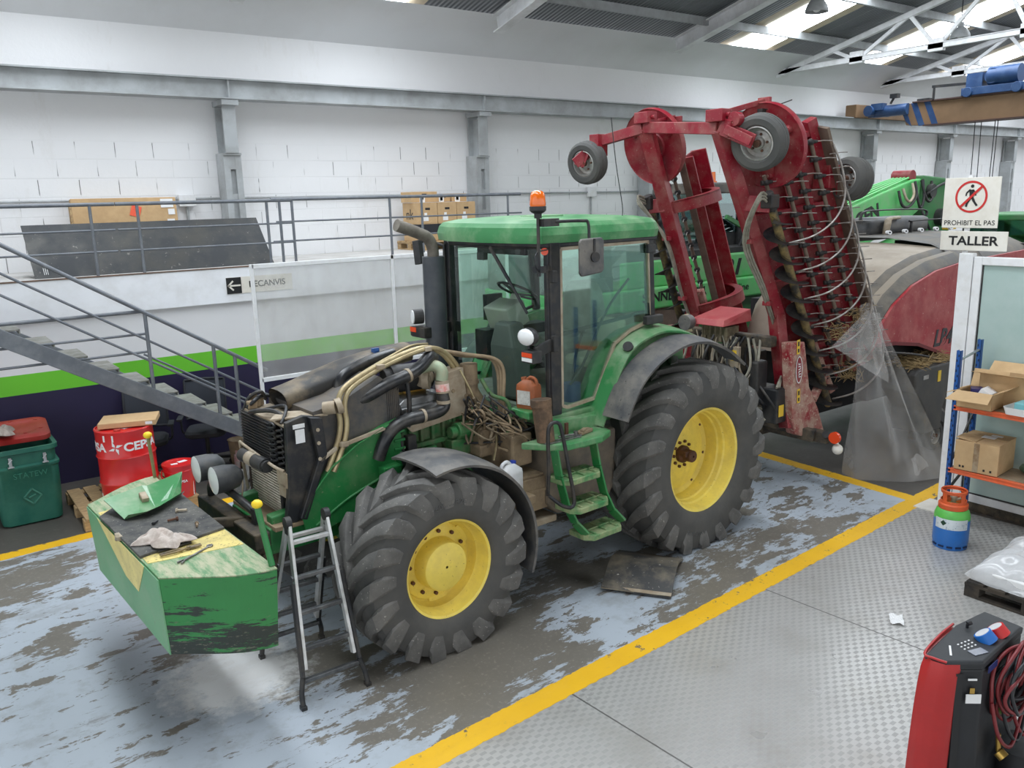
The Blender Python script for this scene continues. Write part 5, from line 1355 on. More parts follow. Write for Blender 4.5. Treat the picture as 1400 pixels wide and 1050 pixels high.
jb2 = thing('junction_box', 'white cable box high on the wall behind the implement', 'box', (11.55, 12.86, 3.42)); b = MB(); b.box((0, 0, 0), (.22, .07, .2)); b.build('box_cover', M_WHITE, jb2, bevel=.008); b = MB(); b.cyl((.0, .02, -.1), (.0, .02, -2), .018, n=8); b.build('conduit', M_STEELGREY, jb2, smooth=50)
sg = thing('direction_sign', 'black and white arrow sign reading RECANVIS on the mezzanine edge', 'sign', (4.03, YF - .043, 2.28))
b = MB(); b.box((0, -.002, 0), (.92, .005, .22)); b.build('sign_board', M_SIGNW, sg)
b = MB(); b.box((-.36, -.006, 0), (.20, .004, .215)); b.build('arrow_panel', M_INK, sg)
b = MB(); b.bar((-.27, -.009, 0), (-.43, -.009, 0), .004, .022); b.bar((-.44, -.009, -.005), (-.37, -.009, .062), .004, .022); b.bar((-.44, -.009, .005), (-.37, -.009, -.062), .004, .022); b.build('arrow', M_SIGNW, sg)
text_mesh('letters', 'RECANVIS', .115, M_INK, sg, (.10, -.007, 0), (R(90), 0, 0), .001, sx=.98, bold=.002)
# boxes on a pallet
pallet('euro_pallet', 1.20, .80, (7.60, 12.35, ZD), 0, 'wooden pallet under the printed cartons on the mezzanine', boards=5)
M_BKB = mat('box_black_print', (36, 38, 44), .6)
def carton(loc, w, d, h, label, kind, rz_=0):
    c = thing('carton', label, 'box', loc, rz_, 'printed cartons on the mezzanine')
    b = MB(); b.box2((-w / 2, -d / 2, 0), (w / 2, d / 2, h)); b.build('carton_body', M_CARD, c, bevel=.006)
    if kind == 'low':
        b = MB(); b.box2((-w / 2 - .002, -d / 2 - .002, h * .42), (w / 2 + .002, d / 2 + .002, h - .01)); b.build('black_print', M_BKB, c)
    else:
        b = MB(); b.box((0, -d / 2 - .001, h * .70), (.09, .004, .035)); b.build('hand_hole', M_INK, c)
        b = MB(); b.box((-.04, -d / 2 - .002, h * .25), (.10, .003, .09)); b.box((-.04, -d / 2 - .002, h * .42), (.05, .003, .06)); b.build('white_label', M_PW, c)
    return c
ZB = ZD + .146
names = ('left', 'middle', 'right')
for i, X in enumerate((7.22, 7.60, 7.98)):
    carton((X, 12.30, ZB), .37, .50, .285, '%s carton of the black-banded bottom row on the mezzanine pallet' % names[i], 'low')
    c = carton((X, 12.30, ZB + .287), .37, .50, .335, '%s carton with hand hole in the upper row on the mezzanine pallet' % names[i], 'up')
    if i == 0: text_mesh('printed_letters', 'nk', .24, M_INK, c, (-.189, .02, .14), (R(90), 0, R(-90)), .001)
c = carton((7.25, 12.36, ZB + .628), .50, .34, .17, 'leftmost carton lying on top of the stack on the mezzanine', 'top'); 
c = carton((7.67, 12.42, ZB + .628), .28, .30, .12, 'middle small carton lying on top of the mezzanine stack', 'top')
c = carton((7.99, 12.42, ZB + .628), .30, .30, .13, 'rightmost small carton on top of the mezzanine stack', 'top')
pd = tag(MB().box((0, 0, .02), (1.5, .9, .04)).build('plywood_sheet', M_DECK, loc=(8.1, 11.95, ZD)), 'low brown board lying on the mezzanine floor before the cartons', 'board') if False else None
b = MB(); b.box((0, 0, .2), (.10, .10, .40)); o = b.build('blue_box', mat('pale_blue_box', (120, 170, 205), .5), loc=(.90, 11.75, ZD), bevel=.005); tag(o, 'small pale blue pack on the mezzanine at the left picture edge', 'box')

# ---------------------------------------------------------------- framed dirty plastic screen between stairs and tractor
sc = thing('plastic_screen', 'white framed screen with dirty clear panels behind the tractor', 'screen', (3.35, 9.60, 0))
M_ACR = sheet('dirty_acrylic', (222, 222, 220), .24, .3, (196, 194, 188))
for x in (0, 1.83, 3.66):
    b = MB(); b.box2((x - .02, -.02, 0), (x + .02, .02, 2.66)); b.build('post', M_WHITEM, sc, bevel=.004)
for z in (1.29, 2.635):
    b = MB(); b.box2((0, -.02, z - .025), (3.66, .02, z + .025)); b.build('cross_rail', M_WHITEM, sc, bevel=.004)
for x in (0, 1.83):
    b = MB(); b.box2((x + .02, -.003, 1.315), (x + (1.81 if x < 3 else 1.52), .003, 2.61)); b.build('clear_panel', M_ACR, sc)
for x in (0, 3.66):
    b = MB(); b.box((x, 0, .015), (.06, .5, .03)); b.build('foot', M_WHITEM, sc)
# ---------------------------------------------------------------- red implement folded upright behind the tractor
im = thing('harvest_implement', 'folded red harvesting implement with two upright tined wings behind the tractor', 'farm implement', TL(-2.2, 0, 0), TRT)
def IP(name, mb, m, parent=None, **k): return mb.build(name, m, parent or im, **k)
M_FLIGHT = mat('auger_flight', (40, 41, 44), .3, .3, (90, 85, 78), .3, 6)
M_HOLDER = mat('tine_holder', (32, 31, 32), .6, 0, (70, 60, 52), .3, 9)
M_TINE = mat('tine_steel', (164, 160, 155), .4, .4, (110, 90, 78), .3, 9)
M_BROWNB = mat('worn_brown_board', (98, 82, 72), .7, 0, (125, 110, 95), .4, 6)
M_HOSE = mat('grey_hydraulic_hose', (150, 146, 132), .55, 0, (110, 105, 92), .4, 10)
M_SHAFT = mat('auger_shaft', (52, 49, 45), .6, 0, (176, 150, 90), .3, 7)
M_STICK = mat('warning_yellow', (228, 190, 60), .5, var=.03)
M_GALV = mat('galvanised_rim', (186, 186, 184), .4, .6, (140, 130, 118), .4, 8)

def small_wheel(parent, c, ax, r, w, name='support_wheel', tyre=M_TYRE):
    b = MB(); h = w / 2
    prof = [(r * .58, -h * .8), (r * .66, -h), (r * .86, -h), (r * .96, -h * .8), (r, -h * .45), (r * .985, -h * .42), (r * .985, -h * .38), (r, -h * .35), (r, -.012), (r * .98, -.008), (r * .98, .008), (r, .012), (r, h * .35), (r * .985, h * .38), (r * .985, h * .42), (r, h * .45), (r * .96, h * .8), (r * .86, h), (r * .66, h), (r * .58, h * .8)]
    b.lathe(prof, (0, 0, 0), 'x', 40)
    M = Vector((1, 0, 0)).rotation_difference(Vector(ax)).to_matrix().to_4x4(); M = Matrix.Translation(c) @ M
    b.xf(M); t = b.build(name, tyre, parent, smooth=35)
    b = MB(); b.lathe([(r * .60, h * .86), (r * .56, h * .9), (r * .52, h * .7), (r * .50, h * .2), (r * .40, h * .05), (r * .22, h * .25), (r * .20, h * .55), (.002, h * .55)], (0, 0, 0), 'x', 32)
    b.lathe([(r * .60, -h * .86), (r * .52, -h * .6), (r * .5, h * .2)], (0, 0, 0), 'x', 32)
    b.xf(M); b.build('rim', M_GALV, t, smooth=30)
    b = MB(); b.cyl((h * .5, 0, 0), (h * 1.05, 0, 0), r * .13, n=14)
    for k in range(5): b.cyl((h * .2, r * .3 * math.cos(k * 1.257), r * .3 * math.sin(k * 1.257)), (h * .4, r * .3 * math.cos(k * 1.257), r * .3 * math.sin(k * 1.257)), r * .045, n=6)
    b.xf(M); b.build('hub', M_RUST, t, smooth=35)
    return t

class Tower:
    def __init__(s, top, mid, low, sy):
        s.mid = Vector(mid); s.top = Vector(top); s.low = Vector(low); s.sy = sy
        s.a = (s.top - s.mid).normalized(); w = Vector((-.94, .34 * sy, 0)); w = (w - s.a * w.dot(s.a) * .35).normalized(); s.w = w
        n = s.a.cross(w); n = n if n.y * sy > 0 else -n; s.n = n.normalized(); s.L = (s.top - s.mid).length
    def P(s, t, k, m=0): return s.mid + s.a * t + s.w * k + s.n * m
def helicoid(b, P0, ax, x, y, r0, r1, pitch, L, ph=0, n=14):
    steps = int(L / pitch * n); vs = []
    for i in range(steps + 1):
        t = i / n * 2 * PI + ph; z = i / n * pitch
        d = x * math.cos(t) + y * math.sin(t)
        c = P0 + ax * z
        vs += [c + d * r0, c + d * r1, c + d * r1 + ax * .008, c + d * r0 + ax * .008]
    fs = []
    for i in range(steps):
        for q in range(4):
            a, c = i * 4 + q, i * 4 + (q + 1) % 4
            fs.append((a, c, c + 4, a + 4))
    b.add(vs, fs)
T2 = Tower((-.90, .60, 3.95), (-2.03, .60, 1.98), (-1.98, .84, .72), 1)
T1 = Tower((-1.17, -.60, 4.06), (-2.08, -.60, 1.92), (-2.10, -.84, .72), -1)
tine_proto = {}
def tine_bar(T, k, m, t0, t1, n, ln, parent, key, dirv=(1.0, .25), off=0.0):
    b = MB(); b.cyl(T.P(t0 - .08, k, m), T.P(t1 + .08, k, m), .022, n=8); bar = IP('tine_bar', b, M_BROWNB, smooth=50)
    d = (T.w * dirv[0] + T.n * dirv[1]).normalized()
    for i in range(n):
        t = t0 + (t1 - t0) * i / (n - 1) + off
        if key not in tine_proto:
            b = MB(); b.ball((0, 0, 0), .042, 8, (1, 1, .85)); b.cyl(-d * .05, d * .07, .028, .016, n=8)
            hold = b.build('spring_tine', M_HOLDER, bar, smooth=50)
            b = MB(); b.tube([d * .05, d * (ln * .6), d * ln - T.a * .015], .0055, 5, sm=False)
            me2 = b
            # wire and holder are one tine: two materials on one mesh
            md = hold.data; bm = bmesh.new(); bm.from_mesh(md); base = len(bm.verts)
            vv = [bm.verts.new(v) for v in me2.v]
            for f in me2.f:
                try: q = bm.faces.new([vv[i2] for i2 in f]); q.material_index = 1
                except ValueError: pass
            bm.to_mesh(md); bm.free(); md.materials.append(M_TINE)
            tine_proto[key] = hold; o = hold
        else:
            o = tine_proto[key].copy(); C.objects.link(o); o.parent = bar
        o.location = T.P(t, k, m)
for T, key in ((T2, 2), (T1, 1)):
    sy = T.sy
    b = MB(); b.bar(T.P(-.05, 0), T.P(T.L, 0), .13, .15, T.n); b.bar(T.low, T.P(0, 0), .12, .17, T.n)
    IP('front_beam', b, M_RED, bevel=.008)
    # lower plate that widens to the toolbar
    b = MB(); dx = 0 if sy > 0 else -.12
    b.prism([(x + dx, z) for x, z in ((-1.80, 1.72), (-1.92, .80), (-1.98, .66), (-2.66, .41), (-2.62, .52), (-2.43, .88), (-2.22, 1.17), (-2.08, 1.70))], 'y', sy * .82, sy * .94); IP('foot_plate', b, M_REDDUST, bevel=.012)
    b = MB(); b.bar(T.P(-1.25, .40, 0), T.P(.2, .30, -.03), .08, .10, T.n); b.bar((-2.40, sy * .88, .98), T.P(-.9, .45, 0), .08, .08); IP('brace', b, M_REDDUST, bevel=.008)
    # rear beam and back sheet
    b = MB()
    if sy > 0:
        b.bar(T.P(-1.15, 1.16, .02), T.P(T.L - .18, 1.16, .02), .035, .16, T.n); IP('edge_board', b, M_BROWNB, bevel=.004)
        b = MB(); b.bar(T.P(-1.0, 1.10, -.10), T.P(T.L - .10, 1.10, -.10), .12, .10, T.n); IP('rear_beam', b, M_RED, bevel=.006)
        b = MB(); q = [T.P(-1.1, .12, -.14), T.P(T.L - .35, .12, -.14), T.P(T.L - .15, 1.12, -.14), T.P(-1.1, 1.12, -.14)]; b.loft([q, [v - T.n * .012 for v in q]]); IP('back_sheet', b, M_RED)
        for t in (-.6, .35, 1.2, T.L - .25):
            b = MB(); b.bar(T.P(t, .05, -.09), T.P(t, 1.1, -.09), .06, .06, T.n); IP('cross_rib', b, M_RED, bevel=.005)
        for kk in (.60, .85): 
            b = MB(); b.bar(T.P(-1.1, kk, -.08), T.P(T.L - .3, kk, -.08), .05, .05, T.n); IP('long_rib', b, M_RED, bevel=.004)
        for j, kk in enumerate((.30, .52, .72, .92)):
            tine_bar(T, kk, .06 + .03 * (j % 2), -1.0 + .06 * j, T.L - .65 + .10 * j, 15, .23, im, (key, j // 9), off=.05 * (j % 2))
    else:
        q = [T.P(-1.0, .78, -.05), T.P(T.L - .45, .78, -.05), T.P(T.L - .40, 1.22, -.05), T.P(-1.0, 1.22, -.05)]
        b = MB(); b.loft([q, [v + T.n * .012 for v in q]]); b.bar(T.P(-1.0, 1.24, -.12), T.P(T.L - .40, 1.24, -.12), .03, .2, T.n); b.bar(T.P(-1.0, .78, -.12), T.P(T.L - .45, .78, -.12), .03, .14, T.n); IP('rear_beam', b, M_RED, bevel=.004)
        b = MB(); b.bar(T.P(-1.0, .70, -.06), T.P(T.L - .45, .70, -.06), .035, .08, T.n); IP('edge_board', b, M_BROWNB)
        for t in (1.35, -.02, -.9):
            def arcp(u, v): 
                k = 1.26 * u; m = -.10 - .34 * math.sin(PI * u) ** .8
                return T.P(t + .14 * v - .07, k, m), T.n * -1 + T.w * .001
            b = MB(); b.shell(arcp, 16, 1, .03)
            def arcq(u, v):
                k = 1.26 * u; m = -.10 - .34 * math.sin(PI * u) ** .8
                return T.P(t + .075, k, m + .10 * v), T.a
            b.shell(arcq, 16, 1, .02); IP('curved_bracket', b, M_RED, smooth=40)
        for j, kk in enumerate((.36, .62)):
            tine_bar(T, kk, .05, -.9 + .05 * j, T.L - .55, 16, -.25, im, (key, j // 9), off=.05 * j)
        b = MB(); b.bar(T.P(-1, .28, .02), T.P(T.L - .5, .28, .02), .04, .04, T.n); IP('long_rib', b, M_RED)
    # auger
    ka, ma = (.20, .20) if sy > 0 else (.02, .20)
    Pa = T.P(-1.30 if sy > 0 else -1.0, ka, ma); La = 2.55 if sy > 0 else 2.25
    b = MB(); b.cyl(Pa, Pa + T.a * (La + .12), .045, n=14); au = IP('auger', b, M_SHAFT, smooth=40)
    x_ = T.w; y_ = T.n
    b = MB(); helicoid(b, Pa, T.a, x_, y_, .04, .165, .245, La, 0, 16); helicoid(b, Pa + T.a * .05, T.a, x_, y_, .043, .05, .245, La, 0.6, 12); b.build('auger_flight', M_FLIGHT, au, smooth=40)
    b = MB(); b.box(Pa + T.a * (La + .2), (.14, .14, .14)); b.cyl(Pa + T.a * (La + .1), Pa + T.a * (La + .30), .06, n=14); b.build('hydraulic_motor', M_HOLDER, au, bevel=.012)
    b = MB(); b.bar(T.P(La - 1.30 + .18 if sy > 0 else La - .85, 0, 0), Pa + T.a * (La + .16), .10, .16); IP('motor_bracket', b, M_RED, bevel=.006)
    # hydraulic hoses beside the beam
    m0 = Pa + T.a * (La + .2)
    for j in range(3):
        o_ = .028 * j
        b = MB(); b.tube([m0 + Vector((.04, .0, .05 - .03 * j)), m0 + Vector((.22, .02, .06 - o_)), T.P(La - 1.55 if sy > 0 else La - 1.25, -.16 + o_, .06), T.P(.3, -.12 + o_, .06), T.P(-.5, -.11 + o_, .05), T.low + Vector((.20 + o_, 0, .5))], .014, 7); IP('hydraulic_hose', b, M_HOSE, smooth=60)
    b = MB()
    for t in (1.0, .2): b.box(T.P(t, -.10, .06), (.06, .10, .05))
    IP('hose_clamp', b, M_RED, bevel=.005)

# round end discs
for T, c in ((T2, (-1.46, .76, 3.78)), (T1, (-1.42, -.72, 3.86))):
    b = MB(); b.lathe([(.001, .0), (.16, .0), (.17, -.02), (.40, -.02), (.425, -.01), (.43, 0.0), (.435, -.03), (.43, -.07), (.40, -.075), (.001, -.075)], (0, 0, 0), 'x', 48)
    for k in range(3): b.lathe([(.001, .015), (.03, .015), (.045, -.02)], (0, .30 * math.cos(2.1 * k + .5), .30 * math.sin(2.1 * k + .5)), 'x', 14)
    M = Matrix.Translation(c) @ Matrix.Rotation(R(14), 4, 'Y')
    b.xf(M); d_ = IP('end_disc', b, M_RED, smooth=30)
    b = MB()
    for k in range(3): b.cyl((.012, .30 * math.cos(2.1 * k + .5), .30 * math.sin(2.1 * k + .5)), (.03, .30 * math.cos(2.1 * k + .5), .30 * math.sin(2.1 * k + .5)), .016, n=6)
    b.xf(M); b.build('disc_bolt', M_REDDUST, d_)
    b = MB(); b.bar(Vector(c) - Vector((.05, 0, .25)), T.P(T.L - .5, .5, -.05), .12, .12); b.bar(Vector(c), T.P(T.L - .1, .0, 0), .10, .10); IP('disc_bracket', b, M_RED)
# top link, wheel arms and the three support wheels
b = MB(); b.bar((-1.17, -.60, 4.06), (-.90, .60, 3.95), .10, .12)
IP('top_cross_beam', b, M_RED, bevel=.008)
for p in ((-1.14, -.58, 4.16), (-.88, .60, 4.07)):
    b = MB(); b.box(p, (.16, .20, .12)); b.cyl((p[0], p[1] - .14, p[2]), (p[0], p[1] + .14, p[2]), .025, n=10); IP('hinge_block', b, M_RED, bevel=.008)
b = MB(); b.bar((-.95, .62, 4.10), (-1.45, .72, 4.22), .04, .05); b.box((-1.47, .72, 4.15), (.04, .14, .22)); b.cyl((-.93, .80, 4.02), (-.85, .80, 4.02), .07, n=18); IP('top_link', b, M_RED, bevel=.004)
b = MB(); b.bar((-1.20, -.50, 4.12), (-1.50, -.46, 4.18), .02, .03); b.box((-1.52, -.46, 4.05), (.03, .16, .26)); IP('top_link', b, M_RED, bevel=.004)
b = MB(); b.bar((-1.15, -.62, 4.05), (-1.0, -1.10, 3.95), .09, .11); b.box((-.98, -1.15, 3.90), (.16, .14, .24)); b.loft([[(-.86, -1.12, 3.92), (-.86, -1.26, 3.92), (-.80, -1.22, 3.66), (-.80, -1.34, 3.70)][:3] + [(-.80, -1.34, 3.70)], [(-.84, -1.12, 3.92), (-.84, -1.26, 3.92), (-.78, -1.22, 3.66), (-.78, -1.34, 3.70)]]); b.bar((-.95, -1.16, 3.9), (-.72, -1.27, 3.70), .02, .12)
IP('wheel_arm', b, M_RED, bevel=.005)
small_wheel(im, (-.90, -1.25, 3.71), (.95, .12, -.16), .245, .19)
b = MB(); b.bar((-.92, .62, 3.97), (-.88, .78, 3.93), .10, .16); b.bar((-.85, .64, 3.96), (-.93, .98, 3.80), .025, .14); b.bar((-.80, .74, 3.93), (-.86, 1.0, 3.80), .025, .09); IP('wheel_arm', b, M_RED, bevel=.005)
small_wheel(im, (-1.08, .95, 3.80), (.92, .20, -.2), .275, .20)
q0 = T2.P(1.50, 1.12, -.08); b = MB(); b.bar(q0, (-2.38, 1.02, 3.46), .10, .12); b.box(q0, (.2, .2, .24)); b.bar((-2.5, .98, 3.28), (-2.36, 1.06, 3.46), .025, .12); IP('wheel_arm', b, M_RED, bevel=.006)
small_wheel(im, (-2.55, 1.10, 3.44), (.92, -.12, .05), .23, .24)
b = MB(); b.tube([(-1.38, .76, 4.12), (-1.42, .84, 4.15), (-1.6, .95, 4.22)], .006, 6); b.box((-1.37, .76, 4.11), (.07, .06, .06)); IP('feeler', b, M_HOLDER)
# wire hoops over the tined face
for i in range(7):
    t = 1.85 - .36 * i
    b = MB(); b.tube([T2.P(t + .06, 1.16, .12), T2.P(t - .22, 1.14, .20), T2.P(t - .50, 1.04, .27), T2.P(t - .72, .84, .30), T2.P(t - .86, .55, .29), T2.P(t - .91, .26, .22)], .011, 6); IP('wire_hoop', b, M_TINE, smooth=60)
b = MB()
for i in range(18):
    t = -1.0 + .165 * i; b.tube([T2.P(t, 1.10, .10), T2.P(t, 1.22, .12), T2.P(t - .01, 1.30, .13)], .005, 5, sm=False)
IP('edge_tine', b, M_TINE, kind='stuff')
# T2 markings
b = MB()
for k in range(32):
    a0, a1 = 2 * PI * k / 32, 2 * PI * (k + 1) / 32
    b.add([(.07 * math.cos(a0) * f0, .155 * math.sin(a0) * f0, 0) for f0 in (1,)] + [(.07 * math.cos(a1), .155 * math.sin(a1), 0), (.058 * math.cos(a1), .143 * math.sin(a1), 0), (.058 * math.cos(a0), .143 * math.sin(a0), 0)], [(0, 1, 2, 3)])
def on_face(o, pos, xdir, ydir):
    z = xdir.cross(ydir).normalized(); M = Matrix((xdir.normalized(), ydir.normalized(), z)).transposed().to_4x4(); M.translation = pos; o.matrix_basis = M
fpos = Vector((-1.98, .945, 1.40)); ux = Vector((-1, 0, 0)); uz = Vector((.10, 0, 1)).normalized()
o = b.build('maker_oval', M_PW, im); on_face(o, fpos + Vector((0, .003, 0)), ux, uz)
b = MB(); b.add([(.058 * math.cos(2 * PI * k / 32), .143 * math.sin(2 * PI * k / 32), 0) for k in range(32)], [tuple(range(32))]); o2 = b.build('oval_ground', M_RED, im); on_face(o2, fpos + Vector((0, .001, 0)), ux, uz)
o = text_mesh('maker_letters', 'mur', .11, M_PW, im, (0, 0, 0), (0, 0, 0), .001); on_face(o, fpos + Vector((0, .004, 0)), uz, -ux)
for x_, z_ in ((-1.95, 1.66), (-2.0, 1.10)):
    b = MB(); b.box((0, 0, 0), (.06, .16, .003)); o = b.build('warning_sticker', M_STICK, im); on_face(o, Vector((x_, .944, z_)), ux, uz)
    q = MB(); q.box((0, .035, .002), (.03, .05, .002)); q.box((0, -.04, .002), (.03, .04, .002)); q.build('pictogram', M_INK, o)
# toolbar, headstock and plumbing
b = MB(); b.bar((-2.30, -1.1, .60), (-2.30, 1.18, .60), .14, .12); b.bar((-1.75, -.45, .64), (-2.3, -.45, .62), .10, .14); b.bar((-1.75, .45, .64), (-2.3, .45, .62), .10, .14)
b.bar((-2.0, .2, .70), (-2.2, 1.05, .62), .10, .14); IP('toolbar', b, M_DARK, bevel=.01)
b = MB(); b.cyl((-1.75, .30, .85), (-2.15, .80, .66), .06, n=16); b.cyl((-1.6, .1, .93), (-1.75, .30, .85), .04, n=14); IP('hydraulic_ram', b, M_DARK, smooth=40)
for y in (1.22, -1.14):
    b = MB(); b.cyl((-2.30, y, .60), (-2.30, y * 1.06, .52), .02, n=8); b.ball((-2.27, y * 1.06, .50), .06, 14); IP('white_lamp', b, M_SIGNW, smooth=60)
    b = MB(); b.cyl((-2.24, y * 1.05, .64), (-2.20, y * 1.05, .64), .065, n=20); IP('round_reflector', b, M_REFL, smooth=40)
    b = MB(); b.cyl((-2.3, y * .96, .62), (-2.22, y * .96, .66), .045, n=14); b.tube([(-2.3, y * .9, .6), (-2.26, y, .66), (-2.24, y * 1.05, .64)], .015, 6); IP('lamp_bracket', b, M_BLACK, smooth=40)
b = MB(); b.bar((-1.85, -.45, .60), (-1.85, -.30, 1.75), .12, .12, (1, 0, 0)); b.bar((-1.85, .45, .60), (-1.85, .30, 1.75), .12, .12, (1, 0, 0)); b.bar((-1.85, -.55, 1.70), (-1.85, .70, 1.70), .12, .12); b.box((-2.0, 0, 1.1), (.2, .9, .9)); IP('headstock', b, M_DARK, bevel=.012)
b = MB(); b.box((-1.75, .05, 1.78), (.22, .36, .12))
for k in range(5): b.cyl((-1.66, -.1 + .075 * k, 1.66), (-1.66, -.1 + .075 * k, 1.84), .03, n=10)
IP('valve_block', b, mat('valve_metal', (150, 138, 112), .45, .5, (90, 82, 70), .4, 9), bevel=.006)
b = MB(); b.loft([[(-1.52, -.20, 1.86), (-1.52, .26, 1.86), (-2.0, .30, 1.88), (-2.0, -.16, 1.88)], [(-1.56, -.18, 1.93), (-1.56, .24, 1.93), (-2.0, .28, 2.02), (-2.0, -.14, 2.02)]]); IP('valve_hood', b, mat('faded_red_hood', (172, 66, 70), .5, 0, (190, 110, 105), .35, 5), bevel=.006)
rr = random.Random(11)
for g in range(5):
    b = MB()
    for k in range(7):
        y0 = rr.uniform(-.35, .55); x0 = -1.62 - rr.uniform(0, .2)
        b.tube([(x0, y0, 1.74), (x0 + rr.uniform(.0, .18), y0 + rr.uniform(-.1, .15), 1.45), (x0 + rr.uniform(-.1, .2), y0 + rr.uniform(-.2, .35), 1.1), (x0 - rr.uniform(0, .3), y0 + rr.uniform(0, .4), .85)], rr.uniform(.010, .016), 6)
    IP('hose_bundle', b, (M_HOSE, M_BLACKMETAL, M_HOSE, M_CREAM, M_BLACKMETAL)[g], smooth=60)
b = MB(); b.tube([(-1.7, .33, 1.72), (-1.62, .42, 1.4), (-1.7, .48, 1.2), (-1.62, .5, 1.0), (-1.8, .72, .90), (-2.0, .9, .82), (-2.05, .92, .78)], .014, 7); IP('steel_pipe', b, M_CREAM, smooth=60)
b = MB(); b.box((-1.62, .36, 1.52), (.05, .12, .24)); IP('control_box', b, M_CREAM, bevel=.006)
b = MB(); b.box((-1.595, .36, 1.54), (.006, .07, .12)); IP('warning_sticker', b, M_STICK)
b = MB(); b.box((-1.7, .62, 1.25), (.2, .1, .5)); b.box((-1.85, .75, 1.0), (.25, .2, .4)); IP('black_tank', b, M_BLACK, bevel=.02)
b = MB(); b.box((-1.80, .86, .95), (.09, .006, .13)); IP('warning_sticker', b, M_STICK)
b = MB(); b.loft([[(-1.46 + dx, -.20 + math.cos(a) * r_, 1.88 + math.sin(a) * r_) for a in [2 * PI * k / 16 for k in range(16)]] for dx, r_ in ((-.10, .05), (-.05, .085), (.05, .09))]); b.cyl((-1.5, -.20, 1.7), (-1.5, -.20, 1.8), .02); l_ = IP('work_lamp', b, M_MUDGUARD, smooth=40)
b = MB(); b.cyl((-1.50, -.20, 1.76), (-1.50, -.26, 1.96), .04, n=12); b.build('lamp_cap', mat('cream_plastic', (226, 214, 176), .5), l_, smooth=40)
hay = MB(); rr = random.Random(8)
for c in (T2.P(-.35, .62, .16), T2.P(-.95, .60, .16), T2.P(-.2, .95, .15)):
    for k in range(60):
        p = c + Vector((rr.gauss(0, .07), rr.gauss(0, .05), rr.gauss(0, .05))); d = Vector((rr.uniform(-1, 1), rr.uniform(-1, 1), rr.uniform(-.5, .5))).normalized() * .08
        hay.cyl(p - d, p + d, .003, n=3, caps=False)
IP('caught_straw', hay, mat('straw', (176, 152, 108), .9, 0, (140, 118, 84), .5, 9), kind='stuff')
for ch in list(im.children): ch.location.x += 2.2

# ---------------------------------------------------------------- clear plastic film draped from the wing to the floor
M_FILM = sheet('clear_film', (212, 210, 208), .25, .18, (176, 170, 162))
PK = [(-2.92, 1.10, 2.03), (-3.02, 1.22, 2.04)]
bl = [(-2.90, 1.02), (-2.80, 1.25), (-2.98, 1.52), (-3.16, 1.72), (-3.34, 1.80), (-3.52, 1.88), (-3.70, 1.98)]
def film(u, v):
    t = u * (len(bl) - 1); i = min(int(t), len(bl) - 2); f = t - i
    bx = bl[i][0] * (1 - f) + bl[i + 1][0] * f; by = bl[i][1] * (1 - f) + bl[i + 1][1] * f
    tx = PK[0][0] * (1 - u) + PK[1][0] * u; tyy = PK[0][1] * (1 - u) + PK[1][1] * u; tz = PK[0][2] + .03 * math.sin(PI * u)
    vv = v ** 1.05
    fold = math.sin(u * 19 + 1.3 * math.sin(v * 3)) * .055 * math.sin(PI * min(1, v * 1.05)) + .03 * math.sin(u * 41 + v * 5) * v * (1 - v) * 2
    x = tx * (1 - vv) + bx * vv; y = tyy * (1 - vv) + by * vv + fold; z = tz * (1 - v) + .006 * v
    x += fold * .5
    return TL(x, y, max(.006, z))
fl_m = MB(); fl_m.grid(film, 56, 40)
o = fl_m.build('plastic_film', M_FILM, smooth=60); tag(o, 'clear plastic film hanging from the red implement down to the floor', 'plastic sheet')
def film2(u, v):   # flap turned back at the upper left
    a = Vector((-2.93, 1.13, 1.98)); b_ = Vector((-2.42, 1.02, 1.62)); c = Vector((-2.96, 1.42, 1.18)); d = Vector((-2.98, 1.26, 1.96))
    p = (a * (1 - u) + b_ * u) * (1 - v) + (d * (1 - u) + c * u) * v
    p.y += .05 + .03 * math.sin(9 * u) * math.sin(7 * v)
    return TL(p.x, p.y, p.z)
q = MB(); q.grid(film2, 14, 14); q.build('folded_flap', M_FILM, o, smooth=60)
def film3(u, v):
    x = -3.08 - .26 * u + .08 * v; y = 1.74 + .03 * math.sin(8 * u) + .10 * v; z = .30 + .03 * math.sin(11 * u + 4 * v) - .12 * v
    return TL(x, y, z)
q = MB(); q.grid(film3, 14, 8); q.build('folded_flap', M_FILM, o, smooth=60)

# ---------------------------------------------------------------- baler
def settle(root):
    for ch in root.children: ch.location = ch.location - root.location
bal = thing('baler', 'large red and grey hay baler parked behind the plastic film', 'baler', (10.8, 6.4, 0))
M_HOOD = mat('dusty_grey_hood', (176, 164, 148), .6, 0, (150, 138, 122), .3, 2.2)
M_HOODD = mat('dark_grey_hood', (86, 84, 80), .55, 0, (140, 130, 115), .35, 3)
M_HOODM = mat('mid_grey_hood', (136, 128, 116), .6, 0, (160, 148, 130), .35, 3)
M_BRED = mat('baler_red', (158, 36, 46), .4, 0, (186, 110, 105), .35, 4, fine=(200, 160, 150), fine_amt=.12)
st_ = [(9.10, 1.25), (9.14, 1.62), (9.28, 1.90), (9.55, 2.14), (9.95, 2.34), (10.5, 2.48), (11.2, 2.55)]
def hood_ring(x, h, k):
    y0 = 5.62 + .12 * (x - 9.1) * 0 ; out = []
    far = 7.35
    for i in range(17):
        a = i / 16; y = y0 + (far - y0) * a
        edge = max(0, (a - .72) / .28)
        out.append((x + .42 * edge ** 2 * (1 - k * .5) + .06 * (1 - a) * 0, y, h + .04 * math.sin(PI * a) - .35 * edge ** 2.5))
    return out
b = MB(); b.loft([hood_ring(x, h, i / 6) for i, (x, h) in enumerate(st_)], closed=False, caps=False); b.build('front_hood', M_HOOD, bal, smooth=60)
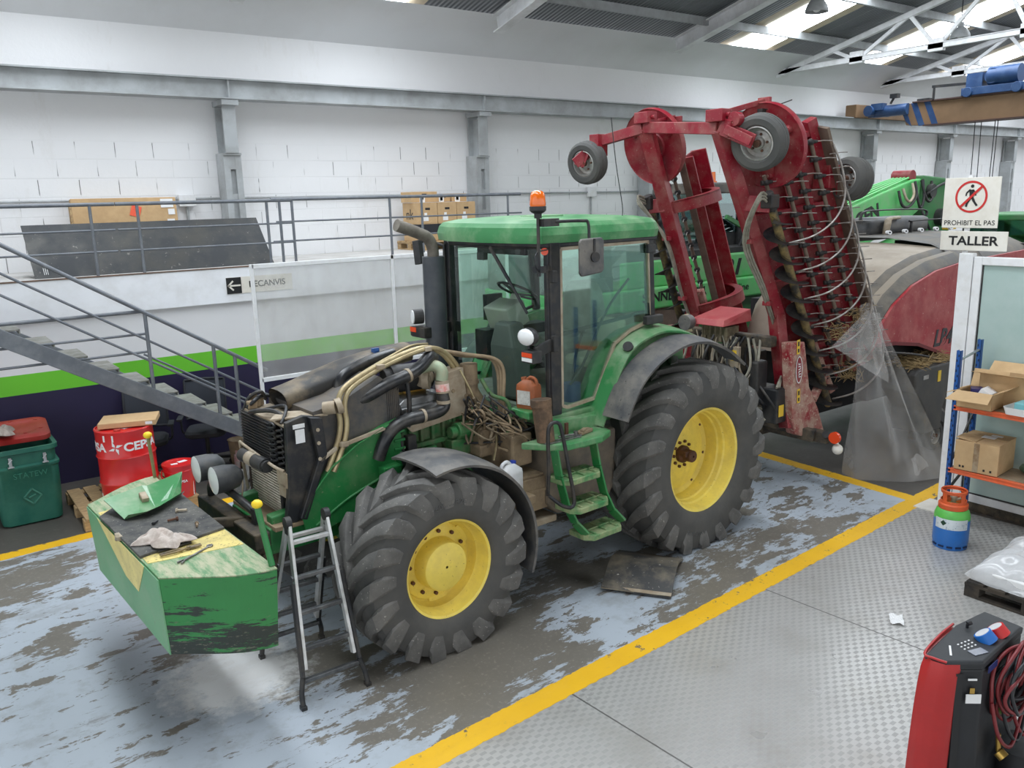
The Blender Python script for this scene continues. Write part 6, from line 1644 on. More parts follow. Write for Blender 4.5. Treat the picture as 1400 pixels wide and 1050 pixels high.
def band(y0, y1, d0, d1, m, name, push=0.0):
    b = MB(); b.loft([[(x - push, y0, h - d0), (x - push, (y0 + y1) / 2, h - (d0 + d1) / 2 + .015), (x - push, y1, h - d1)] for x, h in st_[1:]], closed=False, caps=False); return b.build(name, m, bal, smooth=40)
band(5.62, 5.52, .0, .05, M_HOODD, 'hood_groove'); band(5.52, 5.42, .05, .06, M_HOODM, 'hood_rib', -.0); band(5.42, 5.30, .06, .17, M_HOODD, 'hood_shoulder')
rp = [(x, h - .17) for x, h in st_[1:]] + [(13.4, 2.45), (13.4, .9), (11.7, .82), (11.35, .93), (11.0, 1.12), (10.6, 1.28), (10.15, 1.42), (9.6, 1.50), (9.22, 1.52)]
b = MB(); b.prism(rp, 'y', 5.26, 5.30); sp_ = b.build('side_panel', M_BRED, bal, bevel=.008)
b = MB(); lo = rp[9:]
for i in range(len(lo) - 1): b.bar((lo[i][0], 5.25, lo[i][1]), (lo[i + 1][0], 5.25, lo[i + 1][1]), .03, .04)
b.build('panel_lip', mat('dark_red_lip', (110, 24, 32), .5), sp_)
o = text_mesh('model_letters', 'LB434', .30, mat('letter_grey', (52, 50, 54), .5), bal, (10.93, 5.255, 1.43), (R(90), 0, R(0)), .003, sx=1.0, shear=.25, bold=.008)
b = MB(); b.loft([[(x, y, 2.52 + dz) for y, dz in ((5.30, -.20), (5.42, -.05), (5.7, .07), (6.3, .14), (7.1, .14), (7.5, .0))] for x in (11.15, 13.4)], closed=False, caps=False); b.build('roof_cover', M_HOODD, bal, smooth=40)
b = MB()
for x in (11.16, 11.85, 12.6): b.loft([[(x + dx, y, 2.53 + dz) for y, dz in ((5.30, -.195), (5.42, -.045), (5.7, .075), (6.3, .145), (7.1, .145))] for dx in (0, .02)], closed=False, caps=False)
b.build('roof_seam', M_BLACK, bal)
b = MB(); b.box2((9.5, 5.5, .75), (13.4, 7.3, 1.9)); b.box2((13.3, 5.3, .6), (13.5, 7.4, 2.5)); b.box2((9.3, 6.2, .45), (13, 6.7, .8)); b.build('chassis', mat('baler_black', (26, 26, 28), .7), bal)
b = MB(); b.tube([(9.3, 5.30, 1.42), (9.9, 5.20, 1.34), (10.5, 5.15, 1.20), (11.2, 5.15, .98)], .014, 6); b.build('front_bar', M_BLACKMETAL, bal, smooth=60)
b = MB(); b.prism([(9.78, 1.10), (9.80, .88), (9.95, .74), (10.08, .60), (10.10, .30), (10.50, .30), (10.52, .62), (10.62, .78), (10.82, .86), (10.84, 1.10), (10.78, 1.16), (9.84, 1.16)], 'y', 5.05, 5.5); b.build('pickup_shield', mat('shield_black', (58, 58, 58), .5, 0, (96, 92, 86), .35, 5), bal, bevel=.02)
b = MB(); b.box((10.35, 5.045, 1.02), (.07, .006, .14)); b.build('warning_sticker', M_STICK, bal)
b = MB(); b.box((10.02, 5.045, 1.05), (.12, .006, .05)); b.build('reflector', M_GALV, bal)
hay = MB(); rr = random.Random(2)
for k in range(420):
    p = Vector((rr.uniform(9.82, 10.8), rr.uniform(5.08, 5.5), 1.17 + abs(rr.gauss(0, .045)))); d = Vector((rr.uniform(-1, 1), rr.uniform(-1, 1), rr.uniform(-.2, .35))).normalized() * rr.uniform(.05, .12)
    hay.cyl(p - d, p + d, .004, n=3, caps=False)
hay.build('straw_pile', MATS['straw'], bal, kind='stuff')
small_wheel(bal, (10.55, 5.20, .19), (0, -1, 0), .19, .17, 'gauge_wheel')
b = MB(); b.box((10.4, 5.3, .3), (.2, .1, .3)); b.bar((10.5, 5.25, .19), (10.5, 5.5, .3), .06, .06); b.build('wheel_bracket', M_BLACK, bal)
for x in (11.7, 12.9):
    small_wheel(bal, (x, 5.75, .55), (0, -1, 0), .55, .5, 'carrying_wheel')
settle(bal)
tk = thing('spray_tank', 'dark grey plastic tank on top behind the grey baler roof', 'tank', (12.85, 7.25, 2.66))
tk.scale = (1.15, 1.15, .58)
b = MB(); b.loft([rrect(1.15, .5, .12, .0), rrect(1.2, .55, .14, .04), rrect(1.2, .55, .14, .34), rrect(1.1, .45, .12, .40)]); b.build('tank_body', mat('tank_grey', (92, 94, 98), .5, 0, (130, 126, 118), .3, 4), tk, smooth=40)
b = MB(); b.loft([rrect(.5, .5, .08, .0, cx=-.72), rrect(.5, .52, .10, .30, cx=-.72), rrect(.42, .45, .08, .36, cx=-.72)]); b.build('dark_section', M_BLACK, tk, smooth=40)
b = MB(); b.tube([(-.62, -.30, .0), (-.62, -.32, .28), (-.55, -.30, .38), (-.30, -.28, .40)], .045, 10); b.build('filler_hose', M_CREAM, tk, smooth=60)
b = MB(); b.tube([(-1.3, -.34, .30), (-1.25, -.34, .58), (-.9, -.34, .62), (.2, -.34, .58), (.3, -.34, .40)], .02, 8); b.tube([(-.1, -.36, .0), (-.1, -.36, .26), (0, -.36, .30), (1.6, -.36, .30)], .018, 8); b.build('guard_rail', M_BLACK, tk, smooth=60)
for k in range(6):
    x = -.75 + .40 * k; q = MB(); q.cyl((x, -.40, .05), (x, -.43, .055), .055, n=16); o = q.build('knob_disc', M_PW, tk, smooth=40); q = MB(); q.cyl((x, -.43, .055), (x, -.435, .055), .02, n=10); q.build('disc_hole', M_INK, o)
b = MB(); b.box((1.05, -.30, .06), (.22, .1, .16)); b.build('yellow_block', M_STICK, tk, bevel=.01)

# ---------------------------------------------------------------- green material handler by the wall
hd = thing('material_handler', 'bright green material handler with a folded boom standing along the back wall', 'excavator', (11.0, 9.9, 0))
GY = 8.95
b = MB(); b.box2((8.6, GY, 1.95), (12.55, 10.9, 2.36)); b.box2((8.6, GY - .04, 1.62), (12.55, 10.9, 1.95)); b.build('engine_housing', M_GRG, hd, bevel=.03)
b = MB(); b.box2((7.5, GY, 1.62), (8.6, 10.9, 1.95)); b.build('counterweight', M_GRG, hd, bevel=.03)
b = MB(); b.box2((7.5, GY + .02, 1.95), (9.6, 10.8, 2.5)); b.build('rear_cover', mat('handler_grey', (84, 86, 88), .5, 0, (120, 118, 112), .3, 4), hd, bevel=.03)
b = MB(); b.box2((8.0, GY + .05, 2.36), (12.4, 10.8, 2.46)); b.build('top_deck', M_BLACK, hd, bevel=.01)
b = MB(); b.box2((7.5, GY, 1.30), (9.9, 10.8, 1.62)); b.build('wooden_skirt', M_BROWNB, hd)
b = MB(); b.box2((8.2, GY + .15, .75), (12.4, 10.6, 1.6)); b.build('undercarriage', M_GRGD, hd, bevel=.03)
for x in (8.6, 12.0):
    small_wheel(hd, (x, 9.25, .55), (0, -1, 0), .55, .45, 'road_wheel'); small_wheel(hd, (x, 10.5, .55), (0, 1, 0), .55, .45, 'road_wheel')
o = text_mesh('model_letters', '821', .36, M_INK, hd, (11.02, GY - .003, 2.12), (R(90), 0, 0), .003, sx=1.25, shear=.25, bold=.012)
o = text_mesh('printed_letters', 'green line', .17, M_INK, hd, (11.15, GY - .045, 1.79), (R(90), 0, 0), .002, sx=1.1)
o = text_mesh('maker_letters', 'SENNEBOGEN', .20, M_INK, hd, (9.72, GY - .045, 1.80), (R(90), 0, 0), .002, sx=1.1, bold=.004)
b = MB(); b.box((11.95, GY - .045, 1.80), (.16, .012, .10)); b.box((12.38, GY - .045, 1.83), (.16, .012, .10)); b.build('black_decal', M_INK, hd)
b = MB(); b.box((12.17, GY - .045, 1.81), (.07, .012, .11)); b.build('tan_decal', M_STICK, hd)
# cab
b = MB(); b.box2((10.95, 9.3, 3.32), (12.25, 10.6, 3.50)); b.build('cab_roof', M_HOODD, hd, bevel=.03)
for x, y in ((11.0, 9.35), (12.2, 9.35), (11.0, 10.55), (12.2, 10.55), (11.75, 9.35)):
    q = MB(); q.box2((x - .04, y - .04, 2.4), (x + .04, y + .04, 3.35)); q.build('cab_post', M_BLACK, hd)
b = MB(); b.box2((11.0, 9.35, 2.4), (12.2, 9.40, 2.68)); b.box2((11.04, 9.4, 2.4), (12.2, 10.5, 2.5)); b.build('cab_door', M_BLACK, hd)
b = MB(); b.box2((11.04, 9.34, 2.68), (12.18, 9.35, 3.32)); b.box2((10.99, 9.4, 2.6), (11.0, 10.5, 3.32)); b.box2((11.04, 10.55, 2.5), (12.18, 10.56, 3.32)); b.build('cab_glass', glass('handler_glass', (170, 190, 190), .12), hd)
b = MB(); b.box((11.8, 9.9, 2.8), (.5, .5, .7)); b.build('cab_seat', M_CHAIR, hd, bevel=.05)
b = MB(); b.cyl((11.45, 9.7, 3.5), (11.45, 9.7, 3.53), .09, n=16); b.cyl((11.45, 9.7, 3.53), (11.45, 9.7, 3.68), .07, .06, n=16); b.build('beacon', M_ORANGE, hd, smooth=40)
b = MB()
for k in range(6): b.tube([(11.4 + .1 * k, GY + .1, 2.42), (11.5 + .12 * k, GY - .02, 2.75 - .04 * k), (11.9 + .12 * k, GY - .02, 2.85 - .05 * k), (12.3 + .05 * k, GY + .1, 2.45)], .03, 8)
b.build('hydraulic_hose', M_BLACK, hd, smooth=60)
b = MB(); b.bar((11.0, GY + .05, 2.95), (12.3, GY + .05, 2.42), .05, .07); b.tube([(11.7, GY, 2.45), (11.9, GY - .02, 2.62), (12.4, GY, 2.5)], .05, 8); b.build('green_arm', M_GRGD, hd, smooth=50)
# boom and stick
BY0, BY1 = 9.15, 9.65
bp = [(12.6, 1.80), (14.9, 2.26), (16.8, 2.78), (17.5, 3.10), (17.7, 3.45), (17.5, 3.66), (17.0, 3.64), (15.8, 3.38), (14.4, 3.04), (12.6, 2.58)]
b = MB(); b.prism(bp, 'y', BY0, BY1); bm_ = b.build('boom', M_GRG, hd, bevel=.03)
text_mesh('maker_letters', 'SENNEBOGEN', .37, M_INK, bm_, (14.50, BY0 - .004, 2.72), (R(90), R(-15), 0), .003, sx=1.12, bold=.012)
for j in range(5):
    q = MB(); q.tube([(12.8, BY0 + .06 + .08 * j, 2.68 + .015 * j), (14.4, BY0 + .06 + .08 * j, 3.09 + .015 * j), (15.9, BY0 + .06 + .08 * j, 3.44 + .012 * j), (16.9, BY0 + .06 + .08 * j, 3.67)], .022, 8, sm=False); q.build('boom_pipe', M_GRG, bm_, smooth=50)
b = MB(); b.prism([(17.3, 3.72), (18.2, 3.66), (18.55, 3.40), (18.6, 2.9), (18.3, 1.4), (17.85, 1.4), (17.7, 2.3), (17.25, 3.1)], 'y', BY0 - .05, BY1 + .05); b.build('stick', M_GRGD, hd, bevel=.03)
b = MB(); b.cyl((17.55, BY0 - .15, 3.40), (17.55, BY1 + .15, 3.40), .14, n=20); b.build('pivot_pin', M_BLACK, hd, smooth=40)
b = MB(); b.cyl((18.0, BY0 - .2, 2.85), (18.0, BY0 - .05, 2.85), .18, n=20); b.build('pivot_pin', M_BLACK, hd, smooth=40)
b = MB(); b.cyl((15.9, 9.4, 2.20), (17.0, 9.4, 2.42), .11, n=16); b.build('boom_cylinder', M_GRG, hd, smooth=40)
b = MB(); b.cyl((17.0, 9.4, 2.42), (17.9, 9.4, 2.60), .06, n=14); b.build('piston_rod', M_HOODD, hd, smooth=40)
for g, (x0, z0, x1, z1, dp, m_) in enumerate(((16.35, 3.42, 16.95, 3.60, .40, M_BLACK), (16.5, 3.46, 16.85, 3.56, .30, M_CREAM), (16.95, 3.60, 17.25, 3.64, .55, M_BLACK), (17.2, 3.62, 17.6, 3.6, .42, M_BLACK), (17.4, 3.3, 18.3, 3.5, -.12, M_BLACK), (17.3, 3.0, 18.0, 2.5, .25, M_BLACK))):
    q = MB(); q.tube([(x0, BY0 - .06, z0), (x0 + .04, BY0 - .13, z0 - dp * .7), ((x0 + x1) / 2, BY0 - .14, (z0 + z1) / 2 - dp), (x1 - .04, BY0 - .13, z1 - dp * .7), (x1, BY0 - .06, z1)], .028, 8); q.build('hydraulic_hose', m_, hd, smooth=60)
b = MB(); b.cyl((17.05, 9.2, 3.70), (17.05, 9.6, 3.70), .13, n=18); b.build('red_pulley', M_RED, hd, smooth=40)
for ch in hd.children:
    if ch.name.split('.')[0] in ('boom', 'stick', 'pivot_pin', 'boom_cylinder', 'piston_rod', 'red_pulley') or (ch.name.startswith('hydraulic_hose') and ch.bound_box[6][0] > 15.5): ch.location.z -= .14
settle(hd)

# green cabbed vehicle far right, partly behind the sign
cv = thing('green_vehicle', 'dark green cabbed machine glimpsed behind the workshop sign', 'vehicle', (19.6, 8.0, 0))
b = MB(); b.box2((-.9, -.9, 2.62), (1.2, .9, 2.75)); b.build('roof', M_GRGD, cv, bevel=.03)
for x, y in ((-.85, -.85), (.15, -.85), (1.1, -.85), (-.85, .85), (1.1, .85)):
    q = MB(); q.box2((x - .05, y - .05, 1.2), (x + .05, y + .05, 2.65)); q.build('post', M_BLACK, cv)
b = MB(); b.box2((-.85, -.86, 1.3), (1.1, -.84, 2.62)); b.box2((-.86, -.85, 1.3), (-.84, .85, 2.62)); b.build('window_glass', glass('vehicle_glass', (90, 130, 120), .12), cv)
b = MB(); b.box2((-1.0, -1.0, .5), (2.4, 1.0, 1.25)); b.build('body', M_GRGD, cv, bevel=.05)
b = MB(); b.box2((1.25, -.9, 1.2), (2.0, .9, 2.2)); b.build('engine_cover', M_STICK, cv, bevel=.05)
b = MB(); b.tube([(-1.6, -1.0, 2.72), (-.9, -1.0, 2.85), (.3, -1.0, 3.05), (1.6, -1.0, 3.02)], .03, 8); b.tube([(-1.2, -1.05, 2.0), (-.3, -1.05, 2.2), (1.6, -1.05, 2.25)], .025, 8); b.build('hand_rail', M_BLACK, cv, smooth=60)
b = MB(); b.ball((-.45, -.95, 2.78), .14, 14); b.build('horn_lamp', M_BLACK, cv, smooth=60)
for x in (-.4, 1.6): small_wheel(cv, (x, -.8, .45), (0, -1, 0), .45, .4, 'road_wheel'); small_wheel(cv, (x, .8, .45), (0, 1, 0), .45, .4, 'road_wheel')
# ---------------------------------------------------------------- right side: sign, glazed partition, rack
sp = thing('warning_sign', 'cream sign with a crossed-out walker reading PROHIBIT EL PAS on its post', 'sign', (8.86, 4.155, 0))
b = MB(); b.box((.03, .03, 1.72), (.04, .04, 3.44)); b.build('sign_post', M_WHITEM, sp)
b = MB(); b.box((0, 0, 3.165), (.012, .55, .50)); b.build('sign_panel', M_SIGNW, sp, bevel=.004)
ry90 = (R(90), 0, R(-90))
def ringmesh(r0, r1, n=48):
    b = MB()
    for k in range(n):
        a0, a1 = 2 * PI * k / n, 2 * PI * (k + 1) / n
        b.add([(r0 * math.cos(a0), r0 * math.sin(a0), 0), (r1 * math.cos(a0), r1 * math.sin(a0), 0), (r1 * math.cos(a1), r1 * math.sin(a1), 0), (r0 * math.cos(a1), r0 * math.sin(a1), 0)], [(0, 1, 2, 3)])
    return b
o = ringmesh(.137, .158).build('red_ring', M_SIGNR, sp); o.location = (-.0085, -.0, 3.225); o.rotation_euler = ry90
b = MB(); b.bar((-.105, -.105, 0), (.105, .105, 0), .024, .001); o = b.build('red_bar', M_SIGNR, sp); o.location = (-.0105, 0, 3.225); o.rotation_euler = ry90
b = MB()
b.lathe([(.001, 0), (.0165, 0)], (.005, .105, 0), 'z', 20)
for P_, Q_, w in (((-.002, .070), (.004, -.010), .040), ((.0, -.002), (-.034, -.055), .024), ((-.034, -.055), (-.044, -.098), .020), ((.008, .0), (.030, -.045), .024), ((.030, -.045), (.062, -.088), .020), ((-.012, .072), (-.048, .038), .015), ((-.048, .038), (-.052, .010), .013), ((.012, .070), (.036, .040), .015), ((.036, .040), (.044, .012), .013)):
    b.bar((P_[0], P_[1], 0), (Q_[0], Q_[1], 0), w, .0008)
o = b.build('walker_figure', M_INK, sp); o.location = (-.0095, 0, 3.225); o.rotation_euler = ry90
text_mesh('sign_letters', 'PROHIBIT EL PAS', .069, M_INK, sp, (-.008, 0, 2.965), ry90, .0008, sx=.97)
sp2 = thing('workshop_sign', 'long cream sign reading TALLER below the crossed-out walker', 'sign', (8.86, 4.10, 2.785))
b = MB(); b.box((0, 0, 0), (.012, .66, .195)); b.build('sign_panel', M_SIGNW, sp2, bevel=.004)
text_mesh('sign_letters', 'TALLER', .125, M_INK, sp2, (-.008, 0, -.002), ry90, .0008, sx=1.16, bold=.003)

M_FROST = mat('frosted_glass', (168, 190, 185), .12, 0, (184, 200, 196), .3, 1.5, var=.04)
pt = thing('glazed_partition', 'white aluminium framed partition with frosted greenish glass', 'partition', (8.75, 3.0, 0))
b = MB(); b.box2((-.03, 1.02, 0), (.05, 1.16, 2.67)); b.build('side_profile', M_WHITEM, pt, bevel=.006)
b = MB(); b.box2((-.03, .93, .05), (.03, 1.01, 2.64)); b.build('frame_post', M_WHITEM, pt, bevel=.006)
for z0, z1, nm in ((.10, .18, 'bottom_rail'), (2.56, 2.64, 'top_rail')):
    b = MB(); b.box2((-.03, -1.3, z0), (.03, .93, z1)); b.build(nm, M_WHITEM, pt, bevel=.006)
b = MB(); b.box2((-.006, -1.3, .18), (.006, .93, 2.56)); b.build('glass_pane', M_FROST, pt)
b = MB(); b.box2((-.012, .915, .18), (.012, .93, 2.56)); b.box2((-.012, -1.3, .18), (.012, .93, .195)); b.build('glazing_bead', M_BLACK, pt)
b = MB(); b.box2((-.02, -1.3, .0), (.03, .93, .10)); b.build('plinth', M_DARK, pt)
b = MB(); b.box2((-.35, .85, 0), (.0, 1.25, .012)); b.build('floor_plate', M_SIGNW, pt)

rk = thing('storage_rack', 'blue and orange boltless storage rack before the frosted partition', 'rack', (8.40, 2.9, 0))
M_HOLE = mat('rack_hole', (16, 30, 60), .8); M_HOLEW = mat('rack_hole_light', (200, 205, 210), .6)
for x, h in ((-.20, 1.78), (.21, 1.84)):
    for y in (.92, -1.0):
        b = MB(); b.box2((x - .025, y - .02, 0), (x - .022, y + .02, h)); b.box2((x - .025, y + .017, 0), (x + .025, y + .02, h)); b.box2((x - .025, y - .02, 0), (x + .02, y - .017, h))
        u_ = b.build('upright', M_BLUE, rk)
        b = MB(); n = int(h / .05)
        for k in range(n): b.box((x - .0255, y + (.009 if k % 2 else -.006), .03 + k * .05), (.002, .010, .024))
        b.build('slot_holes', M_HOLE, u_)
        b = MB()
        for k in range(n): b.box((x - .012, y + .0205, .04 + k * .05), (.010, .002, .02))
        b.build('slot_holes', M_HOLEW, u_)
for z in (.60, 1.24):
    for x in (-.205, .20):
        b = MB(); b.box2((x - .02, -1.0, z - .045), (x + .015, .92, z - .005)); b.box2((x - .026, -1.0, z - .015), (x + .015, .92, z)); b.box2((x - .026, -1.0, z - .05), (x - .02, .92, z - .035)); b.build('shelf_beam', M_RORANGE, rk, bevel=.003)
    b = MB(); b.box2((-.19, -1.0, z - .012), (.20, .91, z + .004)); b.build('shelf_board', mat('chipboard', (150, 132, 108), .85, 0, (120, 105, 85), .4, 8), rk)
b = MB(); b.cyl((-.20, .92, 1.68), (.21, .92, 1.74), .012, n=8); b.build('end_brace', M_ALU, rk)
b = MB(); b.bar((-.20, .92, .35), (.21, .92, .55), .02, .02); b.build('end_brace', M_BLACKMETAL, rk)
b = MB(); b.bar((-.2, .92, .62), (.21, .92, 1.1), .015, .02); b.build('end_brace', M_BLACKMETAL, rk)
b = MB(); b.cyl((-.2, .92, .16), (.21, .92, .2), .012, n=8); b.build('end_brace', M_ALU, rk)
def carton_box(name, loc, rz_, w, d, h, label, m, tape=True, group=None):
    c = thing(name, label, 'box', loc, rz_, group)
    b = MB(); b.box2((-w / 2, -d / 2, 0), (w / 2, d / 2, h)); b.build('carton', m, c, bevel=.008)
    if tape:
        b = MB(); b.box((-w / 2 - .001, .0, h * .5), (.003, .05, h * .96)); b.build('tape', mat('brown_tape', (132, 104, 74), .4, 0, (180, 165, 140), .4, 12), c)
    return c
c = carton_box('cardboard_box', (8.38, 3.58, .606), R(4), .42, .40, .30, 'closed battered brown box on the lower shelf at the rack end', M_CARD)
b = MB(); b.box2((-.21, -.20, .30), (.0, .005, .306)); b.box2((.0, -.20, .302), (.21, .20, .31)); b.box((-.10, .11, .312), (.2, .18, .006), Matrix.Rotation(R(6), 3, 'X')); b.build('top_flap', M_CARD, c)
b = MB(); b.box((.03, -.02, .312), (.09, .12, .002)); b.box((.12, -.06, .312), (.05, .1, .002)); b.build('paper_label', M_PW, c)
b = MB()
for y in (.14, .11, -.08, -.14): b.box((-.2115, y, .04), (.002, .018, .02))
b.build('printed_mark', M_INK, c)
b = MB(); b.ball((0, 0, .06), .10, 12, (1.2, 1.4, .6)); o = b.build('green_bag', mat('dark_green_bag', (40, 66, 48), .5, 0, (120, 140, 120), .3, 12), loc=(8.50, 3.62, .94), smooth=60); o.location = (8.50, 3.16, .606); tag(o, 'dark green bundle behind the closed box on the lower shelf', 'bag')
ob = thing('open_box', 'open brown box with raised flaps and papers on the upper shelf', 'box', (8.27, 3.62, 1.246), R(3))
b = MB()
for a, c2 in (((-.15, -.16, 0), (-.144, .16, .16)), ((.144, -.16, 0), (.15, .16, .16)), ((-.15, -.16, 0), (.15, -.154, .16)), ((-.15, .154, 0), (.15, .16, .16)), ((-.15, -.16, 0), (.15, .16, .006))): b.box2(a, c2)
b.build('carton', M_CARD, ob)
for p, q in (([(-.15, -.16, .16), (-.15, .16, .16), (-.33, .19, .10), (-.33, -.19, .10)], 0), ([(.15, -.16, .16), (.15, .16, .16), (.22, .16, .32), (.22, -.16, .32)], 0), ([(-.15, .16, .16), (.15, .16, .16), (.15, .26, .12), (-.15, .26, .12)], 0), ([(-.15, -.16, .16), (.15, -.16, .16), (.15, -.28, .22), (-.15, -.28, .22)], 0)):
    b = MB(); b.loft([[Vector(v) for v in p], [Vector(v) + Vector((0, 0, .005)) for v in p]]); b.build('flap', M_CARD, ob)
b = MB(); b.box((.0, -.05, .13), (.16, .10, .09), Matrix.Rotation(R(30), 3, 'X')); b.build('papers', M_PW, ob); b = MB(); b.box((.04, .06, .10), (.14, .10, .14), .4); b.build('blue_wrapper', mat('navy_wrap', (46, 42, 96), .4), ob)
ob2 = thing('large_open_box', 'larger open brown box at the back of the upper shelf', 'box', (8.50, 3.36, 1.246), R(2))
b = MB()
for a, c2 in (((-.10, -.30, 0), (-.095, .34, .30)), ((.10, -.30, 0), (.105, .34, .30)), ((-.1, -.30, 0), (.1, -.295, .30)), ((-.1, .335, 0), (.1, .34, .30)), ((-.1, -.3, 0), (.1, .34, .006))): b.box2(a, c2)
b.build('carton', M_CARD, ob2)
for p in ([(-.10, -.30, .30), (-.10, .34, .30), (-.22, .38, .33), (-.22, -.30, .33)], [(.10, -.30, .30), (.10, .34, .30), (.20, .34, .38), (.20, -.30, .38)]):
    b = MB(); b.loft([[Vector(v) for v in p], [Vector(v) + Vector((0, 0, .005)) for v in p]]); b.build('flap', M_CARD, ob2)
tr2 = thing('white_tray', 'white plastic tray holding a teal pack on the upper shelf', 'tray', (8.26, 3.12, 1.246), 0)
b = MB(); b.loft([rrect(.24, .44, .03, .0), rrect(.28, .48, .04, .07), rrect(.27, .47, .04, .07), rrect(.22, .42, .03, .012)]); b.build('tray', M_PW, tr2, smooth=30)
o = tag(MB().box((0, 0, .05), (.17, .34, .10)).build('teal_pack', mat('teal_pack', (116, 178, 184), .4), loc=(8.26, 3.11, 1.262), bevel=.01), 'flat teal box lying in the white tray on the rack', 'box')
o = tag(MB().cyl((0, -.06, .05), (0, .06, .05), .05, n=16).build('orange_roll', M_RORANGE, loc=(8.30, 2.98, .606), smooth=40), 'round orange roll on the lower shelf at the picture edge', 'roll')

# gas bottle
gs = thing('gas_bottle', 'blue and green refrigerant bottle with an orange collar on the checker plate', 'gas bottle', (7.70, 3.52, 0))
b = MB(); b.lathe([(.001, .012), (.11, .012), (.145, .0), (.15, .02), (.148, .04), (.153, .055), (.155, .07), (.155, .285)], (0, 0, 0), 'z', 40); b.build('bottle_body', mat('bottle_blue', (40, 116, 200), .35, 0, (60, 110, 170), .25, 5, coat=.2), gs, smooth=35)
b = MB(); b.lathe([(.155, .285), (.153, .32), (.138, .365), (.11, .395), (.07, .41), (.001, .415)], (0, 0, 0), 'z', 40); b.build('green_shoulder', mat('bottle_green', (98, 190, 82), .35, 0, (80, 150, 80), .2, 5), gs, smooth=50)
va = view(7.70, 3.52)
b = MB(); n = 14
for k in range(n):
    a0 = va - 1.0 + 2.0 * k / n; a1 = va - 1.0 + 2.0 * (k + 1) / n
    b.add([(.1565 * math.cos(a0), .1565 * math.sin(a0), .205), (.1565 * math.cos(a1), .1565 * math.sin(a1), .205), (.1565 * math.cos(a1), .1565 * math.sin(a1), .305), (.1565 * math.cos(a0), .1565 * math.sin(a0), .305)], [(0, 1, 2, 3)])
l_ = b.build('data_label', mat('bottle_label', (214, 222, 226), .5, fine=(120, 150, 170), fine_amt=.35, scale=8), gs)
wrap_poly('hazard_diamond', [[(0, -.028), (.028, 0), (0, .028), (-.028, 0)]], mat('hazard_green', (24, 62, 44), .5), gs, .1565, .265, va - .45, .001)
M_COL = mat('collar_orange', (214, 92, 44), .45, 0, (180, 84, 50), .3, 8)
b = MB(); b.lathe([(.118, .375), (.128, .385), (.128, .425), (.112, .435), (.108, .425), (.112, .39)], (0, 0, 0), 'z', 40)
b.lathe([(.100, .525), (.112, .53), (.114, .555), (.106, .562), (.100, .55)], (0, 0, 0), 'z', 40)
b.lathe([(.108, .43), (.112, .43), (.112, .462), (.106, .462)], (0, 0, 0), 'z', 40)
for k in range(4): b.lathe([(.102, .45), (.110, .45), (.112, .54), (.102, .54)], (0, 0, 0), 'z', 6, (va + .6 + PI / 2 * k, va + 1.05 + PI / 2 * k))
b.build('collar', M_COL, gs, smooth=40)
b = MB(); b.cyl((0, 0, .41), (0, 0, .48), .022, n=12); b.cyl((0, 0, .45), (.07, -.03, .46), .012, n=8); b.cyl((0, 0, .48), (0, 0, .50), .032, n=12); b.build('valve', M_CREAM, gs, smooth=40)
b = MB()
for k in range(5): b.box((.150 * math.cos(va - 1 + .5 * k), .150 * math.sin(va - 1 + .5 * k), .032), (.05, .012, .016), va - 1 + .5 * k + PI / 2)
b.build('foot_slot', mat('slot_dark', (14, 40, 80), .7), gs)

# wrapped pallet at the right edge
pp = pallet('black_pallet', 1.1, 1.0, (7.32, 2.45, 0), 0, 'black pallet under the plastic-wrapped load at the right edge', mat('black_pallet', (40, 38, 36), .8, 0, (90, 80, 68), .4, 6), 6)
wl_ = thing('wrapped_load', 'low load wrapped in crumpled clear film on the black pallet', 'load', (7.32, 2.45, .146))
b = MB(); b.box2((-.50, -.46, 0), (.50, .46, .10)); b.build('white_sheets', M_PW, wl_, bevel=.01)
def wrapf(u, v):
    x = (u - .5) * 1.08; y = (v - .5) * 1.02; e = max(abs(2 * u - 1), abs(2 * v - 1))
    z = .02 + .17 * (1 - e ** 6) + .03 * math.sin(17 * u + 3 * math.sin(9 * v)) * math.sin(13 * v + 2 * u) + .012 * math.sin(41 * u + 7 * v) + .10 * u * (1 - e ** 4)
    return (x, y, max(.004, z))
b = MB(); b.grid(wrapf, 60, 50); b.build('film_wrap', sheet('wrap_film', (222, 224, 226), .45, .15, (200, 200, 200)), wl_, smooth=70)
c = carton_box('cardboard_box', (7.50, 2.42, .42), R(-12), .36, .40, .20, 'small brown carton lettered in black on the wrapped load', M_CARDD, False)
text_mesh('printed_letters', 'CEN', .10, M_INK, c, (-.1815, .08, .10), (R(90), 0, R(-90)), .001, bold=.003)
b = MB(); b.grid(lambda u, v: ((u - .5) * .46, (v - .5) * .5, .205 + .006 * math.sin(12 * u) * math.sin(9 * v) - (.16 * max(0, abs(2 * u - 1) - .8) / .2 + .16 * max(0, abs(2 * v - 1) - .8) / .2)), 20, 20); b.build('film_wrap', MATS['wrap_film'], c, smooth=60)

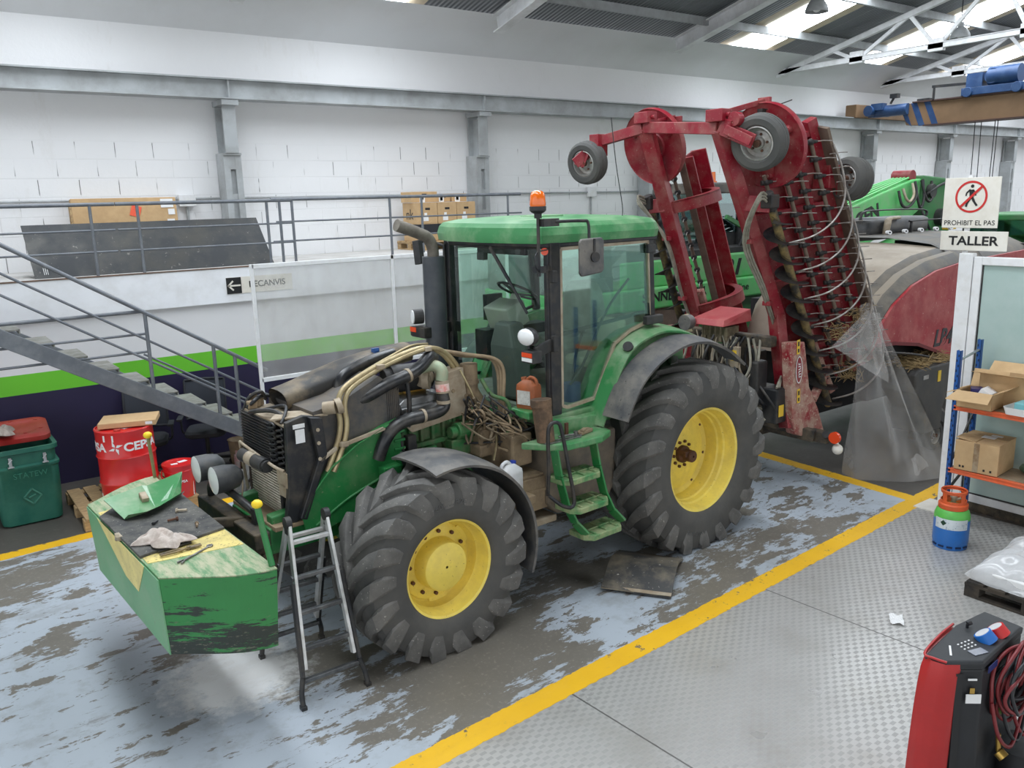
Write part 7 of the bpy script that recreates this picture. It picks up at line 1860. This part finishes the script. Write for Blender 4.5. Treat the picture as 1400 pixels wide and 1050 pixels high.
# air conditioning service machine in the near right corner
ac = thing('service_machine', 'red and black air conditioning service machine in the near right corner', 'machine', (4.35, 1.80, 0))
def A_(x, y, z): return (x - 4.35, y - 1.80, z)
pol = [(4.02, 1.905), (4.44, 1.955), (4.72, 1.93), (4.70, 1.72), (4.17, 1.685), (4.03, 1.80)]
def ring(z, k=1.0, dx=0, dy=0):
    return [A_(4.36 + (x - 4.36) * k + dx, 1.82 + (y - 1.82) * k + dy, z) for x, y in pol]
M_ACB = mat('machine_black', (30, 31, 34), .5, 0, (44, 46, 50), .2, 6, var=.03)
M_ACR = mat('machine_red', (176, 34, 34), .38, 0, (150, 34, 34), .25, 3, coat=.15)
b = MB(); b.loft([ring(.06, 1.15, .03), ring(.5, 1.06, .01), ring(.86, 1.0), ring(.915, 1.0)]); b.build('body', M_ACB, ac, bevel=.01)
b = MB(); b.loft([ring(.915, 1.01), ring(.95, 1.02), ring(.962, .96)]); b.build('console', mat('console_black', (40, 42, 45), .55, 0, (58, 60, 62), .2, 8, var=.03), ac, bevel=.006)
rp2 = [(4.085, 1.755), (4.03, 1.80), (4.015, 1.86), (4.03, 1.91), (4.12, 1.935), (4.26, 1.955), (4.44, 1.975)]
def redf(u, v):
    t = u * 6; i = min(int(t), 5); f = t - i
    x = rp2[i][0] * (1 - f) + rp2[i + 1][0] * f; y = rp2[i][1] * (1 - f) + rp2[i + 1][1] * f
    z = .06 + (.945 - .06) * v
    nx, ny = x - 4.38, y - 1.74; L = math.hypot(nx, ny); nx /= L; ny /= L
    k = .006 + .085 * math.sin(PI * min(1, .12 + .80 * (1 - v))) ** .9 * (1 - .35 * u)
    k = .008 + .075 * (1 - v) ** .55 * (1 - .2 * (1 - v))
    return A_(x + nx * k, y + ny * k, z), (nx, ny, .25)
b = MB(); b.shell(redf, 18, 16, .02); b.build('red_cover', M_ACR, ac, smooth=50)
b = MB(); b.tube([A_(4.03, 1.80, .955), A_(4.015, 1.86, .958), A_(4.03, 1.915, .958), A_(4.25, 1.955, .958), A_(4.44, 1.97, .958)], .007, 8); b.build('red_rim', M_ACR, ac, smooth=60)
for nm, p, m in (('blue_gauge', (4.40, 1.765, .965), mat('gauge_blue', (26, 104, 186), .4)), ('red_gauge', (4.515, 1.752, .965), mat('gauge_red', (196, 36, 36), .4))):
    d = Vector((-.2, .55, .8)).normalized(); p0 = Vector(A_(*p)) - Vector((0, 0, .01)); q = MB(); q.cyl(p0, p0 + d * .055, .052, .046, n=28); o = q.build(nm, m, ac, smooth=40)
    q = MB(); q.cyl(p0 + d * .055, p0 + d * .057, .038, n=24); q.build('gauge_face', mat('gauge_face', (206, 208, 210), .2), o, smooth=40)
b = MB(); b.box(A_(4.24, 1.745, .9645), (.09, .05, .004), -.3); b.build('display', mat('lcd_grey', (104, 108, 120), .2), ac)
b = MB()
for k in range(4):
    for j in range(3): b.box(A_(4.215 + .028 * k + .01 * j, 1.80 + .022 * j - .005 * k, .9635), (.011, .007, .003))
b.build('keypad', M_PW, ac)
b = MB(); b.bar(A_(4.10, 1.815, .9635), A_(4.19, 1.865, .9635), .010, .002); b.build('console_lettering', M_PW, ac)
b = MB(); b.cyl(A_(4.45, 1.90, .96), A_(4.45, 1.90, .985), .008, n=8); b.cyl(A_(4.45, 1.90, .985), A_(4.47, 1.89, .99), .012, n=10); b.build('toggle', M_BLACKMETAL, ac)
# front face details (between the red cover and the side)
fa, fb_ = Vector(A_(4.06, 1.765, 0)), Vector(A_(4.165, 1.678, 0)); fd = (fb_ - fa).normalized(); fnn = Vector((fd.y, -fd.x, 0)); fnn = fnn if fnn.y < 0 else -fnn
fnn = Vector((-.64, -.77, 0))
def fq(name, u0, u1, z0, z1, m, off=.006):
    b = MB(); k = lambda z: fnn * (off + .03 * (1 - z / .9))
    P = [fa + (fb_ - fa) * u0 + k(z0) + Vector((0, 0, z0)), fa + (fb_ - fa) * u1 + k(z0) + Vector((0, 0, z0)), fa + (fb_ - fa) * u1 + k(z1) + Vector((0, 0, z1)), fa + (fb_ - fa) * u0 + k(z1) + Vector((0, 0, z1))]
    b.loft([P, [v - fnn * .004 for v in P]]); return b.build(name, m, ac)
fq('paper_label', .42, .98, .735, .785, M_PW); fq('small_label', .45, .78, .862, .872, M_PW); fq('brass_plug', .55, .72, .79, .82, mat('brass', (196, 160, 84), .3, .8)); fq('grip_slot', .0, .26, .1, .90, M_INK)
# hoses looped on the side
rr = random.Random(4)
hm = (mat('hose_black', (38, 40, 44), .4), mat('hose_red', (122, 40, 44), .4))
for k in range(13):
    cx_ = 4.50 + rr.uniform(-.03, .06); zc = .74 + rr.uniform(-.03, .05); rx = .17 + rr.uniform(-.04, .05); rz_ = .15 + rr.uniform(-.03, .06); yo = 1.685 - .008 * k
    b = MB(); b.tube([A_(cx_ + rx * math.cos(a), yo + .012 * math.sin(3 * a + k), zc + rz_ * math.sin(a)) for a in [2 * PI * i / 14 for i in range(14)] + [0.05]], .010, 8, seg=3); b.build('service_hose', hm[k % 2], ac, smooth=60)
for k in range(3):
    b = MB(); b.tube([A_(4.26 + .1 * k, 1.66, .70), A_(4.28 + .1 * k, 1.62, .52), A_(4.4 + .08 * k, 1.60, .42), A_(4.55 + .05 * k, 1.62, .55)], .010, 8); b.build('service_hose', hm[1 - k % 2], ac, smooth=60)
b = MB(); b.cyl(A_(4.33, 1.64, .50), A_(4.33, 1.63, .40), .013, n=10); b.cyl(A_(4.33, 1.63, .40), A_(4.33, 1.60, .38), .03, n=14); b.build('brass_coupling', MATS['brass'], ac, smooth=40)
b = MB(); b.box(A_(4.42, 1.672, .60), (.09, .004, .07), 0); b.build('green_label', mat('label_green', (110, 150, 60), .5), ac)
b = MB(); b.box(A_(4.27, 1.678, .90), (.11, .004, .035), .06); b.build('blue_label', mat('label_blue', (36, 52, 110), .4), ac)
b = MB(); b.cyl(A_(4.55, 1.60, .05), A_(4.55, 1.60, .36), .13, n=24); b.build('gas_tank', M_ACB, ac, smooth=40)

b = MB(); b.grid(lambda u, v: ((u - .5) * .16, (v - .5) * .10, .004 + .02 * abs(math.sin(5 * u + 4 * v))), 8, 6); o = b.build('paper_scrap', M_PW, loc=(5.95, 3.07, 0), rotz=.6); tag(o, 'small white scrap lying on the checker plate floor', 'scrap')
# ---------------------------------------------------------------- overhead crane and lamps
cr = thing('overhead_crane', 'brown and blue overhead travelling crane spanning to the wall rail', 'crane', (20.5, 9.5, 4.80))
M_CRB = mat('crane_brown', (126, 98, 70), .55, 0, (110, 86, 62), .3, 2)
M_CRBL = mat('crane_blue', (30, 62, 106), .45, 0, (60, 90, 130), .25, 5)
gp = [(1.85, .30), (1.75, .02), (1.2, -.02), (-10, -.02), (-10, .52), (1.5, .52), (1.85, .52)]
b = MB(); b.prism([(y, z) for y, z in gp], 'x', -.16, .16); b.build('bridge_girder', M_CRB, cr, bevel=.01)
b = MB(); b.box2((-.22, -10, -.035), (.22, 1.3, -.005)); b.box2((-.22, -10, .52), (.22, 1.6, .55)); b.build('girder_flange', mat('crane_dark', (70, 48, 42), .6), cr)
for k in range(3):
    y = 1.75 - .32 * k
    b = MB(); b.prism([(y, -.019 if k else .1), (y - .15, -.019), (y + .08, .52), (y + .23, .52)], 'x', -.164, -.158); b.build('blue_stripe', M_CRBL, cr)
b = MB(); b.box2((-.55, 2.85, .28), (1.9, 3.15, .60)); b.build('end_carriage', M_CRB, cr, bevel=.02)
b = MB(); b.cyl((-.45, 2.6, .42), (.3, 2.5, .42), .13, n=18); b.box((-.1, 2.3, .40), (.3, .8, .24)); b.box((-.3, 2.4, .5), (.2, .3, .16)); b.cyl((-.2, 1.7, .40), (-.2, 2.5, .40), .13, n=18); b.build('travel_drive', M_CRBL, cr, smooth=40)
b = MB(); b.box((-.3, 2.0, .72), (.12, .2, .1)); b.bar((-.3, 2.1, .55), (-.3, 2.0, .72), .04, .04); b.box((.0, 1.4, .58), (.2, .3, .06)); b.bar((-.2, 1.1, .52), (-.2, 1.1, .85), .04, .04); b.bar((-.2, 1.15, .84), (-.2, -.2, .80), .03, .06); b.build('cable_arm', M_BLACKMETAL, cr)
b = MB(); b.box2((-.25, -.9, .55), (.25, .45, .72)); 
for y in (-.75, .3): b.cyl((-.3, y, .62), (.3, y, .62), .11, n=16)
hs = b.build('hoist_trolley', M_CRBL, cr, bevel=.01)
b = MB(); b.box2((-.25, .0, .72), (.2, .35, 1.02)); b.cyl((-.1, -.1, .92), (-.1, -.75, .92), .20, n=24); b.cyl((-.25, -.2, .92), (.05, -.2, .92), .16, n=20); b.build('hoist_motor', M_CRBL, hs, smooth=40)
b = MB(); b.cyl((-.1, -1.3, .8), (-.1, -1.75, .8), .14, n=18); b.box((-.1, -1.5, .65), (.3, .6, .15)); b.build('cross_drive', M_CRBL, cr, smooth=40)
for y in (.14, .0, -.30, -.36):
    b = MB(); b.cyl((-.1, y, .0), (-.1, y - .03 * (1 if y > -.1 else -1), -3.2), .010, n=6); b.build('hoist_rope', M_INK, cr)
b = MB(); b.box((-.1, -.08, -3.3), (.2, .5, .3)); b.tube([(-.1, -.08, -3.4), (-.1, -.08, -3.6), (-.1, .02, -3.7), (-.1, -.1, -3.78), (-.1, -.2, -3.68)], .03, 8); b.build('hook_block', M_STICK, cr, bevel=.02)
for (x, y, z), lab in (((13.18, 9.0, 6.36), 'grey bell lamp hanging before the bright skylight nearest the tractor'), ((18.09, 9.0, 6.36), 'small white bell lamp hanging far off under the truss at the right')):
    lp = thing('bell_lamp', lab, 'lamp', (x, y, z), 0, 'hanging lamps under the roof')
    b = MB(); b.lathe([(.19, -.10), (.195, -.085), (.17, .0), (.11, .09), (.06, .12), (.05, .2), (.001, .2)], (0, 0, 0), 'z', 28); b.build('shade', M_STEELGREY, lp, smooth=50)
    b = MB(); b.ball((0, 0, -.02), .08, 14); b.build('bulb', M_PW, lp, smooth=60)
    b = MB(); b.cyl((0, 0, .2), (0, 0, rz(y) - z - .05), .01, n=6); b.build('cord', M_INK, lp)
